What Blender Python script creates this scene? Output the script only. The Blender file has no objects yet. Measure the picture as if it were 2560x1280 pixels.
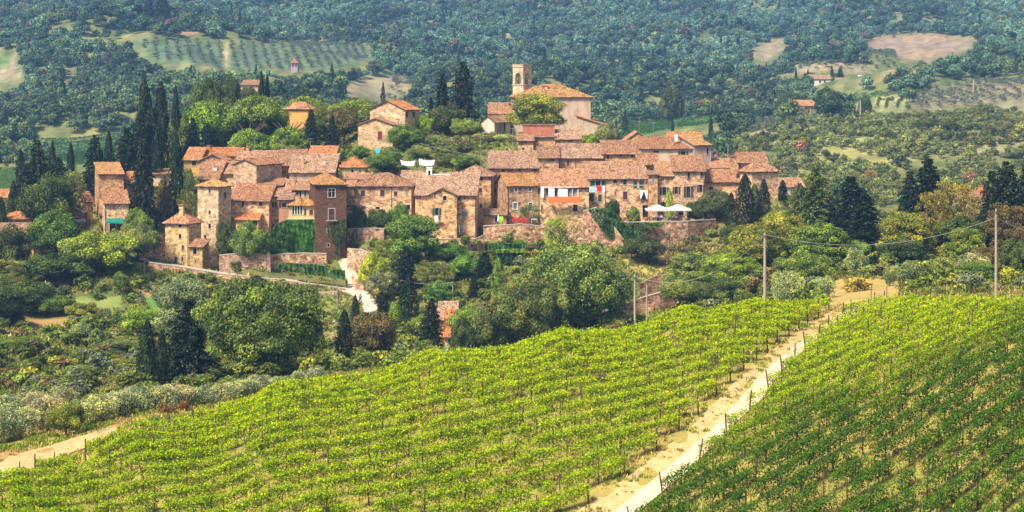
import bpy, math, random
import numpy as np
from mathutils import Vector, Matrix
F = 5400.0; HOR = 170.0; CX = 1280.0      # focal length, horizon row and centre column of the 2560 px wide photograph
sc = bpy.context.scene
COL = sc.collection
# ---------------------------------------------------------------- camera
cam = bpy.data.cameras.new('camera'); camo = bpy.data.objects.new('camera', cam); COL.objects.link(camo)
cam.sensor_width = 36.0; cam.lens = F / 2560 * 36.0
cam.shift_y = -(640 - HOR) / 2560.0
cam.clip_start = 1.0; cam.clip_end = 8000.0
camo.location = (0, 0, 0); camo.rotation_euler = (math.radians(90), 0, 0)
sc.camera = camo
# ---------------------------------------------------------------- sky and sun
SUN_EL, SUN_AZ = math.radians(50), math.radians(222)   # azimuth of the sun measured clockwise from +Y
world = bpy.data.worlds.new('World'); sc.world = world; world.use_nodes = True
wn = world.node_tree.nodes; wl = world.node_tree.links; wn.clear()
sky = wn.new('ShaderNodeTexSky'); sky.sky_type = 'NISHITA'; sky.sun_disc = False
sky.sun_elevation = SUN_EL; sky.sun_rotation = SUN_AZ; sky.altitude = 300; sky.air_density = 1.0; sky.dust_density = 3.0; sky.ozone_density = 0.6
bg = wn.new('ShaderNodeBackground'); bg.inputs[1].default_value = 0.095
wo = wn.new('ShaderNodeOutputWorld'); wl.new(sky.outputs[0], bg.inputs[0]); wl.new(bg.outputs[0], wo.inputs[0])
sd = bpy.data.lights.new('sun', 'SUN'); sd.energy = 3.5; sd.angle = math.radians(12.0); sd.color = (1.0, 0.91, 0.76)
so = bpy.data.objects.new('sun', sd); COL.objects.link(so)
SV = Vector((math.sin(SUN_AZ) * math.cos(SUN_EL), math.cos(SUN_AZ) * math.cos(SUN_EL), math.sin(SUN_EL)))
so.rotation_euler = SV.to_track_quat('Z', 'Y').to_euler()
sc.view_settings.view_transform = 'Standard'; sc.view_settings.look = 'None'
sc.view_settings.exposure = 1.02; sc.view_settings.gamma = 1.0; sc.view_settings.use_curve_mapping = False
HAZE_DENSITY = 0.000135
sc.render.engine = 'CYCLES'
sc.cycles.use_denoising = True
sc.cycles.max_bounces = 5; sc.cycles.diffuse_bounces = 2; sc.cycles.glossy_bounces = 1
sc.cycles.transmission_bounces = 2; sc.cycles.volume_bounces = 1; sc.cycles.transparent_max_bounces = 4
sc.cycles.use_adaptive_sampling = True; sc.cycles.adaptive_threshold = 0.02

RNG = np.random.default_rng(7); random.seed(7)

# ---------------------------------------------------------------- small helpers
def W(px, py, Y):
    return Vector(((px - CX) * Y / F, Y, (HOR - py) * Y / F))

def tag(o, label=None, cat=None, group=None, kind=None):
    if label: o['label'] = label
    if cat: o['category'] = cat
    if group: o['group'] = group
    if kind: o['kind'] = kind
    return o

def empty(name, loc=(0, 0, 0), rz=0.0, label=None, cat=None, group=None):
    o = bpy.data.objects.new(name, None); COL.objects.link(o)
    o.location = loc; o.rotation_euler = (0, 0, rz); o.empty_display_size = 0.1
    return tag(o, label, cat, group)

def link(name, me, parent=None, mat=None, loc=None, color=None):
    if mat is not None and not me.materials: me.materials.append(mat)
    o = bpy.data.objects.new(name, me); COL.objects.link(o)
    if parent is not None: o.parent = parent
    if loc is not None: o.location = loc
    if color is not None: o.color = (*color, 1.0)
    return o

class MB:
    """collects polygons into one mesh"""
    def __init__(s): s.v = []; s.f = []; s.uv = []; s.mi = []
    def quad(s, a, b, c, d, uv=None, mi=0):
        n = len(s.v); s.v += [a, b, c, d]; s.f.append((n, n + 1, n + 2, n + 3)); s.uv.append(uv); s.mi.append(mi)
    def tri(s, a, b, c, uv=None, mi=0):
        n = len(s.v); s.v += [a, b, c]; s.f.append((n, n + 1, n + 2)); s.uv.append(uv); s.mi.append(mi)
    def poly(s, pts, mi=0):
        n = len(s.v); s.v += list(pts); s.f.append(tuple(range(n, n + len(pts)))); s.uv.append(None); s.mi.append(mi)
    def box(s, x0, y0, z0, x1, y1, z1, mi=0, M=None):
        p = [Vector(c) for c in ((x0,y0,z0),(x1,y0,z0),(x1,y1,z0),(x0,y1,z0),(x0,y0,z1),(x1,y0,z1),(x1,y1,z1),(x0,y1,z1))]
        if M is not None: p = [M @ q for q in p]
        n = len(s.v); s.v += p
        for f in ((0,3,2,1),(4,5,6,7),(0,1,5,4),(1,2,6,5),(2,3,7,6),(3,0,4,7)):
            s.f.append(tuple(n + k for k in f)); s.uv.append(None); s.mi.append(mi)
    def tube(s, pts, radii, seg=6, cap=True, mi=0):
        pts = [Vector(p) for p in pts]; n0 = len(s.v)
        for i, p in enumerate(pts):
            d = (pts[min(i + 1, len(pts) - 1)] - pts[max(i - 1, 0)])
            if d.length < 1e-6: d = Vector((0, 0, 1))
            d.normalize()
            a = d.cross(Vector((0, 0, 1)) if abs(d.z) < .9 else Vector((1, 0, 0))).normalized(); b = d.cross(a)
            r = radii[i] if hasattr(radii, '__len__') else radii
            for k in range(seg):
                t = 2 * math.pi * k / seg
                s.v.append(p + (a * math.cos(t) + b * math.sin(t)) * r)
        for i in range(len(pts) - 1):
            for k in range(seg):
                k2 = (k + 1) % seg
                s.f.append((n0 + i * seg + k, n0 + i * seg + k2, n0 + (i + 1) * seg + k2, n0 + (i + 1) * seg + k)); s.uv.append(None); s.mi.append(mi)
        if cap:
            s.f.append(tuple(n0 + k for k in range(seg))); s.uv.append(None); s.mi.append(mi)
            s.f.append(tuple(n0 + (len(pts) - 1) * seg + k for k in reversed(range(seg)))); s.uv.append(None); s.mi.append(mi)
    def mesh(s, name):
        me = bpy.data.meshes.new(name); me.from_pydata([tuple(p) for p in s.v], [], s.f)
        if any(u is not None for u in s.uv):
            L = me.uv_layers.new(name='tile'); k = 0
            for f, u in zip(s.f, s.uv):
                for j in range(len(f)):
                    L.data[k].uv = u[j] if u is not None else (0, 0); k += 1
        for p, m in zip(me.polygons, s.mi):
            if m: p.material_index = m
        return me
    def build(s, name, mat, parent=None, color=None, loc=None):
        me = s.mesh(name)
        for m in (mat if isinstance(mat, (list, tuple)) else [mat]): me.materials.append(m)
        return link(name, me, parent, None, loc, color)

def quads_mesh(name, V, R=None):
    """V: (n,4,3) array of quads; R: per-quad random value stored as face attribute 'r'"""
    n = len(V); me = bpy.data.meshes.new(name)
    me.vertices.add(4 * n); me.vertices.foreach_set('co', V.reshape(-1).astype(np.float32))
    me.loops.add(4 * n); me.loops.foreach_set('vertex_index', np.arange(4 * n, dtype=np.int32))
    me.polygons.add(n); me.polygons.foreach_set('loop_start', np.arange(0, 4 * n, 4, dtype=np.int32))
    if R is not None:
        a = me.attributes.new('r', 'FLOAT', 'FACE'); a.data.foreach_set('value', R.astype(np.float32))
    me.update(calc_edges=True)
    return me

def leaf_quads(P, N, size, rng, follow=.5, aspect=.7, vertical=0.0):
    n = len(P)
    r = rng.normal(size=(n, 3)); r /= np.linalg.norm(r, axis=1)[:, None]
    N = N / (np.linalg.norm(N, axis=1)[:, None] + 1e-9)
    d = N * follow + r * (1 - follow); d /= np.linalg.norm(d, axis=1)[:, None] + 1e-9
    t = rng.normal(size=(n, 3)); t[:, 2] += vertical * 4
    t -= (t * d).sum(1)[:, None] * d; t /= np.linalg.norm(t, axis=1)[:, None] + 1e-9
    b = np.cross(d, t)
    s = (size * rng.uniform(.6, 1.35, n))[:, None] * .5
    T = t * s; B = b * s * aspect
    return np.stack([P - T, P - B * .9 + T * .1, P + T, P + B * .9 + T * .1], axis=1)

def in_poly(x, y, poly):
    x = np.asarray(x, float); y = np.asarray(y, float); c = np.zeros(x.shape, bool); n = len(poly)
    for i in range(n):
        x0, y0 = poly[i]; x1, y1 = poly[(i + 1) % n]
        k = ((y0 > y) != (y1 > y)) & (x < (x1 - x0) * (y - y0) / ((y1 - y0) if y1 != y0 else 1e-9) + x0)
        c ^= k
    return c

_wv = [(random.uniform(0, 6.28), random.uniform(0, 6.28)) for _ in range(24)]
def wavenoise(x, y, scale, seed=0):
    """smooth pseudo-noise in about -1..1"""
    s = 0.0
    for i in range(6):
        a, p = _wv[(i + seed * 5) % 24]; k = 6.283 / (scale * (1.0 + .37 * i) / 1.6)
        s = s + np.sin((x * math.cos(a + i) + y * math.sin(a + i)) * k + p)
    return s / 3.2

# ---------------------------------------------------------------- materials
def newmat(name):
    m = bpy.data.materials.new(name); m.use_nodes = True; nt = m.node_tree; nt.nodes.clear()
    out = nt.nodes.new('ShaderNodeOutputMaterial'); return m, nt, out
def nd(nt, typ, **kw):
    n = nt.nodes.new(typ)
    for k, v in kw.items(): setattr(n, k, v)
    return n
def mixc(nt, fac, a, b, mode='MIX'):
    n = nt.nodes.new('ShaderNodeMix'); n.data_type = 'RGBA'; n.blend_type = mode
    for s, v in ((n.inputs[0], fac), (n.inputs[6], a), (n.inputs[7], b)):
        if isinstance(v, (int, float)): s.default_value = v
        elif isinstance(v, tuple): s.default_value = (*v, 1.0) if len(v) == 3 else v
        else: nt.links.new(v, s)
    return n.outputs[2]
def math_(nt, op, a, b=None):
    n = nt.nodes.new('ShaderNodeMath'); n.operation = op
    for s, v in ((n.inputs[0], a), (n.inputs[1], b)):
        if v is None: continue
        if isinstance(v, (int, float)): s.default_value = v
        else: nt.links.new(v, s)
    return n.outputs[0]
def ramp(nt, fac, stops):
    n = nt.nodes.new('ShaderNodeValToRGB'); e = n.color_ramp.elements
    while len(e) < len(stops): e.new(0.5)
    for k, (p, c) in enumerate(stops): e[k].position = p; e[k].color = (*c, 1) if len(c) == 3 else c
    nt.links.new(fac, n.inputs[0]); return n.outputs[0]
def noise(nt, vec, scale, detail=3, rough=.6):
    n = nt.nodes.new('ShaderNodeTexNoise'); n.inputs['Scale'].default_value = scale; n.inputs['Detail'].default_value = detail
    n.inputs['Roughness'].default_value = rough
    if vec is not None: nt.links.new(vec, n.inputs['Vector'])
    return n.outputs['Fac']
def principled(nt, out, col, rough=.85, spec=.2, bump=None, bstr=.5, bdist=.05, metal=0):
    p = nt.nodes.new('ShaderNodeBsdfPrincipled'); p.inputs['Roughness'].default_value = rough
    p.inputs['Specular IOR Level'].default_value = spec; p.inputs['Metallic'].default_value = metal
    if isinstance(col, tuple): p.inputs['Base Color'].default_value = (*col, 1)
    else: nt.links.new(col, p.inputs['Base Color'])
    if bump is not None:
        b = nt.nodes.new('ShaderNodeBump'); b.inputs['Strength'].default_value = bstr; b.inputs['Distance'].default_value = bdist
        nt.links.new(bump, b.inputs['Height']); nt.links.new(b.outputs[0], p.inputs['Normal'])
    nt.links.new(p.outputs[0], out.inputs[0]); return p

def mat_plain(name, col, rough=.7, spec=.3, var=.25, scale=3.0):
    m, nt, out = newmat(name); tc = nd(nt, 'ShaderNodeTexCoord')
    n = noise(nt, tc.outputs['Object'], scale, 4)
    c = mixc(nt, n, tuple(x * (1 - var) for x in col), tuple(min(1, x * (1 + var)) for x in col))
    principled(nt, out, c, rough, spec); return m

def mat_foliage(name, far=False, transl=.17, contrast=1.0):
    m, nt, out = newmat(name)
    if far:
        a = nd(nt, 'ShaderNodeAttribute', attribute_name='tint', attribute_type='INSTANCER'); base = a.outputs['Color']
    else:
        oi = nd(nt, 'ShaderNodeObjectInfo'); base = oi.outputs['Color']
    r = nd(nt, 'ShaderNodeAttribute', attribute_name='r').outputs['Fac']
    k = contrast
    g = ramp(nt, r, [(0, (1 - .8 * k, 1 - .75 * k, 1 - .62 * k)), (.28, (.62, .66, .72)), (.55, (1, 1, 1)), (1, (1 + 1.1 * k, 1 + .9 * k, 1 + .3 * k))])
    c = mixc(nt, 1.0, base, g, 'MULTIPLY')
    geo = nd(nt, 'ShaderNodeNewGeometry')
    n = noise(nt, geo.outputs['Position'], .35, 3)
    g2 = ramp(nt, n, [(.3, (.82, .88, .95)), (.7, (1.22, 1.1, .85))])
    c = mixc(nt, 1.0, c, g2, 'MULTIPLY')
    d = nd(nt, 'ShaderNodeBsdfDiffuse'); nt.links.new(c, d.inputs[0])
    t = nd(nt, 'ShaderNodeBsdfTranslucent'); c2 = mixc(nt, 1.0, c, (1.25, 1.15, .55), 'MULTIPLY'); nt.links.new(c2, t.inputs[0])
    gl = nd(nt, 'ShaderNodeBsdfGlossy'); gl.inputs['Roughness'].default_value = .5; gl.inputs[0].default_value = (1, 1, 1, 1)
    mx = nd(nt, 'ShaderNodeMixShader'); mx.inputs[0].default_value = transl
    nt.links.new(d.outputs[0], mx.inputs[1]); nt.links.new(t.outputs[0], mx.inputs[2])
    mx2 = nd(nt, 'ShaderNodeMixShader'); mx2.inputs[0].default_value = 0.0 if far else .018
    nt.links.new(mx.outputs[0], mx2.inputs[1]); nt.links.new(gl.outputs[0], mx2.inputs[2])
    nt.links.new(mx2.outputs[0], out.inputs[0]); return m

def mat_stone(name, mortar=(.54, .44, .32), sx=2.4, sz=4.2, contrast=1.0, dark=.6):
    """rubble masonry; the object's colour tints it"""
    m, nt, out = newmat(name); tc = nd(nt, 'ShaderNodeTexCoord'); oi = nd(nt, 'ShaderNodeObjectInfo')
    mp = nd(nt, 'ShaderNodeMapping'); mp.inputs['Scale'].default_value = (sx, sx, sz)
    ad = nd(nt, 'ShaderNodeVectorMath', operation='ADD'); nt.links.new(tc.outputs['Object'], ad.inputs[0])
    cb = nd(nt, 'ShaderNodeCombineXYZ'); rr = math_(nt, 'MULTIPLY', oi.outputs['Random'], 60.0)
    nt.links.new(rr, cb.inputs[0]); nt.links.new(rr, cb.inputs[1]); nt.links.new(cb.outputs[0], ad.inputs[1])
    nt.links.new(ad.outputs[0], mp.inputs[0])
    v = nd(nt, 'ShaderNodeTexVoronoi', feature='F1'); nt.links.new(mp.outputs[0], v.inputs['Vector']); v.inputs['Scale'].default_value = 1.0
    e = nd(nt, 'ShaderNodeTexVoronoi', feature='DISTANCE_TO_EDGE'); nt.links.new(mp.outputs[0], e.inputs['Vector']); e.inputs['Scale'].default_value = 1.0
    sep = nd(nt, 'ShaderNodeSeparateColor'); nt.links.new(v.outputs['Color'], sep.inputs[0])
    k = contrast
    st = ramp(nt, sep.outputs[0], [(0, (1 - .62 * k, 1 - .68 * k, 1 - .72 * k)), (.25, (1 - .25 * k, 1 - .32 * k, 1 - .36 * k)), (.6, (1, .98, .93)), (1, (1 + .35 * k, 1 + .32 * k, 1 + .28 * k))])
    st = mixc(nt, 1.0, oi.outputs['Color'], st, 'MULTIPLY')
    ed = ramp(nt, e.outputs['Distance'], [(.02, (0, 0, 0)), (.10, (1, 1, 1))])
    mo = mixc(nt, 1.0, oi.outputs['Color'], tuple(x / .42 for x in mortar), 'MULTIPLY')
    big = noise(nt, tc.outputs['Object'], .8, 5)
    pl = ramp(nt, big, [(.50, (0, 0, 0)), (.66, (1, 1, 1))])
    fac = math_(nt, 'MULTIPLY', ed, math_(nt, 'SUBTRACT', 1.0, math_(nt, 'MULTIPLY', pl, .40)))
    c = mixc(nt, fac, mo, st)
    v2 = nd(nt, 'ShaderNodeTexVoronoi', feature='F1'); mp2 = nd(nt, 'ShaderNodeMapping'); mp2.inputs['Scale'].default_value = (sx * .55, sx * .55, sz * .45); nt.links.new(ad.outputs[0], mp2.inputs[0]); nt.links.new(mp2.outputs[0], v2.inputs['Vector']); v2.inputs['Scale'].default_value = 1.0
    sp2 = nd(nt, 'ShaderNodeSeparateColor'); nt.links.new(v2.outputs['Color'], sp2.inputs[0])
    c = mixc(nt, 1.0, c, ramp(nt, sp2.outputs[1], [(0, (1 - .5 * k, 1 - .55 * k, 1 - .6 * k)), (.3, (.95, .9, .86)), (.7, (1.05, 1.05, 1.03)), (1, (1.3, 1.3, 1.26))]), 'MULTIPLY')
    big2 = noise(nt, tc.outputs['Object'], 1.7, 6)
    c = mixc(nt, 1.0, c, ramp(nt, big2, [(.25, (dark + .2, dark + .14, dark + .08)), (.5, (1, 1, 1)), (.8, (1.12, 1.08, .98))]), 'MULTIPLY')
    principled(nt, out, c, .92, .1, ed, .6, .06); return m

def mat_plaster(name):
    m, nt, out = newmat(name); tc = nd(nt, 'ShaderNodeTexCoord'); oi = nd(nt, 'ShaderNodeObjectInfo')
    mp = nd(nt, 'ShaderNodeMapping'); mp.inputs['Scale'].default_value = (1, 1, .35); nt.links.new(tc.outputs['Object'], mp.inputs[0])
    n = noise(nt, mp.outputs[0], .9, 6, .65)
    c = mixc(nt, 1.0, oi.outputs['Color'], ramp(nt, n, [(.28, (.62, .52, .42)), (.5, (.98, .95, .9)), (.72, (1.12, 1.1, 1.06))]), 'MULTIPLY')
    n2 = noise(nt, tc.outputs['Object'], 4, 4)
    c = mixc(nt, 1.0, c, ramp(nt, n2, [(.3, (.85, .82, .78)), (.6, (1.05, 1.05, 1.05))]), 'MULTIPLY')
    principled(nt, out, c, .9, .15, n2, .3, .03); return m

def mat_roof(name):
    m, nt, out = newmat(name); uv = nd(nt, 'ShaderNodeUVMap', uv_map='tile'); oi = nd(nt, 'ShaderNodeObjectInfo')
    sx = nd(nt, 'ShaderNodeSeparateXYZ'); nt.links.new(uv.outputs[0], sx.inputs[0])
    u = math_(nt, 'FLOOR', math_(nt, 'MULTIPLY', sx.outputs[0], 4.4)); 
    v = math_(nt, 'FLOOR', math_(nt, 'ADD', math_(nt, 'MULTIPLY', sx.outputs[1], 2.6), math_(nt, 'MULTIPLY', u, .37)))
    cb = nd(nt, 'ShaderNodeCombineXYZ'); nt.links.new(u, cb.inputs[0]); nt.links.new(v, cb.inputs[1]); nt.links.new(math_(nt, 'MULTIPLY', oi.outputs['Random'], 99.0), cb.inputs[2])
    wn_ = nd(nt, 'ShaderNodeTexWhiteNoise', noise_dimensions='3D'); nt.links.new(cb.outputs[0], wn_.inputs['Vector'])
    t = ramp(nt, wn_.outputs['Value'], [(0, (.34, .30, .30)), (.2, (.66, .62, .60)), (.5, (.95, .95, .95)), (.8, (1.2, 1.2, 1.16)), (1, (1.45, 1.65, 1.75))])
    c = mixc(nt, 1.0, oi.outputs['Color'], t, 'MULTIPLY')
    tc = nd(nt, 'ShaderNodeTexCoord'); big = noise(nt, tc.outputs['Object'], .55, 5, .65)
    c = mixc(nt, 1.0, c, ramp(nt, big, [(.3, (.72, .68, .66)), (.55, (1, 1, 1)), (.75, (1.18, 1.16, 1.1))]), 'MULTIPLY')
    # lichen, more of it on roofs whose colour is yellow
    sp = nd(nt, 'ShaderNodeSeparateColor'); nt.links.new(oi.outputs['Color'], sp.inputs[0])
    li = noise(nt, tc.outputs['Object'], 1.6, 6, .7)
    c = mixc(nt, math_(nt, 'MULTIPLY', ramp(nt, li, [(.52, (0, 0, 0)), (.68, (1, 1, 1))]), .4), c, (.50, .36, .16))
    row = math_(nt, 'FRACT', math_(nt, 'ADD', math_(nt, 'MULTIPLY', sx.outputs[1], 2.6), math_(nt, 'MULTIPLY', u, .37)))
    principled(nt, out, c, .9, .12, row, .5, .04); return m

M = {}
M['leaf'] = mat_foliage('leaf_foliage')
M['leaf_far'] = mat_foliage('leaf_far', far=True, transl=.15, contrast=.6)
M['vine'] = mat_foliage('vine_leaf', transl=.42, contrast=1.1)
M['stone'] = mat_stone('rubble_stone')
M['stone_light'] = mat_stone('pale_stone', mortar=(.56, .45, .31), contrast=.75, dark=.6)
M['stone_wall'] = mat_stone('retaining_stone', mortar=(.34, .24, .16), sx=2.0, sz=3.0, contrast=1.1)
M['brick'] = mat_stone('small_brick', mortar=(.40, .30, .22), sx=3.4, sz=9.0, contrast=.55)
M['plaster'] = mat_plaster('plaster')
M['roof'] = mat_roof('terracotta_tiles')
M['bark'] = mat_plain('bark', (.11, .075, .05), .95, .1, .4, 5)
M['wood'] = mat_plain('weathered_wood', (.10, .06, .04), .9, .1, .4, 8)
M['dark_wood'] = mat_plain('dark_wood', (.085, .045, .03), .8, .2, .3, 4)
M['glass'] = mat_plain('dark_glass', (.012, .014, .018), .12, .5, .2, 1)
M['frame'] = mat_plain('stone_frame', (.46, .39, .31), .8, .2, .2, 4)
M['white'] = mat_plain('white_paint', (.78, .76, .72), .6, .3, .06, 2)
M['cloth_white'] = mat_plain('white_cloth', (.82, .82, .82), .9, .1, .05, 2)
M['canvas'] = mat_plain('cream_canvas', (.60, .56, .47), .9, .1, .12, 1.5)
M['green'] = mat_plain('green_paint', (.02, .085, .06), .6, .3, .2, 3)
M['red'] = mat_plain('red_paint', (.22, .035, .03), .7, .2, .2, 3)
M['bright_red'] = mat_plain('bright_red_cloth', (.62, .02, .015), .7, .2, .1, 3)
M['brown'] = mat_plain('brown_paint', (.10, .035, .04), .7, .2, .2, 3)
M['grey'] = mat_plain('grey_paint', (.25, .26, .25), .7, .2, .2, 3)
M['lime'] = mat_plain('lime_panel', (.35, .75, .03), .6, .2, .05, 3)
M['orange'] = mat_plain('orange_canvas', (.72, .20, .06), .8, .1, .1, 3)
M['teal'] = mat_plain('teal_canvas', (.02, .20, .14), .8, .1, .1, 3)
M['terracotta'] = mat_plain('terracotta', (.46, .17, .09), .9, .1, .25, 5)
M['concrete'] = mat_plain('concrete_pole', (.36, .29, .23), .85, .2, .15, 2)
M['metal'] = mat_plain('dull_metal', (.12, .10, .09), .5, .5, .2, 4)
M['towel_blue'] = mat_plain('pale_blue_cloth', (.45, .55, .62), .9, .1, .05, 2)
M['turq'] = mat_plain('turquoise_tarp', (.10, .52, .55), .8, .1, .05, 2)
M['wire'] = mat_plain('cable', (.30, .27, .24), .6, .3, .1, 4)
M['gutter'] = mat_plain('copper_pipe', (.11, .055, .04), .6, .4, .2, 4)
# ================================================================ buildings: where each one stands (pixel columns/rows of the wide photograph with a real distance Y)
BROWN = (.53, .365, .24); TAN = (.60, .43, .27); PALE = (.60, .45, .29); YEL = (.66, .44, .17); CREAM = (.66, .53, .38)
DARK = (.165, .095, .062); RED = (.36, .20, .13); OCH = (.62, .38, .12); WHT = (.66, .62, .56)
RO = (.37, .182, .098); RP = (.345, .19, .112); RB = (.46, .18, .07); RY = (.41, .205, .075); RD = (.27, .14, .088)
H = []
def hs(label, L, C, Y, th, b, eave, base, roof, mat, tint, rt, wins=(), ch=(), S=None, name='stone_house', cat='house', o=.45, pipes=()):
    H.append(dict(label=label, L=L, C=C, Y=Y, th=th, b=b, eave=eave, base=base, roof=roof, mat=mat, tint=tint, rt=rt, wins=wins, ch=ch, S=S, name=name, cat=cat, o=o, pipes=pipes))
# --- left edge of the village
hs('low stone house with bright orange roof behind the dark green tree at left', 15, 92, 425, 0, 7, 546, 585, ('sA', 1.8), 'stone', TAN, RB, ch=[(58, 516, 20, 8)])
hs('long shed with strongly striped tile roof at the left edge', -30, 90, 415, 0, 5, 579, 612, ('sA', 1.2), 'stone', RED, RP)
hs('small yellow house with bright tiles below the striped roof shed', 36, 84, 408, 0, 6, 612, 650, ('sA', 2.0), 'plaster', YEL, RB, wins=[(72, 627, 8, 18, 'brown'), (50, 634, 6, 18, 'dark')])
hs('white house with red roof at the far left edge among cypresses', -40, 19, 520, 0, 8, 492, 520, ('gx', 1.6), 'plaster', WHT, RB, wins=[(14, 500, 6, 7, 'dark')])
hs('small stone house with chimney left of the square tower', 217, 232, 434, -35, None, 501, 560, ('gx', 1.6), 'stone', BROWN, RO, S=193, ch=[(200, 467, 16, 7)])
hs('low stone outbuilding with outside stair below the chimney house', 163, 206, 431, 0, 4, 530, 565, ('sR', 1.8), 'stone', RED, RP)
hs('tall square stone tower house with yellowish roof beside the tall dark conifer', 248, 309, 432, -14, None, 435, 520, ('sA', 1.6), 'stone', BROWN, RY, S=231, name='tower_house')
hs('lower stone wing in front of the square tower above the teal awning', 262, 322, 424, -14, None, 508, 592, ('sA', 4.0), 'stone', TAN, RO, S=242, wins=[(291, 566, 34, 26, 'dark'), (250, 563, 5, 10, 'dark'), (258, 480, 4, 8, 'dark')], pipes=[260])
hs('low stone house half hidden behind the tall conifer right of the tower', 309, 338, 440, 0, 5, 458, 520, ('sA', 2.0), 'stone', TAN, RB)
hs('pale low house between the dark conifer and the tall cypress', 383, 428, 456, 0, 6, 434, 470, ('sA', .7), 'plaster', PALE, RO)
# --- front row, from left
hs('yellowish stone house with tall chimney standing lowest by the road', 413, 472, 418, 20, None, 555, 671, ('hip', 2.0), 'stone_light', (.62, .48, .30), RO, S=503,
   wins=[(450, 562, 7, 14, 'dark'), (450, 591, 6, 11, 'dark'), (457, 619, 6, 11, 'brown'), (456, 647, 5, 10, 'brown'), (440, 651, 7, 18, 'brownw')], ch=[(455, 512, 26, 11)], pipes=[470])
hs('small yellow porch with an arched opening at the tower foot', 474, 506, 414, 10, 4, 616, 674, ('sA', 1.0), 'stone_light', (.60, .45, .26), RO, wins=[(487, 628, 9, 15, 'arch'), (489, 653, 4, 5, 'dark')], S=521, name='porch', cat='porch')
hs('tall pale stone tower with low pyramid roof at the left of the front row', 494, 546, 426, 30, None, 464, 673, ('hip', 1.0), 'stone_light', (.55, .43, .29), RY, S=578,
   wins=[(524, 476, 5, 12, 'brown'), (524, 531, 5, 9, 'dark'), (524, 565, 6, 12, 'dark'), (513, 594, 5, 14, 'dark'), (563, 487, 6, 14, 'dark'), (556, 560, 5, 8, 'dark')], name='tower_house')
hs('brown stone house with wide plain roof directly right of the pale tower', 577, 672, 432, 2, 9, 501, 602, ('sA', 2.8), 'stone', TAN, RO,
   wins=[(607, 510, 6, 13, 'brown'), (652, 508, 9, 14, 'brown')], pipes=[578])
hs('yellow lean-to with brown window under the brown stone house', 590, 646, 428.5, 2, 3, 548, 605, ('sA', .9), 'plaster', YEL, RB, wins=[(632, 556, 22, 17, 'brown')], name='lean_to', cat='lean-to')
hs('stone house with one window between open brown shutters left of the yellow loggia', 672, 722, 436, 2, 9, 489, 575, ('sA', 2.7), 'stone', TAN, RO, wins=[(681, 512, 9, 12, 'openb')], pipes=[])
hs('narrow brick house with small awning roof beside the loggia', 697, 731, 430, 0, 4, 498, 572, ('sA', .9), 'plaster', (.48, .28, .18), RD, wins=[(711, 513, 12, 12, 'openb')])
hs('small recessed house with grey window above the yellow loggia', 733, 772, 438, 2, 7, 474, 525, ('sA', 1.3), 'plaster', (.55, .38, .26), RO, wins=[(742, 479, 9, 17, 'green'), (751, 485, 4, 16, 'brown'), (763, 484, 4, 12, 'dark')])
hs('yellow loggia with white columns on top of the ivy wall', 722, 789, 422, 2, 5, 511, 560, ('hipF', 1.2), 'plaster', YEL, RY, wins=[(743, 524, 26, 24, 'loggia'), (778, 531, 9, 13, 'brown'), (763, 530, 5, 17, 'brown')], name='loggia', cat='loggia')
hs('dark brown brick tower house with twin arched window', 788, 866, 419, -9, None, 459, 648, ('hip', 1.5), 'brick', DARK, RY, S=771,
   wins=[(829, 482, 17, 21, 'bifora'), (829, 536, 15, 28, 'brownw'), (821, 577, 6, 10, 'dark'), (821, 613, 6, 8, 'dark')], name='tower_house')
hs('narrow shaded house filling the gap right of the dark brick tower', 864, 884, 431, 0, 6, 466, 570, ('sA', .8), 'stone', BROWN, RO, wins=[(872, 464, 9, 10, 'dark')])
hs('tiny lean-to with pink tiles at the foot of the gap house', 867, 888, 427, 0, 3, 512, 570, ('sA', .7), 'stone', BROWN, RP, name='lean_to', cat='lean-to')
hs('wide tan stone house with hipped roof, orange chimney and dark red shutters', 880, 1028, 432, 3, 10, 463, 576, ('hip', 2.2), 'stone', (.64, .45, .30), RP,
   wins=[(907, 484, 11, 15, 'brown'), (956, 483, 11, 15, 'brown'), (989, 484, 9, 11, 'brown'), (1017, 482, 5, 14, 'grey'), (908, 519, 11, 8, 'brown'), (1021, 518, 8, 12, 'dark'), (944, 520, 10, 6, 'dark')],
   ch=[(945, 444, 15, 11, 'terracotta')], pipes=[979])
hs('stone house with large plain roof behind the gabled house', 1000, 1045, 437, 0, 10, 466, 570, ('sA', 2.6), 'stone', TAN, RP)
hs('broad tan stone house with big roof and drying laundry', 1038, 1190, 421, 2, 12, 487, 606, ('sA', 3.7), 'stone', (.64, .45, .30), RP,
   wins=[(1161, 535, 14, 11, 'grey'), (1147, 573, 10, 22, 'dark'), (1149, 494, 5, 14, 'green'), (1050, 494, 3, 8, 'brown')], pipes=[1188])
hs('gabled stone front with green shuttered window and small arched window', 1069, 1142, 418.6, 2, 3.4, 488, 607, ('gy', 1.35), 'stone', (.65, .46, .30), RP,
   wins=[(1112, 495, 9, 11, 'arch'), (1092, 529, 9, 18, 'openg'), (1092, 563, 6, 8, 'dark'), (1087, 492, 4, 6, 'red')], o=.3)
hs('tall stone house with small hipped roof at the centre of the front row', 1137, 1229, 437, 3, 11, 438, 560, ('hip', 1.75), 'stone', (.64, .45, .30), RO,
   wins=[(1200, 445, 15, 14, 'brown'), (1201, 476, 8, 12, 'brown'), (1202, 515, 6, 9, 'brown'), (1162, 450, 5, 4, 'dark')], pipes=[1159, 1228])
hs('square stone house with yellow lichen roof and narrow white windows', 1267, 1345, 430, -13, None, 463, 566, ('gx', 2.1), 'stone', BROWN, RY, S=1240,
   wins=[(1290, 473, 7, 12, 'white'), (1325, 472, 7, 12, 'white'), (1288, 515, 9, 15, 'white'), (1326, 514, 9, 15, 'white')], pipes=[1270])
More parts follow.
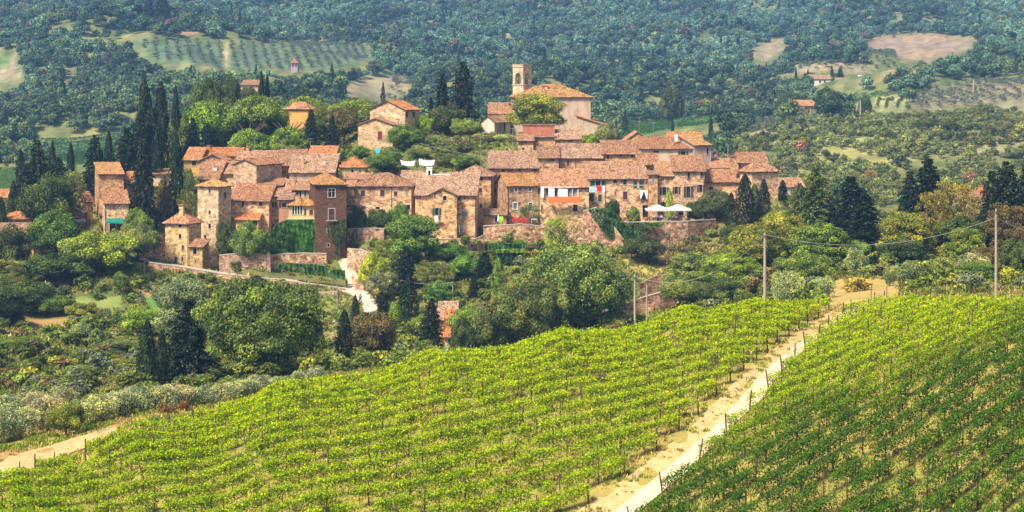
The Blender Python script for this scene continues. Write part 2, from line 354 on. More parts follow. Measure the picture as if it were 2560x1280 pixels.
hs('small lean-to with pink tiles and orange wall on the centre terrace', 1210, 1266, 426, 0, 3.2, 536, 566, ('sA', .8), 'plaster', (.56, .30, .15), RP, name='lean_to', cat='lean-to', wins=[(1243, 549, 10, 14, 'dark')])
hs('stone house with white loggia and long orange balcony', 1350, 1472, 431, 2, 10, 467, 612, ('sA', 3.0), 'stone', (.63, .44, .29), RO,
   wins=[(1370, 480, 10, 16, 'green'), (1390, 482, 6, 15, 'brown'), (1425, 479, 9, 14, 'grey'), (1437, 478, 10, 16, 'grey'), (1438, 520, 11, 17, 'dark'), (1349 + 6, 519, 4, 12, 'brown')], ch=[(1396, 441, 12, 7)])
hs('long stone house with green windows and balconies right of the orange balcony', 1472, 1622, 433, -3, 11, 446, 562, ('sA', 2.8), 'stone', (.62, .435, .285), RO,
   wins=[(1482, 458, 10, 12, 'green'), (1495, 458, 12, 12, 'dark'), (1508, 458, 8, 12, 'green'), (1479, 494, 10, 19, 'green'), (1500, 495, 9, 17, 'green'), (1538, 453, 9, 11, 'green'), (1562, 454, 8, 15, 'green'),
         (1588, 458, 9, 25, 'green'), (1604, 458, 11, 25, 'green'), (1563, 489, 11, 20, 'brown'), (1610, 489, 14, 22, 'dark'), (1538, 483, 3, 9, 'dark'), (1614, 528, 15, 30, 'dark')], ch=[(1530, 424, 14, 10, 'terracotta')], pipes=[1513])
hs('narrow pillar-like house section with tiny barred window beside the green windows', 1622, 1644, 431, 0, 5, 436, 562, ('sA', .5), 'stone', BROWN, RP, wins=[(1633, 453, 6, 10, 'grey')])
hs('stone house with black shutters over the white parasols, lower left part', 1644, 1683, 432, 0, 10, 439, 560, ('sA', 2.3), 'stone', (.63, .44, .29), RO,
   wins=[(1679, 438, 5, 12, 'brown'), (1661, 478, 10, 20, 'openk'), (1658, 512, 14, 15, 'arch'), (1657, 534, 11, 18, 'brown')], pipes=[1644])
hs('taller stone house with balcony door and black open shutters above the terrace', 1683, 1762, 431.5, 2, 10, 427, 560, ('sA', 2.6), 'stone', (.63, .44, .29), RO,
   wins=[(1722, 438, 6, 14, 'dark'), (1754, 437, 6, 12, 'dark'), (1691, 476, 8, 18, 'openk'), (1721, 480, 10, 28, 'openk'), (1752, 471, 8, 19, 'openk'), (1703, 530, 11, 18, 'dark')], pipes=[1760])
hs('low stone house with one black window right of the balcony house', 1762, 1850, 435, 2, 8, 454, 545, ('sA', 2.0), 'stone', (.64, .45, .30), RO, wins=[(1778, 474, 9, 14, 'dark')])
hs('square stone tower house with hipped roof at the right end of the village', 1850, 1880, 430, 62, None, 426, 560, ('hip', 1.6), 'stone', (.64, .45, .30), RO, S=1945, wins=[(1908, 458, 9, 15, 'green')], name='tower_house', pipes=[])
hs('upper part of the right end tower with single sloped roof', 1846, 1919, 440, 2, 7, 406, 450, ('sA', 1.7), 'stone', (.64, .45, .30), RO)
hs('slim stone chimney tower left of the right end tower', 1826, 1841, 437, 0, 1.6, 392, 450, ('flatcap', .3), 'stone', (.42, .28, .18), RO, name='chimney_tower', cat='tower', ch=[(1838, 383, 8, 5)])
hs('low house with orange tiles left of the slim chimney tower', 1776, 1830, 448, 0, 8, 419, 455, ('sA', 1.5), 'stone', TAN, RO)
# --- middle rows
hs('pink roofed stone house above the lichen roof in the village centre', 1222, 1347, 446, 0, 9, 419, 452, ('sA', 3.0), 'stone', BROWN, RP, wins=[(1259, 426, 10, 9, 'red'), (1299, 425, 8, 8, 'red'), (1338, 425, 8, 8, 'red')], pipes=[])
hs('small stone house with two red shutters left of the red door house', 1346, 1397, 447, 0, 8, 394, 450, ('sA', 2.0), 'stone', BROWN, RP, wins=[(1382, 398, 8, 11, 'red'), (1384, 425, 8, 10, 'red')])
hs('stone house with narrow red door in the middle row', 1399, 1505, 449, 0, 9, 394, 445, ('sA', 2.5), 'stone', BROWN, RP, wins=[(1420, 408, 7, 15, 'red'), (1468, 406, 10, 8, 'dark'), (1494, 404, 9, 11, 'brown')], ch=[(1482, 404, 18, 11, 'terracotta')], pipes=[1439])
hs('long stone house with four small brown windows in the middle row', 1507, 1602, 451, 0, 9, 384, 440, ('sA', 2.4), 'stone', TAN, RO, wins=[(1520, 393, 7, 11, 'red'), (1552, 388, 6, 8, 'brown'), (1581, 389, 6, 10, 'brown'), (1598, 386, 5, 14, 'brown')])
hs('cream and stone house with black framed window below the top roofs', 1601, 1735, 453, 2, 10, 371, 430, ('sA', 2.0), 'plaster', CREAM, RO, wins=[(1708, 385, 11, 14, 'openg'), (1640, 380, 13, 6, 'dark')], ch=[(1690, 332, 16, 7, 'white')])
hs('grey rendered house end with tall slit window right of the cream house', 1736, 1778, 452, -20, 8, 362, 425, ('sA', 1.7), 'plaster', (.42, .33, .27), RY, wins=[(1769, 378, 5, 17, 'brown')])
hs('highest pair of orange roofs right of the yellow shrub', 1546, 1642, 470, 0, 11, 362, 400, ('gy', 2.8), 'stone', TAN, RO)
hs('small house with terrace wall behind the cream house', 1672, 1757, 464, 0, 6, 352, 385, ('sA', 1.7), 'stone', TAN, RY, ch=[(1699, 335, 20, 7, 'white')])
hs('short house with one brown window above the black shutter house', 1596, 1646, 444, 0, 7, 411, 445, ('sA', 1.9), 'stone', TAN, RO, wins=[(1628, 426, 7, 10, 'brown')])
hs('low tiled house tucked between the brown windows and the long roof', 1560, 1600, 442, 0, 4, 423, 450, ('sA', .5), 'stone', PALE, RP, wins=[(1566, 416 + 10, 5, 4, 'dark')])
hs('narrow stone house with white rendered strip below the terracotta parapet', 1295, 1333, 459, 0, 6, 351, 405, ('sA', 1.1), 'stone', BROWN, RO, wins=[(1308, 372, 5, 6, 'dark'), (1313, 343 + 12, 9, 5, 'dark')], ch=[(1320, 362, 20, 7, 'white')])
hs('stone block carrying a terracotta roof terrace in front of the church', 1333, 1388, 465, 0, 6, 342, 395, ('sA', .6), 'stone', TAN, RD)
hs('terracotta walled roof terrace on top of the stone block', 1307, 1387, 468, 0, 5, 314, 352, ('flatcap', .25), 'plaster', (.50, .19, .12), RD, name='roof_terrace', cat='terrace')
hs('low stone house with pink roof right of the terracotta terrace', 1390, 1452, 464, 0, 7, 347, 395, ('sA', 1.7), 'stone', TAN, RP, wins=[(1428, 352, 4, 5, 'dark')])
hs('top left house with orange roof and yellow wall', 459, 500, 463, 0, 9, 399, 445, ('sA', 2.2), 'plaster', YEL, RB, wins=[(485, 408, 10, 11, 'brownw')])
hs('long orange roof house at the back of the left cluster', 500, 602, 470, 0, 8, 388, 435, ('gx', 1.5), 'stone', TAN, RB, ch=[(522, 364, 10, 8)])
hs('rough rubble gable house below the long orange roof', 498, 563, 460, 0, 8, 400, 450, ('gy', 1.2), 'stone', (.44, .28, .19), RO)
hs('stone house with orange roof stepping down behind the pale tower', 497, 545, 442, 2, 10, 446, 478, ('sA', 3.3), 'stone', TAN, RO, wins=[(523, 451, 11, 5, 'dark'), (499 + 2, 452, 5, 8, 'brown')], ch=[(538, 416, 9, 8, 'white')])
hs('small stone house with orange roof left of the great pale gable', 545, 588, 446, 0, 7, 433, 475, ('sA', 2.0), 'stone', PALE, RO, ch=[(589, 450, 14, 9, 'metal')])
hs('great pale rubble gable wall house in the left cluster', 584, 641, 441, 24, None, 411, 475, ('gy', 1.0), 'stone_light', (.47, .37, .28), RO, S=705)
hs('stone house with ridge roof behind the great pale gable', 592, 690, 463, 0, 8, 398, 430, ('gx', 1.7), 'stone', TAN, RO, ch=[(620, 367, 16, 8)])
hs('stone house with pointed ridge at the top of the left cluster', 640, 735, 459, 0, 8, 397, 430, ('gx', 1.5), 'stone', TAN, RO, ch=[(736, 371, 14, 9)])
hs('house with steep pink roof right of the great gable', 700, 765, 452, -4, 8, 413, 460, ('sA', 2.9), 'stone', RED, RO, wins=[(719, 430, 5, 9, 'red')])
hs('wide pink roofed house with two grey windows in the left cluster', 724, 836, 445, 0, 10, 430, 475, ('sA', 3.2), 'plaster', (.50, .36, .25), RP, wins=[(738, 438, 7, 11, 'grey'), (763, 438, 7, 11, 'grey')], ch=[(811, 400, 16, 6, 'white'), (792, 432, 14, 8, 'terracotta'), (756, 385, 24, 7)])
hs('pale house with plain orange roof under the trees above the left cluster', 772, 838, 467, 0, 7, 386, 425, ('sA', 1.5), 'plaster', PALE, RB, wins=[(819, 390, 6, 9, 'brown')])
hs('yellow house with bright orange roof and two small windows', 848, 911, 450, 2, 7, 415, 460, ('hip', 1.7), 'plaster', (.68, .52, .22), RB, wins=[(881, 429, 5, 9, 'dark'), (900, 430, 4, 8, 'dark')], ch=[(858, 404, 30, 8)])
hs('low pink tiled roof right of the dark brick tower roof', 862, 925, 441, 0, 5, 447, 480, ('sA', .9), 'stone', TAN, RP)
hs('low tiled house between the left cluster roofs and the loggia', 640, 706, 441, 0, 5, 462, 500, ('sA', 1.0), 'stone', TAN, RO)
# --- hilltop
hs('pale gabled house with two brown windows on the hilltop left', 925, 1013, 486, 24, None, 273, 340, ('gy', 1.9), 'stone_light', (.60, .48, .35), RB, S=1048, wins=[(1017, 286, 6, 14, 'brown'), (1034, 286, 7, 14, 'brown')])
hs('lower gabled house with a single red shutter on the hilltop left', 895, 981, 479, 8, 7, 311, 380, ('gy', 1.35), 'stone_light', (.54, .42, .29), RO, wins=[(950, 339, 11, 21, 'red')], ch=[(993, 297, 14, 7)])
hs('church with broad orange hipped roof beside the bell tower', 1283, 1478, 500, -2, 14, 241, 340, ('hip', 2.7), 'plaster', (.60, .45, .32), RY, name='church', cat='church', ch=[(1362, 214, 24, 14)], pipes=[1477])
hs('low side building with sloping orange roof at the right of the church', 1442, 1512, 496, 6, 8, 312, 345, ('sR', 2.0), 'plaster', (.58, .44, .30), RB)
hs('white walled farm building with pink roof left of the church', 1203, 1236, 491, 22, None, 303, 340, ('gy', 1.3), 'plaster', WHT, RO, S=1282, wins=[(1253, 318, 22, 26, 'dark')])
hs('pink roofed annex between the white farm building and bell tower', 1222, 1290, 501, 0, 8, 283, 335, ('sA', 2.2), 'stone', TAN, RO)
hs('yellow house with pink roof among the umbrella pines', 717, 770, 515, 25, None, 269, 312, ('hip', 1.3), 'plaster', OCH, RO, S=786)
# --- below the village
hs('yellow cottage with green shutter half hidden in trees under the vineyard crest', 1113, 1165, 318, 0, 6, 839, 905, ('sA', 3.0), 'plaster', (.66, .46, .22), RB, wins=[(1126, 858, 10, 20, 'green')], name='cottage')
hs('upper roof part of the hidden yellow cottage', 1097, 1140, 327, 0, 6, 798, 860, ('sA', 1.9), 'plaster', (.66, .36, .16), RP, name='cottage')
# --- behind the village on the right
hs('white house with pale roof behind the right end of the village', 1945, 2012, 560, -10, 9, 466, 520, ('gx', 2.0), 'plaster', (.70, .62, .56), RP, wins=[(1962, 475, 8, 12, 'brown'), (1990, 478, 8, 12, 'brown')])
hs('low farmhouse with flat pink roof between the dark conifers at right', 2166, 2232, 600, 0, 8, 506, 545, ('sA', 1.2), 'stone', PALE, RP)
hs('pale orange house with two ochre chimneys behind the bare trees at right', 2375, 2480, 560, 0, 9, 492, 540, ('sA', 1.0), 'plaster', (.60, .36, .20), RP, ch=[(2451, 464, 30, 10, 'ochre'), (2473, 470, 22, 8, 'ochre')])
# far hill houses
hs('long low pink roofed villa on the far left hillside', 446, 500, 1290, 0, 12, 87, 100, ('sA', 1.8), 'plaster', (.70, .52, .44), RP, wins=[(462, 92, 5, 6, 'dark'), (474, 92, 5, 6, 'dark'), (488, 92, 5, 6, 'dark')], name='villa', o=1)
hs('small pinkish tower house on the slope above the umbrella pines', 727, 744, 1080, 0, 8, 155, 178, ('hip', 2), 'plaster', (.42, .30, .32), RD, wins=[(732, 164, 4, 6, 'dark'), (740, 164, 4, 6, 'dark')], name='farmhouse')
hs('pink roofed house just over the umbrella pines', 602, 645, 760, 0, 10, 212, 235, ('sA', 1.6), 'plaster', PALE, RP, name='farmhouse')
hs('white farmhouse under an umbrella pine on the right hillside', 2026, 2078, 1120, 0, 12, 197, 216, ('gx', 2.2), 'plaster', (.66, .56, .54), RP, wins=[(2050, 204, 4, 6, 'dark'), (2062, 204, 4, 6, 'dark')], name='farmhouse')
hs('second pinkish farmhouse right of the white farmhouse', 2092, 2140, 1100, 0, 12, 204, 220, ('gx', 2.0), 'plaster', (.62, .46, .40), RP, name='farmhouse')
hs('pink house with broad roof lower on the right hillside', 2000, 2045, 880, -25, 10, 264, 282, ('gx', 2.2), 'plaster', (.58, .40, .33), RP, wins=[(2016, 271, 4, 5, 'dark')], name='farmhouse')

# ================================================================ terrain control: (px, py, Y) of the ground
T = []
def tp(*pts): T.extend(pts)
# vineyard hill
tp((-900,1300,176),(-300,1300,180),(0,1215,189),(340,1092,200),(720,1002,212),(1100,917,224),(1400,868,231),(1700,806,243),(1900,782,250),(2080,776,256),(2150,766,260),(2300,772,248),(2560,780,232),(2900,788,220),(3400,800,212))
tp((-200,1520,168),(0,1400,172),(600,1400,178),(1280,1400,182),(1280,1280,190),(1280,1100,203),(640,1280,185),(640,1140,196),(300,1240,188),(1000,1010,212),(1500,1280,190),(1750,1060,208),(1828,983,216),(1950,900,229),(2060,830,244),(2100,1100,198),(2500,1100,190),(2560,1280,176),(2000,1280,184),(2400,950,207),(2800,1000,196),(2800,1400,166),(1280,2000,150),(0,2000,145),(2560,2000,145),(2200,860,228),(2480,860,217),(3400,1200,168))
# just behind the vineyard
tp((-300,1260,196),(-300,1180,220),(0,1140,202),(160,1110,207),(330,1062,212),(640,1016,222),(800,962,232),(0,1085,235),(300,1030,244),(600,985,255),(0,990,290),(300,960,295),(600,935,300),(900,925,282),(1100,945,265),(1400,905,270),(1700,850,280),(1900,800,285),(2080,745,285),(2150,738,280),(2200,726,288),(2300,722,284),(2560,722,272),(2900,730,270),(2300,706,312),(2550,700,305))
# valley and garden left
tp((-300,900,330),(0,870,335),(150,880,335),(500,905,325),(850,862,335),(760,880,335),(-300,760,380),(0,800,365),(100,802,370),(250,735,384),(420,752,383),(300,700,392),(150,700,395),(0,690,395),(600,720,397),(790,728,396),(830,800,368),(960,800,370),(920,770,382),(885,722,402),(860,716,403),(940,700,402))
tp((373,655,406),(460,669,407),(545,684,407),(700,700,406),(330,640,412),(373,706,401),(540,716,400))
# slope below village, centre and right
tp((1000,690,400),(1250,660,402),(1100,760,378),(1300,820,335),(1500,790,350),(1400,720,385),(1600,690,398),(1700,670,404),(1590,800,345),(1560,645,412),(1670,650,412),(1780,640,410),(1900,650,400),(1820,710,375),(1750,770,340),(2000,700,340),(2100,600,420),(2200,640,380),(2400,640,350),(2560,640,345),(2900,640,345),(1150,612,419),(1300,610,414),(1450,612,414))
# terraces above the retaining walls
tp((620,610,428),(740,668,418),(800,668,418.5),(700,668,417),(600,640,423),(740,570,431),(640,640,418),(900,573,430),(960,573,430),(1250,563,428),(1320,560,428),(1560,560,428),(1620,553,427),(1700,553,427),(1780,553,430),(1880,545,440),(1960,548,450))
tp((450,440,475),(560,405,500),(700,350,512),(750,315,520),(850,340,508),(600,335,530),(960,380,478),(1100,390,476),(1165,340,500),(1150,400,466),(1070,425,455),(1240,350,492),(1400,345,503),(1540,372,490),(1600,400,478),(1750,420,475),(1000,420,462),(850,410,478))
tp((250,595,424),(60,640,410),(200,575,436),(-200,600,420),(30,500,520),(100,540,470),(150,500,455),(300,480,455),(360,520,440),(400,560,436),(440,510,440),(330,600,424))
tp((2000,560,470),(2150,540,520),(2300,540,520),(2500,540,500),(1300,360,560),(800,380,620),(1800,460,560),(1500,420,560),(2900,560,480),(-400,620,470),(-400,560,600))
# far slopes
tp((-600,520,650),(0,480,690),(200,425,760),(0,430,790),(350,350,880),(100,345,920),(500,300,900),(800,300,850),(0,205,1180),(300,210,1120),(700,200,1080),(600,240,800),(1000,245,1060),(1000,320,860),(1300,330,900),(1600,345,900),(1800,335,900),(1880,350,860),(1900,430,700),(2100,470,640),(2250,505,600),(2300,430,720),(2560,430,690),(2560,290,860),(2200,290,900),(2030,283,880),(2050,217,1120),(2230,185,1180),(2350,125,1500),(1900,140,1500),(2560,100,1500),(2560,0,1900),(1650,300,1100),(1300,240,1200),(1300,150,1500),(1000,130,1500),(500,105,1280),(200,100,1300),(0,110,1400),(735,178,1080),(450,30,1750),(0,10,1800),(1000,40,1850),(1600,30,1900),(2100,20,1900),(0,-120,2300),(700,-100,2300),(1400,-120,2400),(2000,-110,2400),(2560,-130,2400),(-900,100,1500),(-900,-100,2300),(3400,100,1500),(3400,-100,2400),(3400,300,860),(3400,450,640),(-900,350,900))

def _kern(r): return np.sqrt(r * r + 26.0 ** 2)
_Kv = 1500.0
def _feat(px, Y): return np.stack([np.asarray(px, float), _Kv * np.log(np.asarray(Y, float))], -1)
for h in H:
    h['x0'] = (h['L'] - CX) / F
    if (h['Y'] < 450 or h['Y'] in (479, 486, 491, 496)) and h['name'] != 'loggia':
        T.append((h['C'] - 4, h['base'] - 2, h['Y'] - 1.5)); 
        if h['C'] - h['L'] > 60: T.append((h['L'] + 6, h['base'] - 2, h['Y'] - 1.5))
_T = np.array(T, float); _A = _feat(_T[:, 0], _T[:, 2])
_D = np.linalg.norm(_A[:, None] - _A[None], axis=-1)
_n = len(_T); _P = np.c_[np.ones(_n), _A / 1000]
_S = np.zeros((_n + 3, _n + 3)); _S[:_n, :_n] = -_kern(_D) + np.eye(_n) * 5.0; _S[:_n, _n:] = _P; _S[_n:, :_n] = _P.T
_w = np.linalg.solve(_S, np.r_[_T[:, 1], 0, 0, 0])
CAPS = []
for h in H:
    if 395 < h['Y'] < 520: CAPS.append(((h['L'] - CX) * h['Y'] / F - .6, (h['C'] - CX) * h['Y'] / F + .6, h['Y'] - (3.5 if h['name'] != 'loggia' else .5), h['Y'] + (h['b'] or 7), (HOR - h['base']) * h['Y'] / F))
for L_, C_, y0_, y1_, b_ in ((1545, 1795, 421.5, 437, 553), (1480, 1560, 424, 437, 556), (1212, 1350, 421.5, 433, 563), (868, 1030, 425.5, 434, 573), (690, 816, 415, 419.5, 668), (1210, 1470, 410, 418, 628), (1040, 1190, 410, 419, 612), (560, 680, 414, 426, 636)):
    CAPS.append(((L_ - CX) * y0_ / F, (C_ - CX) * y0_ / F, y0_, y1_, (HOR - b_) * y0_ / F))
def ground_py(px, Y):
    f = _feat(px, Y); sh = f.shape[:-1]; f = f.reshape(-1, 2); out = np.empty(len(f))
    for i in range(0, len(f), 20000):
        g = f[i:i + 20000]; d = np.linalg.norm(g[:, None] - _A[None], axis=-1)
        out[i:i + 20000] = -_kern(d) @ _w[:_n] + np.c_[np.ones(len(g)), g / 1000] @ _w[_n:]
    return out.reshape(sh)
def groundZ(X, Y):
    X = np.asarray(X, float); Y = np.asarray(Y, float)
    Z = (HOR - ground_py(CX + F * X / Y, Y)) * Y / F
    if np.any((Y > 395) & (Y < 530)):
        for (xl, xr, y0, y1, zb) in CAPS:          # building plots and terraces are cut level into the slope
            d = np.maximum(np.maximum(xl - X, X - xr), np.maximum(y0 - Y, Y - y1))
            Z = np.where(d < 6, np.minimum(Z, zb + np.maximum(0, d) * 1.1), Z)
    far = np.clip((Y - 620) / 400, 0, 1)
    Z = Z + far * (wavenoise(X, Y, 160, 0) * 9 + wavenoise(X, Y, 60, 1) * 2.6)
    return Z
def gz(x, y): return float(groundZ(np.array([x]), np.array([y]))[0])
def hit(px, py, y0=150.0, y1=2400.0, n=1200):
    """first point where the line of sight through (px, py) meets the ground"""
    Y = np.exp(np.linspace(math.log(y0), math.log(y1), n)); X = (px - CX) * Y / F
    Z = groundZ(X, Y); S = (HOR - py) * Y / F
    k = np.nonzero(Z >= S)[0]
    if len(k) == 0: k = [n - 1]
    i = k[0]; return Vector((X[i], Y[i], Z[i]))
# ================================================================ ground surfaces
_cols = np.arange(-1100, 3661, 14.0)
_r1 = np.arange(118, 262, 1.3); _r2 = np.arange(262, 530, 1.6); _r3 = [530.0]
while _r3[-1] < 2450: _r3.append(_r3[-1] * 1.0125)
_rows = np.r_[_r1, _r2, np.array(_r3)]
PX, YY = np.meshgrid(_cols, _rows); XX = (PX - CX) * YY / F
ZZ = groundZ(XX, YY)
ZZ += np.where(YY < 530, .10 * wavenoise(XX, YY, 5, 2), 0)
PY = HOR - ZZ * F / YY
JX = wavenoise(XX, YY, 24, 2) * 5 + wavenoise(XX, YY, 9, 1) * 3; JY = wavenoise(XX, YY, 18, 3) * 2.5
def fill(col, poly, c, ymin=600, ymax=9999):
    k = in_poly(PX + JX, PY + JY, poly) & (YY > ymin) & (YY < ymax); col[k] = c
colr = np.zeros(PX.shape + (3,)); colr[:] = (.075, .085, .03)
n1 = wavenoise(XX, YY, 40, 3)[..., None]
colr = np.where((YY < 530)[..., None], np.array((.16, .15, .055)) + n1 * np.array((.05, .02, .012)), colr)
n1b = (wavenoise(XX, YY, 14, 1) + wavenoise(XX, YY, 30, 2))[..., None]
colr = np.where((YY > 530)[..., None], np.array((.15, .165, .06)) + n1 * np.array((.03, .02, .01)) + n1b * np.array((.05, .03, .015)), colr)
# vineyard soil with dry straw
vk = (YY < 262) & (PY > 700)
n2 = wavenoise(XX, YY, 9, 1)[..., None]
colr = np.where(vk[..., None], np.array((.33, .27, .075)) + n2 * np.array((.07, .02, .02)), colr)
FIELDS = dict(
 pink_top=([(2150,112),(2200,92),(2290,80),(2400,90),(2450,105),(2410,128),(2330,142),(2270,150),(2200,128)], (.42,.25,.19)),
 pink_left=([(1872,150),(1880,120),(1935,97),(1975,98),(1955,130),(1905,150)], (.40,.27,.18)),
 pale_strip=([(1925,178),(2000,160),(2100,158),(2245,165),(2240,178),(2100,176)], (.42,.28,.20)),
 wall_field=([(2140,196),(2225,192),(2215,206),(2150,208)], (.36,.26,.16)),
 green_a=([(1535,318),(1700,296),(1790,292),(1820,305),(1700,322),(1560,345)], (.15,.27,.06)),
 brown_rows=([(1862,330),(1900,305),(1945,297),(1955,325),(1900,350)], (.40,.27,.17)),
 vine_rows=([(2178,250),(2255,238),(2275,272),(2210,284)], (.42,.36,.17)),
 green_b=([(2120,240),(2260,226),(2330,228),(2255,238),(2180,248),(2130,262)], (.17,.26,.07)),
 olive_ground=([(2270,240),(2400,208),(2560,188),(2700,180),(2700,245),(2560,250),(2400,268),(2290,276)], (.34,.24,.15)),
 tan_strip=([(2285,278),(2420,268),(2560,252),(2700,245),(2700,262),(2560,270),(2350,284)], (.36,.29,.17)),
 scrub=([(1960,420),(2040,372),(2100,350),(2200,340),(2260,350),(2200,385),(2300,395),(2200,420),(2060,430),(1980,440)], (.40,.33,.13)),
 scrub2=([(1800,470),(1900,440),(2150,445),(2300,420),(2560,400),(2560,440),(2300,480),(1900,490)], (.26,.24,.09)),
 scrub3=([(2380,380),(2480,366),(2600,350),(2600,372),(2470,388)], (.34,.27,.16)),
 pink_mid=([(850,222),(900,200),(1000,188),(1045,205),(1010,235),(900,240)], (.42,.29,.19)),
 terrace=([(330,105),(450,100),(900,112),(945,140),(860,165),(760,178),(560,172),(390,152)], (.13,.19,.10)),
 terrace_path=([(562,100),(574,100),(572,168),(558,168)], (.48,.34,.22)),
 left_road=([(-40,118),(10,122),(62,160),(40,172),(20,185),(-40,200),(-40,185),(25,165),(-40,132)], (.46,.32,.21)),
 left_green=([(-60,134),(8,140),(28,160),(-60,182)], (.13,.22,.06)),
 green_c=([(110,352),(180,346),(300,330),(310,372),(280,420),(200,415),(110,400)], (.11,.20,.07)),
 green_d=([(-60,440),(58,422),(62,470),(-60,490)], (.20,.33,.08)),
 bare=([(155,172),(185,172),(190,186),(160,184)], (.40,.24,.20)),
 left_bare=([(-60,186),(60,182),(70,195),(-60,206)], (.42,.30,.20)),
)
for k_, (poly, c) in FIELDS.items(): fill(colr, poly, (c[0] * .66, c[1] * .80, c[2] * .70) if c[0] > c[1] else (c[0] * .8, c[1] * .8, c[2] * .8))
furrow = np.sin((XX * .5 + YY * .86) * 1.1) * .10 + wavenoise(XX, YY, 20, 0) * .14
colr = np.where((YY > 600)[..., None], colr * (1 + furrow[..., None]), colr)
NEAR = [  # patches of the middle ground
 ([(355,752),(420,738),(470,744),(440,800),(400,790)], (.13,.24,.05)), ([(330,720),(372,690),(400,712),(372,745)], (.42,.25,.13)),
 ([(70,800),(160,792),(172,815),(110,825)], (.38,.22,.10)), ([(160,745),(300,742),(300,770),(165,770)], (.22,.25,.08)),
 ([(1555,645),(1690,640),(1700,690),(1600,705)], (.46,.33,.14)), ([(2060,690),(2270,690),(2270,775),(2060,775)], (.42,.29,.11)),
 ([(800,740),(860,735),(850,790),(800,800)], (.24,.27,.08)), ([(820,800),(880,800),(875,850),(820,850)], (.40,.30,.16)),
 ([(-100,1250),(0,1180),(350,1050),(330,1030),(0,1120),(-100,1180)], (.40,.25,.11)), ([(2240,700),(2560,690),(2560,750),(2250,752)], (.30,.22,.09)),
 ([(320,585),(412,590),(412,655),(355,640)], (.30,.22,.14)), ([(950,340),(1050,330),(1050,400),(950,400)], (.14,.2,.06)),
]
for poly, c in NEAR: fill(colr, poly, c, 190, 530)
me_t = {}
def terrain_obj(name, r0, r1, mat):
    nx = PX.shape[1]; sub = slice(r0, r1)
    V = np.stack([XX[sub], YY[sub], ZZ[sub]], -1).reshape(-1, 3); nr = r1 - r0
    i = np.arange(nr - 1)[:, None] * nx + np.arange(nx - 1)[None]; i = i.reshape(-1)
    Fq = np.stack([i, i + 1, i + 1 + nx, i + nx], 1)
    me = bpy.data.meshes.new(name); me.vertices.add(len(V)); me.vertices.foreach_set('co', V.reshape(-1))
    me.loops.add(Fq.size); me.loops.foreach_set('vertex_index', Fq.reshape(-1).astype(np.int32))
    me.polygons.add(len(Fq)); me.polygons.foreach_set('loop_start', np.arange(0, Fq.size, 4, dtype=np.int32))
    me.polygons.foreach_set('use_smooth', np.ones(len(Fq), bool)); me.update(calc_edges=True)
    a = me.color_attributes.new('soil', 'FLOAT_COLOR', 'POINT')
    c = np.clip(colr[sub].reshape(-1, 3), .01, 1); a.data.foreach_set('color', np.c_[c, np.ones(len(c))].reshape(-1).astype(np.float32))
    o = link(name, me, None, mat); o['kind'] = 'structure'; return o
def mat_ground(name, scale, a, b, fine):
    m, nt, out = newmat(name); at = nd(nt, 'ShaderNodeAttribute', attribute_name='soil'); tc = nd(nt, 'ShaderNodeTexCoord')
    n = noise(nt, tc.outputs['Object'], scale, 6, .7)
    c = mixc(nt, 1.0, at.outputs['Color'], ramp(nt, n, [(.3, a), (.7, b)]), 'MULTIPLY')
    n2 = noise(nt, tc.outputs['Object'], fine, 3)
    c = mixc(nt, 1.0, c, ramp(nt, n2, [(.3, (.7, .7, .7)), (.7, (1.3, 1.3, 1.3))]), 'MULTIPLY')
    principled(nt, out, c, .95, .05, n2, .5, .1); return m
kN = int(np.searchsorted(_rows, 262)); kM = int(np.searchsorted(_rows, 530))
terrain_obj('vineyard_ground', 0, kN + 1, mat_ground('dry_soil', .8, (.75, .85, .7), (1.15, 1.05, .9), 6))
terrain_obj('village_ground', kN, kM + 1, mat_ground('grassy_soil', .25, (.7, .9, .7), (1.25, 1.1, .9), 3))
terrain_obj('far_hills', kM, len(_rows), mat_ground('hill_soil', .02, (.8, .85, .9), (1.2, 1.1, 1.0), .15))

# haze: one closed box of pale air
mh, nt, out = newmat('thin_haze')
pv = nt.nodes.new('ShaderNodeVolumePrincipled'); pv.inputs['Density'].default_value = HAZE_DENSITY
pv.inputs['Color'].default_value = (.24, .50, .95, 1); pv.inputs['Anisotropy'].default_value = 0.0
nt.links.new(pv.outputs[0], out.inputs['Volume'])
b = MB(); zlo = float(ZZ.min()) - 1.0; zhi = float(ZZ.max()) + 45.0
b.box(-1700, -40, zlo, 1700, 2520, zhi); hz = b.build('haze', mh); hz['kind'] = 'stuff'

# strips that lie on the ground: roads and paths
def strip(name, pts, mat, lift=.06, step=2.0, kind='structure', nacross=4):
    """pts: list of (left point, right point) in world XY"""
    mb = MB(); rows = []
    for (a0, b0), (a1, b1) in zip(pts[:-1], pts[1:]):
        L = max((a1 - a0).length, (b1 - b0).length); n = max(1, int(L / step))
        for k in range(n):
            t = k / n; rows.append((a0.lerp(a1, t), b0.lerp(b1, t)))
    rows.append(pts[-1]); P = []
    for a, c in rows:
        for j in range(nacross + 1): P.append(a.lerp(c, j / nacross))
    X = np.array([p.x for p in P]); Y = np.array([p.y for p in P]); Z = groundZ(X, Y) + lift
    V = [Vector((x, y, z)) for x, y, z in zip(X, Y, Z)]; m_ = nacross + 1
    mb.v = V
    for i in range(len(rows) - 1):
        for j in range(nacross):
            mb.f.append((i * m_ + j, i * m_ + j + 1, (i + 1) * m_ + j + 1, (i + 1) * m_ + j)); mb.uv.append(None); mb.mi.append(0)
    o = mb.build(name, mat); o['kind'] = kind; return o
def G2(px, py, y0=150, y1=520):
    h = hit(px, py, y0, y1, 1600); return Vector((h.x, h.y, 0))
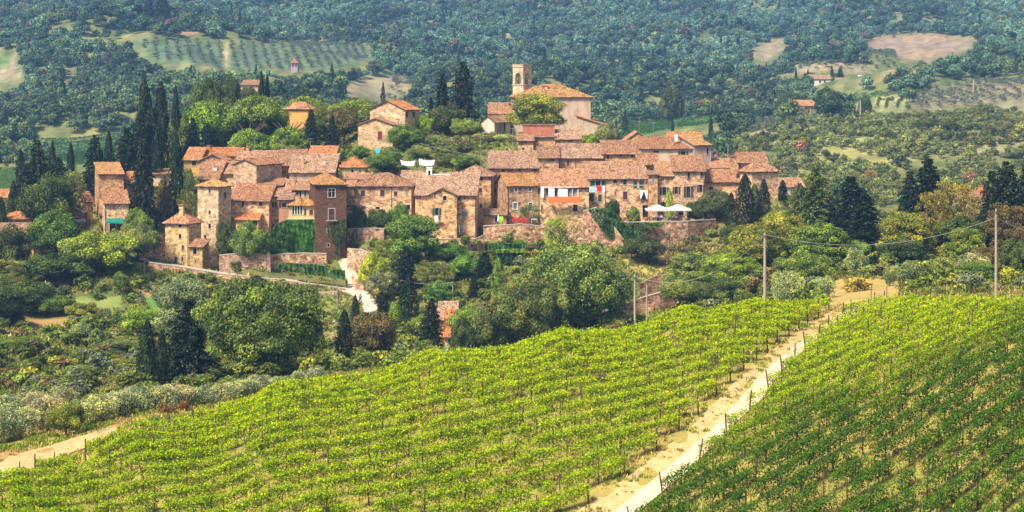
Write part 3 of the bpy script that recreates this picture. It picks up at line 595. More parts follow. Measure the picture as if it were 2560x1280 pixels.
def mat_road(name, c0, c1, scale=1.2):
    m, nt, out = newmat(name); tc = nd(nt, 'ShaderNodeTexCoord'); n = noise(nt, tc.outputs['Object'], scale, 6, .65)
    c = ramp(nt, n, [(.3, c0), (.55, c1), (.75, tuple(x * 1.08 for x in c1))]); principled(nt, out, c, .95, .05, n, .4, .05); return m
M['sand'] = mat_road('pale_gravel', (.44, .31, .17), (.66, .50, .33), .6)
M['drygrass'] = mat_road('trodden_straw', (.36, .26, .08), (.58, .38, .18), 1.3)
M['road'] = mat_road('pale_road', (.40, .33, .26), (.54, .46, .38))
M['asphalt'] = mat_road('worn_road', (.20, .19, .19), (.32, .30, .28))
pathL = [(1370,1330),(1470,1262),(1590,1180),(1712,1085),(1795,1000),(1878,920),(1965,850),(2045,800),(2098,768)]
pathM = [(1480,1330),(1560,1262),(1660,1180),(1770,1085),(1850,1000),(1922,920),(2010,850),(2085,800),(2122,768)]
pathM += [(2150,757)]; pathL += [(2140,748)]
pathR = [(1550,1330),(1620,1262),(1720,1180),(1812,1085),(1905,1000),(1962,920),(2045,850),(2118,800),(2190,768),(2230,757)]
strip('grass_verge', [(G2(*a), G2(*b_)) for a, b_ in zip(pathL, pathM)], M['drygrass'], .05)
strip('gravel_path', [(G2(*a), G2(*b_)) for a, b_ in zip(pathM, pathR)], M['sand'], .08)
pl = [(-60,1238),(60,1180),(180,1132),(300,1085)]; pr = [(-60,1180),(60,1132),(180,1098),(290,1068)]
strip('dirt_track', [(G2(*a), G2(*b_)) for a, b_ in zip(pl, pr)], M['drygrass'], .06)
# ================================================================ buildings
def tile_slope(mb, E0, e, L, s, V, t0, t1, pitch=.27, amp=.05):
    """one roof slope made of tile columns: E0 eave start, e unit eave direction, s upslope unit vector, V slope length; the top runs from t0 to t1"""
    nrm = e.cross(s).normalized(); n = max(2, int(L / pitch)); uo = random.uniform(0, 50)
    def vmax(u):
        if u < t0: return V * u / t0
        if u > t1: return V * (L - u) / max(L - t1, 1e-6)
        return V
    for i in range(n):
        a = L * i / n; b_ = L * (i + 1) / n; m_ = (a + b_) / 2; q = random.uniform(-.05, .05)
        sg = lambda u: nrm * (.035 * math.sin(u * 1.1 + uo) + .025 * math.sin(u * 2.7 + uo * 2)); ca, cm, cb = E0 + e * a + sg(a), E0 + e * m_ + nrm * amp + sg(m_), E0 + e * b_ + sg(b_)
        va, vm, vb = vmax(a), vmax(m_), vmax(b_)
        la, lm = s * q, s * q
        mb.quad(ca + la, cm + lm, cm + s * vm, ca + s * va, uv=((uo + a, 0), (uo + m_, 0), (uo + m_, vm), (uo + a, va)))
        mb.quad(cm + lm, cb + la, cb + s * vb, cm + s * vm, uv=((uo + m_, 0), (uo + b_, 0), (uo + b_, vb), (uo + m_, vm)))
    # slab below with its edges
    d = -nrm * .05; d2 = -nrm * .17
    P = [E0, E0 + e * L, E0 + e * t1 + s * V, E0 + e * t0 + s * V]
    if t1 - t0 < 1e-4: P = P[:3]
    mb.poly([p + d2 for p in reversed(P)], 1)
    for i in range(len(P)):
        a, b_ = P[i], P[(i + 1) % len(P)]; mb.quad(a + d2, b_ + d2, b_ + d * .2, a + d * .2, mi=1)
def ridge_caps(mb, A, B):
    d = (B - A); L = d.length
    if L < .3: return
    n = max(1, int(L / .45)); d.normalize(); sd_ = d.cross(Vector((0, 0, 1))).normalized()
    for i in range(n):
        a = A + d * (L * i / n); b_ = A + d * (L * (i + 1) / n + .03); z = Vector((0, 0, .10 + random.uniform(-.012, .012))); w_ = sd_ * .14
        lo = Vector((0, 0, -.03)); u0 = random.uniform(0, 60)
        uv = ((u0, u0),) * 4
        mb.quad(a + w_ + lo, b_ + w_ + lo, b_ + z, a + z, uv=uv); mb.quad(a + z, b_ + z, b_ - w_ + lo, a - w_ + lo, uv=uv)

def build_roof(h, a, b, Hh, parent):
    kind, rise = h['roof']; o = h['o']; mb = MB(); X, Y, Z = Vector((1,0,0)), Vector((0,1,0)), Vector((0,0,1)); g = min(.3, o)
    def slope(E0, e, L, up, run, p, t0, t1):
        s = (up + Z * p); V = run * s.length; tile_slope(mb, E0, e, L, s.normalized(), V, t0, t1)
    if kind == 'gx':
        p = rise / (b / 2)
        slope(Vector((-g, -o, Hh - o * p)), X, a + 2 * g, Y, b / 2 + o, p, 0, a + 2 * g)
        slope(Vector((a + g, b + o, Hh - o * p)), -X, a + 2 * g, -Y, b / 2 + o, p, 0, a + 2 * g)
        ridge_caps(mb, Vector((-g, b / 2, Hh + rise)), Vector((a + g, b / 2, Hh + rise)))
    elif kind == 'gy':
        p = rise / (a / 2)
        slope(Vector((-o, b + g, Hh - o * p)), -Y, b + 2 * g, X, a / 2 + o, p, 0, b + 2 * g)
        slope(Vector((a + o, -g, Hh - o * p)), Y, b + 2 * g, -X, a / 2 + o, p, 0, b + 2 * g)
        ridge_caps(mb, Vector((a / 2, -g, Hh + rise)), Vector((a / 2, b + g, Hh + rise)))
    elif kind in ('hip', 'hipF'):
        p = rise / (min(a, b) / 2); r = min(a, b) / 2 + o; z = Hh - o * p
        LA, LB = a + 2 * o, b + 2 * o
        slope(Vector((-o, -o, z)), X, LA, Y, r, p, r, LA - r); slope(Vector((a + o, b + o, z)), -X, LA, -Y, r, p, r, LA - r)
        slope(Vector((a + o, -o, z)), Y, LB, -X, r, p, r, LB - r); slope(Vector((-o, b + o, z)), -Y, LB, X, r, p, r, LB - r)
        t = Hh + rise; c = [Vector((-o, -o, z)), Vector((a + o, -o, z)), Vector((a + o, b + o, z)), Vector((-o, b + o, z))]
        if a >= b: k1, k2 = Vector((b / 2, b / 2, t)), Vector((a - b / 2, b / 2, t)); E = [(0, k1), (3, k1), (1, k2), (2, k2)]
        else: k1, k2 = Vector((a / 2, a / 2, t)), Vector((a / 2, b - a / 2, t)); E = [(0, k1), (1, k1), (2, k2), (3, k2)]
        for i, k in E: ridge_caps(mb, c[i], k)
        ridge_caps(mb, k1, k2)
    elif kind == 'sA':
        p = rise / b; slope(Vector((-g, -o, Hh - o * p)), X, a + 2 * g, Y, b + o + g, p, 0, a + 2 * g)
        ridge_caps(mb, Vector((-g, b + g, Hh + rise + g * p)), Vector((a + g, b + g, Hh + rise + g * p)))
    elif kind == 'sR':   # low at x = a
        p = rise / a; slope(Vector((a + o, -g, Hh - o * p)), Y, b + 2 * g, -X, a + o + g, p, 0, b + 2 * g)
        ridge_caps(mb, Vector((-g, -g, Hh + rise + g * p)), Vector((-g, b + g, Hh + rise + g * p)))
    elif kind == 'flatcap':
        mb.box(-.15, -.15, Hh + .003, a + .15, b + .15, Hh + rise)
        return mb.build('roof', [M['roof'], M['dark_wood']], parent, color=h['rt'])
    return mb.build('roof', [M['roof'], M['dark_wood']], parent, color=h['rt'])

def top_profile(h, face, a, b, Hh):
    """extra wall polygon above the eave line on a face, as (u, z) points"""
    kind, rise = h['roof']
    if kind == 'gx' and face in 'BD': return [(0, Hh), (b, Hh), (b / 2, Hh + rise - .06)]
    if kind == 'gy' and face in 'AK': return [(0, Hh), (a, Hh), (a / 2, Hh + rise - .06)]
    if kind == 'sA':
        if face == 'B': return [(0, Hh), (b, Hh), (b, Hh + rise - .06)]
        if face == 'D': return [(0, Hh), (b, Hh), (0, Hh + rise - .06)]
        if face == 'K': return [(0, Hh), (a, Hh), (a, Hh + rise - .06), (0, Hh + rise - .06)]
    if kind == 'sR':
        if face == 'A': return [(0, Hh), (a, Hh), (0, Hh + rise - .06)]
        if face == 'K': return [(0, Hh), (a, Hh), (a, Hh + rise - .06)]
        if face == 'D': return [(0, Hh), (b, Hh), (b, Hh + rise - .06), (0, Hh + rise - .06)]
    return None

WIN_DEPTH = .24
def window(parent, kind, fr, u0, z0, u1, z1, tint):
    """fr(u, z, d) -> house-local point, d outward from the wall"""
    def bx(mb, ua, za, ub, zb, d0, d1, mi=0):
        c = [fr(ua, za, d0), fr(ub, za, d0), fr(ub, zb, d0), fr(ua, zb, d0), fr(ua, za, d1), fr(ub, za, d1), fr(ub, zb, d1), fr(ua, zb, d1)]
        n = len(mb.v); mb.v += c
        for f in ((0, 3, 2, 1), (4, 5, 6, 7), (0, 1, 5, 4), (1, 2, 6, 5), (2, 3, 7, 6), (3, 0, 4, 7)): mb.f.append(tuple(n + k for k in f)); mb.uv.append(None); mb.mi.append(mi)
    w, hh = u1 - u0, z1 - z0; mb = MB()
    white = kind in ('white', 'bifora', 'brownw'); t = .14 if white else .09; fm = M['white'] if kind == 'white' else M['frame']
    # surround
    bx(mb, u0 - t, z1, u1 + t, z1 + t, -.02, .035); bx(mb, u0 - t, z0, u0, z1, -.02, .03); bx(mb, u1, z0, u1 + t, z1, -.02, .03)
    bx(mb, u0 - t - .05, z0 - t, u1 + t + .05, z0, -.02, .10)
    wn_ = mb.build('window', fm, parent)
    D = WIN_DEPTH - .03
    if kind != 'loggia':
        g = MB(); g.quad(fr(u0, z0, -D), fr(u1, z0, -D), fr(u1, z1, -D), fr(u0, z1, -D)); g.build('pane', M['glass'], wn_)
        # glazing bars
        bar = MB(); bw = .035
        bx(bar, (u0 + u1) / 2 - bw, z0, (u0 + u1) / 2 + bw, z1, -D, -D + .04); bx(bar, u0, z0, u0 + bw, z1, -D, -D + .04); bx(bar, u1 - bw, z0, u1, z1, -D, -D + .04)
        if hh > 1.0: bx(bar, u0, z0 + hh * .62, u1, z0 + hh * .62 + bw, -D, -D + .045)
        if kind not in ('dark', 'arch') or w > .8: bar.build('glazing_bar', M['white'] if kind in ('white', 'bifora', 'grey') else M['dark_wood'], wn_)
    cm = {'green': 'green', 'brown': 'brown', 'brownw': 'brown', 'red': 'red', 'grey': 'grey'}.get(kind)
    def leaf(ua, ub, d0, mat):
        s = MB(); bx(s, ua, z0 + .02, ub, z1 - .02, d0, d0 + .045); n = max(3, int(hh / .22))
        for i in range(n):
            za = z0 + .06 + (hh - .12) * i / n; bx(s, ua + .04, za, ub - .04, za + (hh / n) * .45, d0 + .045, d0 + .07)
        s.build('shutter', mat, wn_)
    if cm:
        mid = (u0 + u1) / 2
        if w > .55: leaf(u0 + .01, mid - .006, -.10, M[cm]); leaf(mid + .006, u1 - .01, -.10, M[cm])
        else: leaf(u0 + .01, u1 - .01, -.10, M[cm])
    if kind.startswith('open'):
        mt = {'g': M['green'], 'b': M['brown'], 'k': M['dark_wood']}[kind[4]]; lw = w * .55
        leaf(u0 - t - lw, u0 - t, .045, mt); leaf(u1 + t, u1 + t + lw, .045, mt)
    if kind in ('arch', 'bifora'):
        s = MB(); spans = [(u0, u1)] if kind == 'arch' else [(u0, (u0 + u1) / 2 - .05), ((u0 + u1) / 2 + .05, u1)]
        for ua, ub in spans:
            r = (ub - ua) / 2; c = (ua + ub) / 2; zc = z1 - r; N = 7
            for i in range(N):
                t0_, t1_ = math.pi * i / N, math.pi * (i + 1) / N
                p0 = (c - r * math.cos(t0_), zc + r * math.sin(t0_)); p1 = (c - r * math.cos(t1_), zc + r * math.sin(t1_))
                s.quad(fr(p0[0], p0[1], .0), fr(p1[0], p1[1], .0), fr(p1[0], z1, .0), fr(p0[0], z1, .0))
                s.quad(fr(p0[0], p0[1], .0), fr(p0[0], p0[1], -D), fr(p1[0], p1[1], -D), fr(p1[0], p1[1], .0))
        if kind == 'bifora': bx(s, (u0 + u1) / 2 - .055, z0, (u0 + u1) / 2 + .055, z1, -.1, .01)
        s.build('arch', M['frame'], wn_)
    if kind == 'loggia':
        n = 4
        for i in range(n + 1):
            s = MB(); uu = u0 + w * i / n; bx(s, uu - .07, z0, uu + .07, z1, -.2, -.02); s.build('column', M['white'], wn_)
        s = MB(); bx(s, u0, z0, u1, z0 + .08, -.16, -.06); bx(s, u0, z0 + hh * .38, u1, z0 + hh * .38 + .06, -.16, -.06); s.build('rail', M['dark_wood'], wn_)
        g = MB(); g.quad(fr(u0, z0, -WIN_DEPTH), fr(u1, z0, -WIN_DEPTH), fr(u1, z1, -WIN_DEPTH), fr(u0, z1, -WIN_DEPTH)); g.build('pane', M['glass'], wn_)
    return wn_

def wall_mesh(h, a, b, Hh, wins):
    """four walls with real openings; wins: face -> list of (u0, z0, u1, z1)"""
    mb = MB()
    faces = {'A': (Vector((0, 0, 0)), Vector((1, 0, 0)), a, Vector((0, -1, 0))), 'B': (Vector((a, 0, 0)), Vector((0, 1, 0)), b, Vector((1, 0, 0))),
             'K': (Vector((a, b, 0)), Vector((-1, 0, 0)), a, Vector((0, 1, 0))), 'D': (Vector((0, b, 0)), Vector((0, -1, 0)), b, Vector((-1, 0, 0)))}
    for f, (O, e, L, n) in faces.items():
        ws = wins.get(f, []); us = sorted({0.0, L, *[w[0] for w in ws], *[w[2] for w in ws]}); zs = sorted({-1.5, Hh, *[w[1] for w in ws], *[w[3] for w in ws]})
        P = lambda u, z, d=0: O + e * u + Vector((0, 0, z)) + n * d
        for i in range(len(us) - 1):
            for j in range(len(zs) - 1):
                cu, cz = (us[i] + us[i + 1]) / 2, (zs[j] + zs[j + 1]) / 2
                if any(w[0] < cu < w[2] and w[1] < cz < w[3] for w in ws): continue
                mb.quad(P(us[i], zs[j]), P(us[i + 1], zs[j]), P(us[i + 1], zs[j + 1]), P(us[i], zs[j + 1]))
        for (u0, z0, u1, z1) in ws:
            D = -WIN_DEPTH
            mb.quad(P(u0, z0), P(u1, z0), P(u1, z0, D), P(u0, z0, D)); mb.quad(P(u0, z1, D), P(u1, z1, D), P(u1, z1), P(u0, z1))
            mb.quad(P(u0, z0), P(u0, z0, D), P(u0, z1, D), P(u0, z1)); mb.quad(P(u1, z0, D), P(u1, z0), P(u1, z1), P(u1, z1, D))
        tp_ = top_profile(h, f, a, b, Hh)
        if tp_: mb.poly([P(u, z) for u, z in tp_])
    return mb, faces

HOUSES = {}
def build_house(h):
    L, C, Y, th = h['L'], h['C'], h['Y'], math.radians(h['th']); l, c = (L - CX) / F, (C - CX) / F
    s, co = math.sin(th), math.cos(th)
    if th >= 0: P0 = Vector((c * Y, Y)); a = (P0.x - l * Y) / (co + l * s); P1 = P0 + Vector((-co, s)) * a
    else:       # left corner nearest
        P1 = Vector((l * Y, Y)); a = (c * Y - P1.x) / (co - c * (-s)) if True else 0
        P0 = P1 + Vector((co, -s)) * a
    b = h['b']
    if b is None:
        S = (h['S'] - CX) / F; Q = P0 if th >= 0 else P1; b = (S * Q.y - Q.x) / (s - S * co); b = min(max(b, 2.5), 16)
    Hh_abs = (HOR - h['eave']) * Y / F; zb = (HOR - h['base']) * Y / F; Hh = Hh_abs - zb
    root = empty(h['name'], (P1.x, P1.y, zb), -th, h['label'], h['cat'])
    # windows: place by line of sight on face A, B or D
    ex, ey = Vector((co, -s)), Vector((s, co)); wl_ = []
    for (px, py, w, hh, kind) in h['wins']:
        r = (px - CX) / F; cands = []
        for f, O2, e2, LL in (('A', P1, ex, a), ('B', P0, ey, b), ('D', P1 + ey * b, -ey, b)):
            den = e2.x - r * e2.y
            if abs(den) < 1e-6: continue
            u = (r * O2.y - O2.x) / den; yy = O2.y + e2.y * u
            nrm = {'A': -ey, 'B': ex, 'D': -ex}[f]
            if -.05 < u < LL + .05 and (nrm.x * r + nrm.y) < 0: cands.append((yy, f, u, abs(e2.x - r * e2.y)))
        if not cands: continue
        yy, f, u, fs = min(cands); z = (HOR - py) * yy / F - zb
        ww = w * yy / F / max(fs, .25) / 2; hv = hh * yy / F / 2; LL = a if f == 'A' else b
        u0, u1 = max(.12, u - ww), min(LL - .12, u + ww); z0, z1 = z - hv, min(z + hv, Hh - .02 if h['roof'][0] not in ('gy','gx') else z + hv)
        if u1 - u0 < .15 or z1 - z0 < .15: continue
        if z1 > Hh - .02:                                     # attic opening lies above the eave line
            z1 = Hh - .05; z0 = min(z0, z1 - .6)
        wl_.append((f, u0, z0, u1, z1, kind))
    wd = {}
    for f, u0, z0, u1, z1, k in wl_: wd.setdefault(f, []).append((u0, z0, u1, z1))
    mb, faces = wall_mesh(h, a, b, Hh, wd)
    mb.build('wall', M[h['mat']], root, color=h['tint'])
    roof = build_roof(h, a, b, Hh, root)
    for f, u0, z0, u1, z1, k in wl_:
        O, e, LL, n = faces[f]
        window(root, k, (lambda u, z, d, O=O, e=e, n=n: O + e * u + Vector((0, 0, z)) + n * d), u0, z0, u1, z1, h['tint'])
    for cdef in h['ch']:
        px, pt, hp, wp = cdef[:4]; ck = cdef[4] if len(cdef) > 4 else 'stone'
        Yc = Y + min(b * .45, 5); lx = (px - CX) / F * Yc - P1.x; ly = Yc - P1.y
        x = lx * co - ly * s; y = lx * s + ly * co
        zt = (HOR - pt) * Yc / F - zb; hz_ = hp * Yc / F + .5; w = wp * Yc / F / 2
        cm = MB(); cm.box(x - w, y - w * .8, zt - hz_, x + w, y + w * .8, zt - .18)
        mt = {'stone': M['stone'], 'terracotta': M['terracotta'], 'white': M['white'], 'metal': M['metal'], 'ochre': M['orange']}[ck]
        co_ = cm.build('chimney', mt, roof, color=h['tint'])
        cp = MB(); cp.box(x - w * 1.2, y - w, zt - .18, x + w * 1.2, y + w, zt - .10)
        for q in (-.8, 0, .8): cp.box(x + q * w - .06, y - .06 * 1, zt - .10, x + q * w + .06, y + .06, zt)
        cp.box(x - w * 1.2, y - w, zt, x + w * 1.2, y + w, zt + .07)
        cp.build('chimney_cap', M['terracotta'], root)
    # gutter along the front eave and downpipes
    if a > 3 and h['roof'][0] in ('sA', 'hip', 'gx', 'hipF'):
        p = h['roof'][1] / (b if h['roof'][0] == 'sA' else (min(a, b) / 2)); g = MB(); zz = Hh - h['o'] * p - .07
        g.tube([(-.2, -h['o'] - .05, zz), (a + .2, -h['o'] - .05, zz)], .06, 5); g.build('gutter', M['gutter'], root)
    for px in h['pipes']:
        r = (px - CX) / F; den = ex.x - r * ex.y; u = min(max((r * P1.y - P1.x) / den, .1), a - .1)
        g = MB(); g.tube([(u, -h['o'], Hh - .1), (u, -.09, Hh - .5), (u, -.09, .2)], .055, 5); g.build('downpipe', M['gutter'], root)
    h['root'] = root; h['P1'] = P1; h['a'] = a; h['bb'] = b; h['zb'] = zb; h['Hh'] = Hh
    return root
_hr = random.Random(31)
for h in H:                                    # no two houses are built of quite the same stone or tile
    g_ = _hr.uniform(.86, 1.10); w_ = _hr.uniform(-.07, .07)
    h['tint'] = (h['tint'][0] * g_, h['tint'][1] * g_ * (1 + w_ * .5), h['tint'][2] * g_ * (1 + w_ * 2.2))
    g_ = _hr.uniform(.82, 1.14); w_ = _hr.uniform(-.08, .12)
    h['rt'] = (h['rt'][0] * g_, h['rt'][1] * g_ * (1 + w_), h['rt'][2] * g_ * (1 + w_ * 1.8)); build_house(h)

# ---------------------------------------------------------------- bell tower
def bell_tower():
    Y, L, C, S = 508, 1282, 1308, 1329; th = math.radians(40); l, c = (L - CX) / F, (C - CX) / F
    s, co = math.sin(th), math.cos(th); P0 = Vector((c * Y, Y)); a = (P0.x - l * Y) / (co + l * s); P1 = P0 + Vector((-co, s)) * a; b = a
    z = lambda py: (HOR - py) * Y / F
    zb = z(335); root = empty('bell_tower', (P1.x, P1.y, zb), -th, 'square pale stone bell tower with an arched opening on each side', 'bell tower')
    body = MB(); t = .55; z0, z1, z2 = z(212) - zb, z(168) - zb, z(161) - zb
    body.box(0, 0, -3, a, b, z0)
    ao = a * .30; top_arch = z(182) - zb
    # four corner piers and the wall over the arches
    for (xa, ya) in ((0, 0), (a - (a - 2 * ao) / 2 - .0, 0), (0, b - (a - 2 * ao) / 2), (a - (a - 2 * ao) / 2, b - (a - 2 * ao) / 2)):
        body.box(xa, ya, z0 + .002, xa + (a - 2 * ao) / 2, ya + (a - 2 * ao) / 2, z1)
    pw = (a - 2 * ao) / 2; r = ao
    for side in range(4):
        def P(u, zz, d):
            if side == 0: return Vector((u, d, zz))
            if side == 1: return Vector((a - d, u, zz))
            if side == 2: return Vector((a - u, b - d, zz))
            return Vector((d, b - u, zz))
        zc = top_arch - r; N = 8
        for i in range(N):
            t0_, t1_ = math.pi * i / N, math.pi * (i + 1) / N
            p0 = (a / 2 - r * math.cos(t0_), zc + r * math.sin(t0_)); p1 = (a / 2 - r * math.cos(t1_), zc + r * math.sin(t1_))
            for d in (.004, t): body.quad(P(p0[0], p0[1], d), P(p1[0], p1[1], d), P(p1[0], z1, d), P(p0[0], z1, d))
            body.quad(P(p0[0], p0[1], .004), P(p0[0], p0[1], t), P(p1[0], p1[1], t), P(p1[0], p1[1], .004))
    body.build('wall', M['stone_light'], root, color=(.60, .48, .35))
    cr = MB()
    for zz, hh in ((z0 - .05, .2), (z1, .22)): cr.box(-.14, -.14, zz, a + .14, b + .14, zz + hh)
    cr.build('cornice', M['frame'], root)
    im = MB(); zi = top_arch - r - .1
    for (x0_, y0_) in ((pw - .2, -.06), (a - pw - .35, -.06)): im.box(x0_, y0_, zi, x0_ + .55, y0_ + .1, zi + .16)
    for (x0_, y0_) in ((a - .04, pw - .2), (a - .04, b - pw - .35)): im.box(x0_, y0_, zi, x0_ + .1, y0_ + .55, zi + .16)
    im.build('impost', M['frame'], root)
    pp = MB(); pp.box(-.02, -.02, z1 + .222, a + .02, b + .02, z2 - .1); pp.build('parapet', M['stone_light'], root, color=(.60, .48, .35))
    cp = MB(); cp.box(-.12, -.12, z2 - .097, a + .12, b + .12, z2 + .06); cp.build('coping', M['frame'], root)
    bell = MB(); n = 10; prof = [(0.08, .55), (.2, .5), (.25, .2), (.34, .02), (.42, -.05)]; cz = top_arch - 1.1
    for i in range(len(prof) - 1):
        for k in range(n):
            t0_, t1_ = 2 * math.pi * k / n, 2 * math.pi * (k + 1) / n
            q = lambda rr, zz, tt: Vector((a / 2 + rr * math.cos(tt), b / 2 + rr * math.sin(tt), cz + zz))
            bell.quad(q(prof[i][0], prof[i][1], t0_), q(prof[i][0], prof[i][1], t1_), q(prof[i + 1][0], prof[i + 1][1], t1_), q(prof[i + 1][0], prof[i + 1][1], t0_))
    bell.tube([(0.4, b / 2, cz + .6), (a - .4, b / 2, cz + .6)], .07, 5); bell.build('bell', M['metal'], root)
bell_tower()

# ---------------------------------------------------------------- retaining walls
def rwall(label, pts, tint=(.50, .36, .25), thick=.7, name='retaining_wall', cope=True, mat='stone_wall', step=1.6):
    """pts: (px, py_top, py_bottom, Y)"""
    first = W(pts[0][0], pts[0][2], pts[0][3]); root = empty(name, first, 0, label, 'stone wall')
    mb = MB(); cp = MB(); P = []
    for (p, q) in zip(pts[:-1], pts[1:]):
        n = max(1, int(abs(q[0] - p[0]) / (12 * step)))
        for k in range(n):
            t = k / n; P.append(tuple(p[i] + (q[i] - p[i]) * t for i in range(4)))
    P.append(pts[-1]); back = Vector((0, thick, 0)); prev = None
    for i, (px, t, bt, Y) in enumerate(P):
        jit = random.uniform(-.05, .05); top = W(px, t, Y) - first + Vector((0, jit, random.uniform(-.06, .06))); bot = W(px, bt, Y) - first; bot.z -= 1.2; bot.y -= .25
        if prev:
            pt, pb = prev
            mb.quad(pb, bot, top, pt); mb.quad(pt, top, top + back, pt + back); mb.quad(bot + back, pb + back, pt + back, top + back)
            if cope:
                u = Vector((0, -.07, .005)); v = Vector((0, -.07, .13)); w_ = Vector((0, thick + .05, .13))
                cp.quad(pt + u, top + u, top + v, pt + v); cp.quad(pt + v, top + v, top + w_, pt + w_)
        if i in (0, len(P) - 1): mb.quad(bot, bot + back, top + back, top) if i else mb.quad(bot + back, bot, top, top + back)
        prev = (top, bot)
    mb.build('wall', M[mat], root, color=tint)
    if cope: cp.build('coping', M['frame'], root)
    return root
rwall('long low stone wall carrying the road below the yellow stone house', [(372, 657, 712, 405), (460, 669, 718, 405), (545, 684, 722, 405), (700, 700, 728, 403), (790, 712, 732, 401), (862, 722, 736, 400)], (.52, .38, .27))
rwall('tall grey pink stone wall under the bushes right of the pale tower', [(548, 640, 690, 412), (600, 634, 692, 412), (676, 637, 698, 411)], (.46, .34, .27))
rwall('tall terrace wall carrying the yellow loggia behind the ivy', [(717, 549, 672, 420.2), (818, 549, 672, 420.2)], (.55, .42, .28), thick=9)
rwall('weathered stone wall under the ivy covered terrace', [(676, 640, 690, 414), (715, 634, 680, 415), (816, 634, 672, 416)], (.52, .38, .26))
rwall('stone wall below the dark bushes right of the brick tower', [(868, 573, 625, 424), (960, 572, 622, 424)], (.46, .34, .26))
rwall('lower stone wall falling beside the steep lane', [(868, 622, 680, 412), (905, 625, 690, 409), (940, 640, 700, 406)], (.50, .37, .28))
rwall('pink rendered stone wall hugging the bend of the lane', [(886, 700, 715, 400), (910, 692, 722, 398), (932, 706, 742, 393), (944, 735, 765, 388)], (.52, .36, .26))
rwall('low rough stone base wall under the laundry house', [(1040, 598, 622, 417), (1188, 598, 620, 417), (1212, 588, 620, 418)], (.50, .38, .25))
rwall('long rough stone wall under the centre garden terrace', [(1208, 566, 620, 420), (1300, 561, 628, 419), (1352, 566, 635, 419), (1400, 600, 640, 418), (1470, 600, 645, 418)], (.47, .33, .23))
rwall('leaning stone buttress wall with arched niche left of the parasol terrace', [(1458, 528, 610, 424), (1490, 520, 625, 421), (1530, 560, 640, 418), (1560, 600, 650, 415)], (.44, .30, .22))
rwall('great rubble retaining wall below the parasol terrace', [(1530, 557, 650, 420), (1560, 556, 652, 419), (1640, 555, 652, 418), (1720, 554, 650, 419), (1790, 549, 640, 424)], (.46, .33, .25))
rwall('stone wall beside the sloping road behind the concrete poles', [(1510, 783, 810, 352), (1560, 765, 815, 352), (1600, 748, 812, 353), (1650, 733, 808, 354), (1690, 728, 800, 356)], (.50, .36, .27))
rwall('stone bank above the sloping road behind the poles', [(1600, 708, 745, 372), (1640, 690, 735, 374), (1690, 680, 728, 376)], (.42, .29, .22), cope=False)
rwall('rubble bank left of the yellow stone house', [(352, 640, 664, 409), (375, 600, 660, 413), (412, 585, 655, 417)], (.40, .29, .20), cope=False)
rwall('low dry stone wall in the garden left of the lane', [(796, 733, 748, 394), (842, 730, 744, 394)], (.50, .40, .28))
rwall('long pale wall under the cedars on the far left hillside', [(168, 66, 76, 1350), (250, 71, 82, 1345), (390, 78, 92, 1330)], (.44, .33, .28), step=3)
rwall('bright white wall at the edge of the far right field', [(2145, 188, 196, 1180), (2222, 190, 197, 1180)], (.95, .92, .88), mat='plaster', step=3)
# road that rests on the long wall, and the lane
def road3(name, edge, mat, w0=3.6):
    mb = MB(); prev = None
    for (px, py, Y) in edge:
        a = W(px, py, Y) + Vector((0, .55, -.35)); c = a + Vector((0, w0, .12))
        if prev: mb.quad(prev[0], a, c, prev[1])
        prev = (a, c)
    o = mb.build(name, mat); o['kind'] = 'structure'
road3('village_road', [(340, 643, 407), (372, 652, 405.5), (400, 659, 405.5), (460, 667, 405.5), (545, 682, 405.5), (700, 698, 403.5), (790, 710, 401.5), (862, 720, 400.5)], M['road'])
laneL = [(862,716),(868,740),(880,770),(890,800)]; laneR = [(896,712),(925,738),(944,768),(950,800)]
strip('gravel_lane', [(G2(*a, 340, 460), G2(*b_, 340, 460)) for a, b_ in zip([(838,722),(880,740),(905,762),(915,800)], [(882,712),(918,730),(940,755),(950,800)])], M['road'], .12, 1.0)
strip('steep_lane', [(G2(*a, 380, 460), G2(*b_, 380, 460)) for a, b_ in zip([(846,655),(862,690),(868,712)], [(868,645),(886,675),(905,705)])], M['sand'], .12, 1.0)
strip('sloping_road', [(W(1505, 786, 354).xy.to_3d(), W(1505, 786, 357).xy.to_3d()), (W(1700, 722, 356).xy.to_3d(), W(1700, 722, 360).xy.to_3d())], M['asphalt'], .3, 1.0)
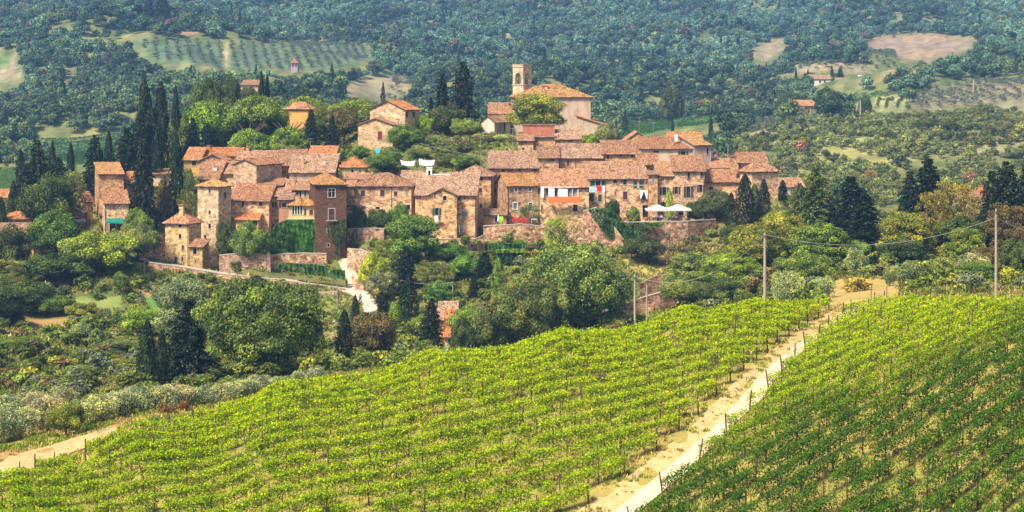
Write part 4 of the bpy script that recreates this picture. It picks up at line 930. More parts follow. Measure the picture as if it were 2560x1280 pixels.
# ================================================================ tree prototypes (leaf clouds), built once in real size and shared
def rdir(rng, n, up=0.0):
    d = rng.normal(size=(n, 3)); d[:, 2] += up; return d / np.linalg.norm(d, axis=1)[:, None]
def blob_cloud(rng, blobs, per, size, follow=.45, aspect=.7, squash=.8):
    P = []; N = []; R = []
    for (c, r) in blobs:
        n = max(8, int(per * r * r)); d = rdir(rng, n, .25); k = rng.uniform(.72, 1.12, n)[:, None]
        P.append(np.array(c) + d * k * r * np.array((1, 1, squash))); N.append(d + (0, 0, .35))
        R.append(np.clip(rng.normal(.42 + rng.normal() * .22, .15, n), 0, 1))
    P = np.concatenate(P); N = np.concatenate(N); R = np.concatenate(R)
    return leaf_quads(P, N, size, rng, follow, aspect), R
def trunk_mesh(name, rng, h, r, limbs, top, spread=.5, seg=7):
    mb = MB(); n = 5; pts = [Vector((rng.normal() * .04 * h * (i / n) * .6, rng.normal() * .04 * h * (i / n) * .6, -1.2 + (h + 1.2) * i / n)) for i in range(n + 1)]
    mb.tube(pts, [r * (1.25 - .6 * i / n) for i in range(n + 1)], seg)
    for k in range(limbs):
        t = 6.283 * k / limbs + rng.uniform(-.3, .3); s = pts[-2] if k % 2 else pts[-1]; e = Vector((math.cos(t) * spread * rng.uniform(.6, 1), math.sin(t) * spread * rng.uniform(.6, 1), top * rng.uniform(.75, 1)))
        m_ = s.lerp(e, .5) + Vector((math.cos(t), math.sin(t), -.1)) * spread * .15
        mb.tube([s, m_, e], [r * .55, r * .35, r * .12], 5)
    me = mb.mesh(name); me.materials.append(M['bark']); return me
PROTO = {}
def reg(kind, w, h, var, trunk):
    PROTO.setdefault(kind, []).append((w, h, var, trunk))
def leafmesh(name, V, R, mat='leaf'):
    me = quads_mesh(name, V, R); me.materials.append(M[mat]); return me
def oak(seed, w=11, h=9, K=80, per=165, size=.36, br=.125, lo=.10, follow=.6):
    rng = np.random.default_rng(seed); bl = []
    cz, rz, rx = h * (.5 + lo / 2), h * (.5 - lo / 2), w / 2
    for i in range(K):
        d = rdir(rng, 1, .35)[0]
        if d[2] < -.55: d[2] = -.3
        f = rng.uniform(.60, .93); r = w * br * rng.uniform(.6, 1.3)
        c = (d[0] * rx * f, d[1] * rx * f, cz + d[2] * rz * f); bl.append((c, r))
    for i in range(K // 5):
        d = rdir(rng, 1)[0]; bl.append(((d[0] * rx * .35, d[1] * rx * .35, cz + d[2] * rz * .35), w * .2))
    V, R = blob_cloud(rng, bl, per, size, follow)
    return leafmesh('oak_crown', V, R), trunk_mesh('oak_trunk', rng, h * .35, w * .028, 6, h * .7, w * .3)
for s_ in (1, 2, 3): reg('oak', 11, 9, *oak(s_))
for s_ in (4, 5): reg('bigoak', 20, 14, *oak(s_, 20, 14, 210, 125, .37, .068, .03))
for s_ in (6, 7): reg('tallbroad', 10, 13, *oak(s_, 10, 13, 110, 165, .34, .115, .04))
def airy(seed, w=10, h=10):
    rng = np.random.default_rng(seed); bl = []
    for i in range(120):
        t = rng.uniform(0, 6.283); zz = rng.uniform(.10, .97); prof = math.sin(min(1, zz / .95) * math.pi * .86) ** .55
        rr = w / 2 * prof * math.sqrt(rng.uniform(.15, 1)) * .92; bl.append(((rr * math.cos(t), rr * math.sin(t), zz * h), w * rng.uniform(.05, .11)))
    V, R = blob_cloud(rng, bl, 150, .31, .45, .6, .55)
    return leafmesh('airy_crown', V, R), trunk_mesh('airy_trunk', rng, h * .5, w * .02, 8, h * .88, w * .38)
for s_ in (11, 12): reg('airy', 10, 10, *airy(s_))
def cypress(seed, w=3.2, h=14):
    rng = np.random.default_rng(seed); n = 5200; z = rng.uniform(0.02, 1, n) ** .9; t = rng.uniform(0, 6.283, n)
    prof = np.minimum(1, (z / .10) ** .5) * np.clip((1 - z) / .50, 0, 1) ** .58; fl = 1 + .16 * np.sin(t * 5 + z * 9 + seed) + .12 * np.sin(t * 3 - z * 17) + .1 * np.sin(z * 45 + t * 2)
    r = w / 2 * prof * fl * rng.uniform(.72, 1.06, n); P = np.stack([r * np.cos(t), r * np.sin(t), z * h], 1); N = np.stack([np.cos(t), np.sin(t), np.full(n, .35)], 1)
    V = leaf_quads(P, N, .42, rng, .6, .45, 1.0); R = np.clip(.42 + .22 * np.sin(t * 5 + z * 9 + seed) + rng.normal(0, .16, n), 0, 1)
    return leafmesh('cypress_crown', V, R), trunk_mesh('cypress_trunk', rng, h * .3, w * .07, 0, 0, 0, 6)
for s_ in (21, 22, 23): reg('cypress', 3.2, 14, *cypress(s_))
def conifer(seed, w=7, h=12, lv=25, pw=.62):
    rng = np.random.default_rng(seed); P = []; N = []; R = []
    for i in range(lv):
        z = h * (.05 + .93 * i / lv); rad = w / 2 * (1 - (i / lv)) ** pw + .12; nb = int(5 + rad * 2.8)
        for k in range(nb):
            t = 6.283 * (k + rng.uniform(-.4, .4)) / nb + i; L = rad * rng.choice([.62, .85, 1.0, 1.22]) * rng.uniform(.9, 1.1); m_ = int(20 + L * 14); s = rng.uniform(.15, 1, m_) ** .6
            lat = rng.normal(0, .13, m_) * (1.1 - s) * L * 1.1 + rng.normal(0, .1, m_); x = s * L
            P.append(np.stack([x * math.cos(t) - lat * math.sin(t), x * math.sin(t) + lat * math.cos(t), z + .22 * L * s - .30 * L * s * s + rng.normal(0, .09, m_)], 1))
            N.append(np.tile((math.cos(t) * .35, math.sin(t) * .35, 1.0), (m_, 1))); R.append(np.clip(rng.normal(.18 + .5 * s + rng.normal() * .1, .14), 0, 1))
    P = np.concatenate(P); N = np.concatenate(N); R = np.concatenate(R)
    return leafmesh('conifer_crown', leaf_quads(P, N, .40, rng, .55, .5), R), trunk_mesh('conifer_trunk', rng, h * .9, w * .03, 0, 0, 0, 6)
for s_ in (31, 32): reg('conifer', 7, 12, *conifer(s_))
reg('spire', 4.6, 14, *conifer(33, 4.6, 14, 34, .6)); reg('spire', 4.6, 14, *conifer(34, 4.6, 14, 34, .55))
def umbrella(seed, w=11, h=10, thick=.42):
    rng = np.random.default_rng(seed); bl = []
    for i in range(150):
        rr = math.sqrt(rng.uniform(0, 1)); t = rng.uniform(0, 6.283); zz = h * (1 - thick * .42) - (rr ** 2.2) * h * thick * .55 + rng.normal(0, .012) * h
        bl.append(((rr * w * .43 * math.cos(t), rr * w * .43 * math.sin(t), zz), w * rng.uniform(.065, .10)))
    V, R = blob_cloud(rng, bl, 110, .34, .6, .5, .75); tr = MB(); b0 = h * .42
    tr.tube([(0, 0, -1), (.15, .1, b0 * .6), (.1, -.1, b0)], [w * .032, w * .026, w * .022], 7)
    for k in range(9):
        t = 6.283 * k / 9; tr.tube([(.1, -.1, b0 * .95), (math.cos(t) * w * .15, math.sin(t) * w * .15, h * .58), (math.cos(t) * w * .34, math.sin(t) * w * .34, h * .80)], [w * .018, w * .012, w * .006], 5)
    me = tr.mesh('umbrella_trunk'); me.materials.append(M['bark']); return leafmesh('umbrella_crown', V, R), me
for s_ in (41, 42): reg('umbrella', 11, 10, *umbrella(s_, thick=.55))
for s_ in (43, 44): reg('fullpine', 11, 10, *umbrella(s_, thick=.95))
def olive(seed, w=6, h=5):
    rng = np.random.default_rng(seed); bl = []
    for i in range(64):
        d = rdir(rng, 1, .3)[0]; f = rng.uniform(.35, .88); bl.append(((d[0] * w / 2 * f, d[1] * w / 2 * f, h * .48 + d[2] * h * .47 * f), w * rng.uniform(.10, .17)))
    V, R = blob_cloud(rng, bl, 175, .36, .35, .4, 1.1)
    return leafmesh('olive_crown', V, R), trunk_mesh('olive_trunk', rng, h * .14, w * .025, 4, h * .5, w * .2)
for s_ in (51, 52, 53): reg('olive', 6, 5, *olive(s_))
def bush(seed, w=3, h=2.4):
    rng = np.random.default_rng(seed); bl = []
    for i in range(24):
        d = rdir(rng, 1, .5)[0]; d[2] = abs(d[2]); f = rng.uniform(.4, .8); bl.append(((d[0] * w / 2 * f, d[1] * w / 2 * f, d[2] * h * .72 * f + h * .08), w * rng.uniform(.11, .2)))
    V, R = blob_cloud(rng, bl, 260, .26, .45, .6, .8)
    return leafmesh('bush_crown', V, R), None
for s_ in (61, 62, 63): reg('bush', 3, 2.4, *bush(s_))
def bare(seed, w=6, h=6):
    rng = np.random.default_rng(seed); mb = MB()
    def br(p, d, L, r, dep):
        q = p + d * L; mb.tube([p, p.lerp(q, .5) + Vector(rng.normal(size=3) * .06 * L), q], [r, r * .75, r * .5], 4, cap=False)
        if dep: 
            for _ in range(3 if dep > 1 else 4):
                e = (d + Vector(rng.normal(size=3)) * .5 + Vector((0, 0, .12))).normalized(); br(p.lerp(q, rng.uniform(.5, 1)), e, L * rng.uniform(.55, .85), r * .55, dep - 1)
    for k in range(5):
        t = 6.283 * k / 5; br(Vector((0, 0, -.3)), Vector((math.cos(t) * .5, math.sin(t) * .5, 1)).normalized(), h * .38, w * .014, 4)
    me = mb.mesh('bare_branches'); me.materials.append(M['bark'])
    n = 900; P = rdir(rng, n, .4) * rng.uniform(.5, 1, n)[:, None] * np.array((w / 2, w / 2, h * .5)) + (0, 0, h * .5)
    return leafmesh('bare_crown', leaf_quads(P, P - (0, 0, h * .5), .26, rng, .2, .4), rng.uniform(0, 1, n)), me
reg('bare', 6, 6, *bare(71))

G = dict(DK=(.030, .050, .018), DC=(.026, .045, .022), CY=(.030, .055, .018), OK=(.075, .115, .028), OL=(.21, .25, .145), LM=(.17, .26, .022), PN=(.125, .205, .028), YG=(.155, .20, .028),
         MG=(.095, .16, .032), BR=(.105, .085, .035), GR=(.135, .165, .055), YL=(.25, .28, .025), DO=(.05, .075, .022), BG=(.075, .09, .05), OR=(.20, .165, .045), OV=(.15, .18, .10))
for _k in G: G[_k] = tuple(c * m for c, m in zip(G[_k], (1.7, 1.6, 1.1) if _k not in ('DK', 'DC', 'CY') else (.55, .58, .38)))
NM = dict(oak='oak_tree', bigoak='oak_tree', tallbroad='broadleaf_tree', airy='acacia_tree', cypress='cypress_tree', conifer='conifer_tree', spire='conifer_tree', umbrella='umbrella_pine', fullpine='umbrella_pine', olive='olive_tree', bush='shrub', bare='bare_tree')
CT = dict(oak='oak tree', bigoak='oak tree', tallbroad='broadleaf tree', airy='acacia tree', cypress='cypress', conifer='conifer', spire='conifer', umbrella='umbrella pine', fullpine='umbrella pine', olive='olive tree', bush='shrub', bare='bare tree')
_tc = {}
def tree(kind, px, top, w, Y, tint, label, group=None, sink=0.0, base=None):
    if isinstance(Y, tuple): Y = hit(px, Y[0], 262, 520, 900).y
    pr = PROTO[kind]; k = _tc.get(kind, random.randint(0, 5)); _tc[kind] = k + 1; w0, h0, cm, tm = pr[k % len(pr)]
    x = (px - CX) * Y / F; z0 = gz(x, Y) if base is None else (HOR - base) * Y / F; zt = (HOR - top) * Y / F; hh = max(1.0, zt - z0); ww = w * Y / F
    root = empty(NM[kind], (x, Y, z0), random.uniform(0, 6.28), label, CT[kind], group)
    t = G[tint] if isinstance(tint, str) else tuple(c * m for c, m in zip(tint, (1.6, 1.5, 1.15))); t = tuple(c * random.uniform(.9, 1.1) for c in t)
    sx, sz = ww / w0, hh / h0
    if tm is not None:
        o = link('trunk', tm, root); o.scale = (sx, sx, sz)
    o = link('crown', cm, root, color=t); o.scale = (sx, sx, sz)
    return root
TREES = [
 # left edge cypresses and conifers
 ('cypress', 3, 492, 26, 424, 'CY', 'dark cypress cut by the left photo edge'), ('cypress', 33, 452, 30, 430, 'CY', 'stout cypress standing just left of the dark broad tree'),
 ('conifer', 92, 342, 88, 452, 'DK', 'broad dark conifer left of the square tower, tallest of that clump'), ('cypress', 52, 372, 30, 456, 'DK', 'narrow dark cypress at the left side of the dark clump'),
 ('cypress', 131, 352, 24, 460, 'CY', 'thin cypress rising behind the dark conifer clump'), ('conifer', 148, 388, 84, 446, 'DK', 'lower dark conifer at the right of the dark clump'),
 ('conifer', 66, 402, 80, 444, 'DK', 'dark spreading conifer low in the left clump'), ('cypress', 177, 357, 24, 462, 'CY', 'single pointed cypress against the green field'),
 ('conifer', 236, 331, 74, 456, 'DC', 'dark conifer directly behind the square tower'), ('cypress', 272, 328, 26, 460, 'CY', 'slim cypress right beside the conifer behind the tower'),
 ('conifer', 318, 316, 92, 466, 'DK', 'wide dark conifer right behind the slim cypress'), ('conifer', 352, 268, 64, 474, 'DC', 'dark fir below the tallest twin cypresses'),
 ('conifer', 356, 338, 82, 430, 'DK', 'tall near conifer in front of the square tower side'), ('conifer', 410, 432, 58, 436, 'BR', 'thin brownish conifer beside the tall column cypress'),
 ('cypress', 362, 197, 46, 480, 'CY', 'tallest cypress on the left of the hilltop pair'), ('cypress', 380, 270, 42, 477, 'CY', 'shorter cypress leaning against the tallest hilltop cypress'),
 ('cypress', 403, 206, 42, 482, 'CY', 'second tall hilltop cypress right of the tallest'), ('cypress', 439, 217, 24, 494, 'CY', 'small lone cypress left of the umbrella pines'),
 ('cypress', 394, 309, 30, 458, 'CY', 'round topped cypress behind the tall column cypress'), ('cypress', 441, 334, 42, 438, 'CY', 'tall column cypress touching the left cluster roofs'),
 ('olive', 472, 420, 40, 444, 'OV', 'pale silvery tree squeezed between column cypress and roofs'), ('airy', 470, 475, 60, 434, 'GR', 'small leafy tree left of the pale tower'),
 ('oak', 115, 446, 134, 424, 'DO', 'wide dark green tree in front of the left clump'), ('airy', 180, 428, 74, 432, 'GR', 'yellowing loose tree left of the chimney house'),
 ('oak', 345, 524, 74, 414, 'MG', 'bright green bushy tree right of the teal awning'), ('oak', 345, 570, 92, 408, 'GR', 'grey green tree at the foot of the square tower'),
 ('oak', 140, 545, 118, 405, 'OK', 'olive brown tree above the yellow green oak at left'), ('oak', 245, 590, 160, 398, 'YG', 'big yellow green oak below the square tower'),
 ('oak', 150, 640, 150, 393, 'DO', 'dark oak left of the big yellow green oak'), ('oak', 18, 580, 96, 396, 'DO', 'dark tree at the left edge below the striped shed'),
 ('airy', 20, 655, 90, 385, 'GR', 'light green feathery tree at the left edge'), ('oak', 70, 712, 150, 375, 'DO', 'dark heavy tree over the left track'), ('oak', 10, 760, 110, 362, 'DK', 'black green tree at the far left under the track'),
 ('bush', 115, 690, 60, 385, 'OV', 'reed like pale shrub left of the orange shed'), ('oak', 300, 690, 34, 384, 'MG', 'ivy clad stump tree right of the red sheds'), ('bush', 245, 725, 40, 380, 'DO', 'round dark shrub on the lawn'),
 ('oak', 135, 748, 70, 372, 'MG', 'bright green vine heap left of the cream shrub'), ('oak', 205, 765, 72, 366, 'YG', 'cream flowering shrub in the left valley'), ('olive', 298, 770, 56, 362, 'OV', 'grey olive right of the cream flowering shrub'),
 ('olive', 395, 712, 34, 384, 'OV', 'small olive with thin trunk on the lawn edge'), ('bush', 160, 840, 120, 352, 'MG', 'long dark green bank below the left track'),
 ('olive', 205, 805, 60, 350, 'OL', 'pale olive between cypress saplings'), ('olive', 290, 830, 80, 345, 'OL', 'grey olive behind the small cypress row'), ('oak', 350, 780, 90, 350, 'LM', 'fresh green tree left of the tall dark cypress pair'),
 ('oak', 330, 850, 110, 335, 'GR', 'grey green tree left of the near dark cypresses'), ('oak', 240, 880, 110, 330, 'DO', 'dark bush tree in the lower left valley'), ('oak', 120, 905, 90, 322, 'MG', 'rounded green tree near the lower left cable'),
 ('oak', 50, 850, 100, 335, 'MG', 'green tree at the left behind small cypresses'), ('airy', 25, 930, 100, 305, 'BR', 'brownish thin tree in the lower left corner'), ('airy', 220, 930, 120, 310, 'YG', 'yellow green thicket tree above the olive row'),
 ('airy', 310, 905, 100, 312, 'YG', 'yellow green thicket left of the dark cypress'), ('airy', 140, 960, 90, 300, 'GR', 'thin tree under the left cable'), ('oak', 205, 955, 70, 292, 'DO', 'dark round bush behind the olive row'),
 # small cypress saplings
 ('cypress', 88, 848, 15, 340, 'CY', 'tallest sapling cypress at the left of the small row'), ('cypress', 119, 855, 14, 340, 'CY', 'second sapling cypress from the left in the small row'),
 ('cypress', 103, 868, 11, 342, 'CY', 'tiny sapling cypress between two taller saplings'), ('cypress', 148, 836, 12, 346, 'CY', 'sapling cypress near the middle of the small row'), ('cypress', 168, 852, 12, 342, 'CY', 'fourth tall sapling cypress in the small row'),
 ('cypress', 185, 835, 13, 344, 'CY', 'sapling cypress left of the grey olives'), ('cypress', 232, 808, 16, 348, 'CY', 'left one of two sapling cypresses by the olives'), ('cypress', 244, 812, 15, 348, 'CY', 'right one of two sapling cypresses by the olives'),
 ('cypress', 215, 850, 12, 340, 'CY', 'last low sapling cypress right of the row'), ('cypress', 64, 885, 24, 328, 'MG', 'lighter green sapling cypress at lower left'),
 # near big trees left of centre
 ('cypress', 368, 800, 48, (984,), 'CY', 'near tall dark cypress left of the big oak'), ('cypress', 404, 826, 36, (976,), 'CY', 'second near cypress beside the tall dark one'),
 ('conifer', 472, 742, 156, (962,), 'DC', 'large dark blue green conifer left of the big oak'), ('tallbroad', 455, 688, 150, 340, 'OV', 'grey green leafy tree behind the large conifer'),
 ('bigoak', 652, 697, 350, (952,), (.088, .125, .03), 'huge round oak in front of the village at left'), ('bush', 590, 640, 46, 412, 'DO', 'dark bush draped over the grey wall'), ('cypress', 558, 702, 16, 392, 'DO', 'small pointed shrub below the long wall'),
 # trees against the front houses
 ('tallbroad', 566, 547, 58, 417, 'DO', 'dark glossy tree at the foot of the pale tower'), ('oak', 628, 562, 104, 413, 'MG', 'rounded bright tree in front of the yellow lean-to'), ('bush', 694, 562, 36, 420, 'MG', 'small shrub left of the ivy wall'),
 ('oak', 893, 520, 50, 427, 'DO', 'dark laurel right of the brick tower'), ('oak', 948, 524, 64, 427, 'DO', 'dark low tree on the terrace under the red shutters'), ('oak', 1000, 512, 54, 428, 'MG', 'green tree at the terrace right end'),
 ('bush', 978, 505, 22, 430.5, 'LM', 'fresh green creeper at the wall downpipe'), ('cypress', 886, 573, 18, 422, 'DO', 'hanging dark shrub on the stone wall'), 
 ('tallbroad', 1030, 532, 138, 402, 'MG', 'tall bright green tree in front of the laundry house'), ('airy', 960, 600, 70, 404, 'GR', 'loose green tree left of the tall bright tree'),
 ('oak', 936, 633, 84, 393, 'YL', 'bright yellow rounded bush by the lane'), ('conifer', 1015, 612, 74, 390, 'DC', 'dark fir right of the yellow bush'), ('oak', 955, 680, 90, 385, 'OV', 'grey green tree under the yellow bush'),
 ('airy', 1085, 652, 110, 386, 'GR', 'weeping pale green tree in the centre hollow'), ('oak', 1120, 612, 110, 404, 'MG', 'green tree under the laundry house wall'), ('oak', 1165, 640, 90, 392, 'MG', 'green tree left of the dark centre fir'),
 ('conifer', 1212, 628, 70, 388, 'DC', 'dark fir left of the slim centre cypress'), ('cypress', 1246, 643, 34, 378, 'MG', 'slim light cypress in the centre hollow'), ('conifer', 1185, 690, 40, 376, 'DC', 'small dark fir in the centre hollow'),
 ('tallbroad', 1100, 700, 90, 372, 'MG', 'shaded green tree behind the near cypress'), ('cypress', 1022, 690, 52, 352, 'CY', 'tall near cypress at the centre of the hollow'), ('conifer', 1078, 740, 74, (880,), 'DC', 'dark fir left of the yellow cottage'),
 ('conifer', 958, 735, 52, 362, 'DC', 'dark fir at the lower end of the lane'), ('oak', 993, 762, 46, 358, 'LM', 'lime green tree left of the near centre cypress'), ('oak', 1050, 790, 40, 345, 'LM', 'lime green tree right of the near centre cypress'),
 ('cypress', 861, 775, 44, (926,), 'CY', 'dark cypress at the lower left of the lane'), ('cypress', 888, 738, 28, (880,), 'CY', 'slimmer cypress beside the white lane'), ('oak', 928, 783, 128, (905,), 'BR', 'brownish green tree beside the lower cypress'),
 ('bush', 950, 858, 80, 290, 'YG', 'yellow green shrub under the brownish tree'), ('bush', 1025, 852, 90, 288, 'YG', 'olive yellow shrub at the crest centre'), ('airy', 1060, 850, 60, 296, 'GR', 'wispy shrub left of the yellow cottage'),
 ('umbrella', 1163, 748, 108, (884,), 'PN', 'small bright umbrella pine right of the yellow cottage'), ('oak', 1185, 800, 110, 328, 'DO', 'dark tree behind the small umbrella pine'), ('oak', 1158, 800, 62, 309, 'DO', 'dark tree hiding the right side of the yellow cottage'), ('bush', 1200, 850, 60, 292, 'MG', 'green shrub under the small umbrella pine'),
 ('olive', 1100, 868, 50, 280, 'OL', 'pale olive before the yellow cottage'), ('olive', 1060, 885, 40, 276, 'OL', 'small pale olive left of the cottage olive'), ('bush', 1140, 872, 30, 288, 'DO', 'dark shrub under the cottage window'),
 # big oaks of the centre right
 ('bigoak', 1432, 612, 305, (836,), (.12, .165, .045), 'widest oak in the centre with dense rounded crown'), ('bigoak', 1320, 698, 225, (866,), (.105, .145, .042), 'large oak in front and left of the widest oak'),
 ('oak', 1235, 768, 116, (882,), (.10, .14, .04), 'smaller oak at the vineyard crest left of the large oak'), ('oak', 1480, 705, 170, 345, (.07, .105, .03), 'dark oak at the right foot of the widest oak'), ('oak', 1535, 680, 90, 352, 'OK', 'rounded oak beside the left concrete pole'),
 ('bare', 1415, 520, 100, 408, (.22, .26, .06), 'gaunt half bare tree before the orange balcony house'), ('airy', 1390, 545, 70, 409, 'LM', 'bright creeper covered tree under the orange balcony'), ('bush', 1270, 582, 44, 414, 'DO', 'dark shrub on the centre terrace wall'),
 ('bush', 1300, 590, 30, 414, 'MG', 'smaller shrub beside the dark wall shrub'), ('airy', 1325, 512, 66, 424, 'OV', 'grey green olive like tree behind the red screens'), ('bush', 1475, 595, 70, 408, 'OV', 'grey shrubs at the foot of the buttress'),
 ('tallbroad', 1532, 496, 42, 425, 'DO', 'dark feathery tree above the ivy by the green windows'), ('oak', 1583, 518, 38, 425, 'GR', 'grey green round shrub left of the white parasols'), ('cypress', 1674, 472, 22, 429.5, 'LM', 'bright yellow green climbing plant between black shutters'),
 ('oak', 1740, 505, 56, 428, 'DO', 'dark tree right of the white parasols'), ('oak', 1790, 480, 90, 428, 'BG', 'large grey green olive at the terrace end'), ('bush', 1722, 530, 26, 424, 'DO', 'dark shrub at the right parasol leg'),
 ('cypress', 1828, 482, 30, 420, 'CY', 'small cypress left of the tall cypress group'), ('cypress', 1862, 436, 54, 414, 'CY', 'tallest cypress in front of the right end tower'), ('cypress', 1910, 448, 36, 416, 'CY', 'slim cypress hiding the right end tower base'),
 ('cypress', 1887, 462, 44, 420, 'DO', 'shaggy dark tree between the right cypresses'), ('oak', 1845, 560, 90, 412, 'DO', 'dark green thicket below the right cypresses'), ('cypress', 1957, 450, 24, 438, 'CY', 'thin cypress before the white house'),
 ('bare', 1700, 575, 110, 400, (.20, .13, .09), 'greyish brown leafless tree below the great wall'), ('oak', 1610, 590, 110, 408, 'DO', 'dark holly mass at the foot of the great wall'), ('bush', 1725, 575, 40, 414, 'DO', 'dark shrub clinging to the great wall right part'),
 # right slope
 ('conifer', 2088, 492, 100, 398, 'DC', 'dark conifer filling the gap between the brownish and the pointed conifer'), ('conifer', 2000, 452, 70, 408, (.05, .065, .02), 'brownish conifer beside the white house'), ('oak', 1860, 590, 120, 395, 'DO', 'dark green oak below the tallest right cypress'), ('oak', 2120, 600, 110, 352, 'MG', 'leafy tree filling the shade left of the dark conifer base'), ('conifer', 2480, 420, 90, 356, 'DC', 'dark conifer left of the spreading right conifer'),
 ('tallbroad', 1735, 626, 130, 372, 'GR', 'pale green tree left of the tall concrete pole'), ('oak', 1700, 690, 110, 350, 'GR', 'grey green tree behind the vineyard left of the tall pole'), ('tallbroad', 1820, 632, 150, 362, 'YG', 'yellow green acacia left of the tall pole'),
 ('tallbroad', 1890, 556, 150, 378, 'YG', 'tall yellowing acacia behind the tall pole'), ('tallbroad', 1952, 526, 132, 385, 'YG', 'yellow topped acacia right of the cypress group'), ('oak', 1800, 700, 120, 335, 'OK', 'dark based oak left of the tall pole foot'),
 ('tallbroad', 2052, 556, 160, 350, (.12, .19, .03), 'big bright green tree under the long cable'), ('oak', 2010, 635, 150, 330, 'MG', 'green tree below the big bright tree'), ('oak', 2180, 640, 40, 345, 'DK', 'dark gap tree in the shade of the conifer'),
 ('olive', 1968, 673, 84, 292, 'OL', 'pale olive right of the tall pole'), ('olive', 2056, 690, 70, 288, 'OL', 'smaller pale olive near the path end'), ('olive', 2140, 618, 60, 335, 'OL', 'pale olive in front of the dark right conifer'),
 ('conifer', 2038, 412, 130, 400, (.055, .075, .025), 'wide brownish green conifer right of the village'), ('spire', 2128, 434, 104, 392, 'DC', 'dark conifer with pointed top right of the brownish one'), ('spire', 2165, 480, 100, 372, 'DK', 'black green conifer base in the right grove'),
 ('spire', 2320, 388, 110, 380, 'DC', 'leaning dark conifer between houses at right'), ('conifer', 2275, 420, 90, 386, 'DC', 'shorter dark conifer left of the leaning one'), ('tallbroad', 2262, 526, 140, 348, (.16, .20, .025), 'yellow green round tree in the right grove'),
 ('oak', 2250, 600, 130, 340, 'DO', 'dark underside tree below the yellow green round tree'), ('airy', 2385, 455, 130, 370, 'OR', 'golden autumn tree left of the ochre chimneys'), ('airy', 2330, 480, 90, 365, 'OR', 'smaller golden tree left of the autumn tree'),
 ('bare', 2450, 470, 110, 360, (.18, .15, .07), 'half bare brown tree before the ochre chimneys'), ('oak', 2400, 545, 150, 352, 'DO', 'dark brown green mass under the golden tree'), ('conifer', 2515, 395, 130, 352, 'DC', 'spreading dark conifer behind the right tall pole'), ('conifer', 2570, 402, 120, 346, 'DC', 'dark conifer cut by the right photo edge'),
 ('airy', 2515, 510, 120, 338, 'BR', 'brown leaved tree under the right dark conifer'), ('airy', 2410, 570, 100, 330, 'YG', 'yellow green bush tree left of the right pole'), ('oak', 2460, 620, 80, 322, 'BR', 'rust tinged shrub tree right of centre grove'),
 ('olive', 2265, 655, 76, 300, 'OV', 'dark olive with visible trunk above the right vineyard'), ('olive', 2225, 665, 40, 303, 'OV', 'small olive left of the dark trunk olive'), ('olive', 2355, 648, 80, 300, 'GR', 'greenish olive second above the right vineyard'),
 ('oak', 2440, 655, 100, 292, 'MG', 'bright green bush left of the right pole'), ('olive', 2440, 630, 90, 305, 'OL', 'pale olive behind the bright green bush'), ('oak', 2540, 600, 90, 300, 'DO', 'dark tree at the right edge above the vines'), ('bush', 2140, 680, 90, 294, 'OR', 'rust orange bush beside the path end'),
 # hilltop trees
 ('oak', 625, 219, 84, 545, 'DO', 'dark tree in front of the pink roofed house behind the pines'), ('oak', 600, 262, 150, 512, 'DO', 'dark shaded mass under the umbrella pine canopy'), ('oak', 690, 268, 70, 508, 'DO', 'dark foliage left of the yellow house'), ('oak', 800, 290, 70, 500, 'DO', 'dark foliage below the yellow house'),
 ('fullpine', 452, 250, 92, 506, 'GR', 'grey green pine at the left end of the umbrella pine group'), ('fullpine', 582, 238, 96, 508, 'PN', 'umbrella pine between the leftmost and the tallest one'),
 ('umbrella', 522, 221, 172, 500, 'PN', 'leftmost umbrella pine on the hilltop'), ('umbrella', 642, 213, 158, 498, 'PN', 'tallest bright umbrella pine of the hilltop group'), ('umbrella', 765, 226, 116, 532, 'PN', 'umbrella pine behind the yellow house'),
 ('umbrella', 888, 234, 160, 512, 'PN', 'wide umbrella pine right of the yellow house'), ('fullpine', 622, 289, 132, 482, 'PN', 'lower left umbrella pine above the orange roofs'), ('fullpine', 720, 288, 120, 484, 'PN', 'lower right umbrella pine above the orange roofs'),
 ('oak', 560, 262, 110, 503, 'OK', 'shaded crown mass between umbrella pines'), ('conifer', 482, 290, 62, 490, 'DC', 'dark fir below the leftmost umbrella pine'), ('conifer', 520, 305, 60, 488, 'DC', 'second dark fir below the leftmost umbrella pine'),
 ('oak', 455, 290, 70, 496, 'GR', 'grey green oak left of the pines'), ('tallbroad', 860, 262, 92, 494, (.10, .105, .035), 'bronze green oak left of the hilltop houses'), ('conifer', 778, 272, 50, 486, 'DC', 'dark pointed conifer right of the lower pines'),
 ('conifer', 830, 285, 44, 488, 'DC', 'dark conifer behind the bronze oak'), ('oak', 520, 198, 90, 530, 'DO', 'dark low tree behind the pines at left'), ('oak', 575, 198, 60, 532, 'DO', 'dark tree between the pines and far valley'),
 ('cypress', 654, 178, 18, 532, 'CY', 'left small cypress behind the tallest pine'), ('cypress', 668, 184, 16, 534, 'CY', 'right small cypress behind the tallest pine'), ('airy', 800, 262, 40, 505, 'YG', 'yellowish tree right of the yellow house'),
 ('conifer', 1158, 148, 92, 505, 'DC', 'biggest dark conifer beside the church'), ('spire', 1106, 178, 50, 508, 'DC', 'narrow dark conifer left of the biggest one'), ('spire', 1078, 240, 26, 506, 'DC', 'small dark conifer at the left of the church trio'),
 ('oak', 1120, 265, 90, 500, 'DO', 'dark lower foliage below the church conifers'), ('oak', 1165, 296, 84, 490, (.14, .2, .045), 'light green bush below the biggest conifer'), ('oak', 1015, 316, 90, 474, 'MG', 'round green tree right of the red shutter house'), ('oak', 1060, 290, 50, 492, 'LM', 'fresh tree right of the hilltop gabled house'),
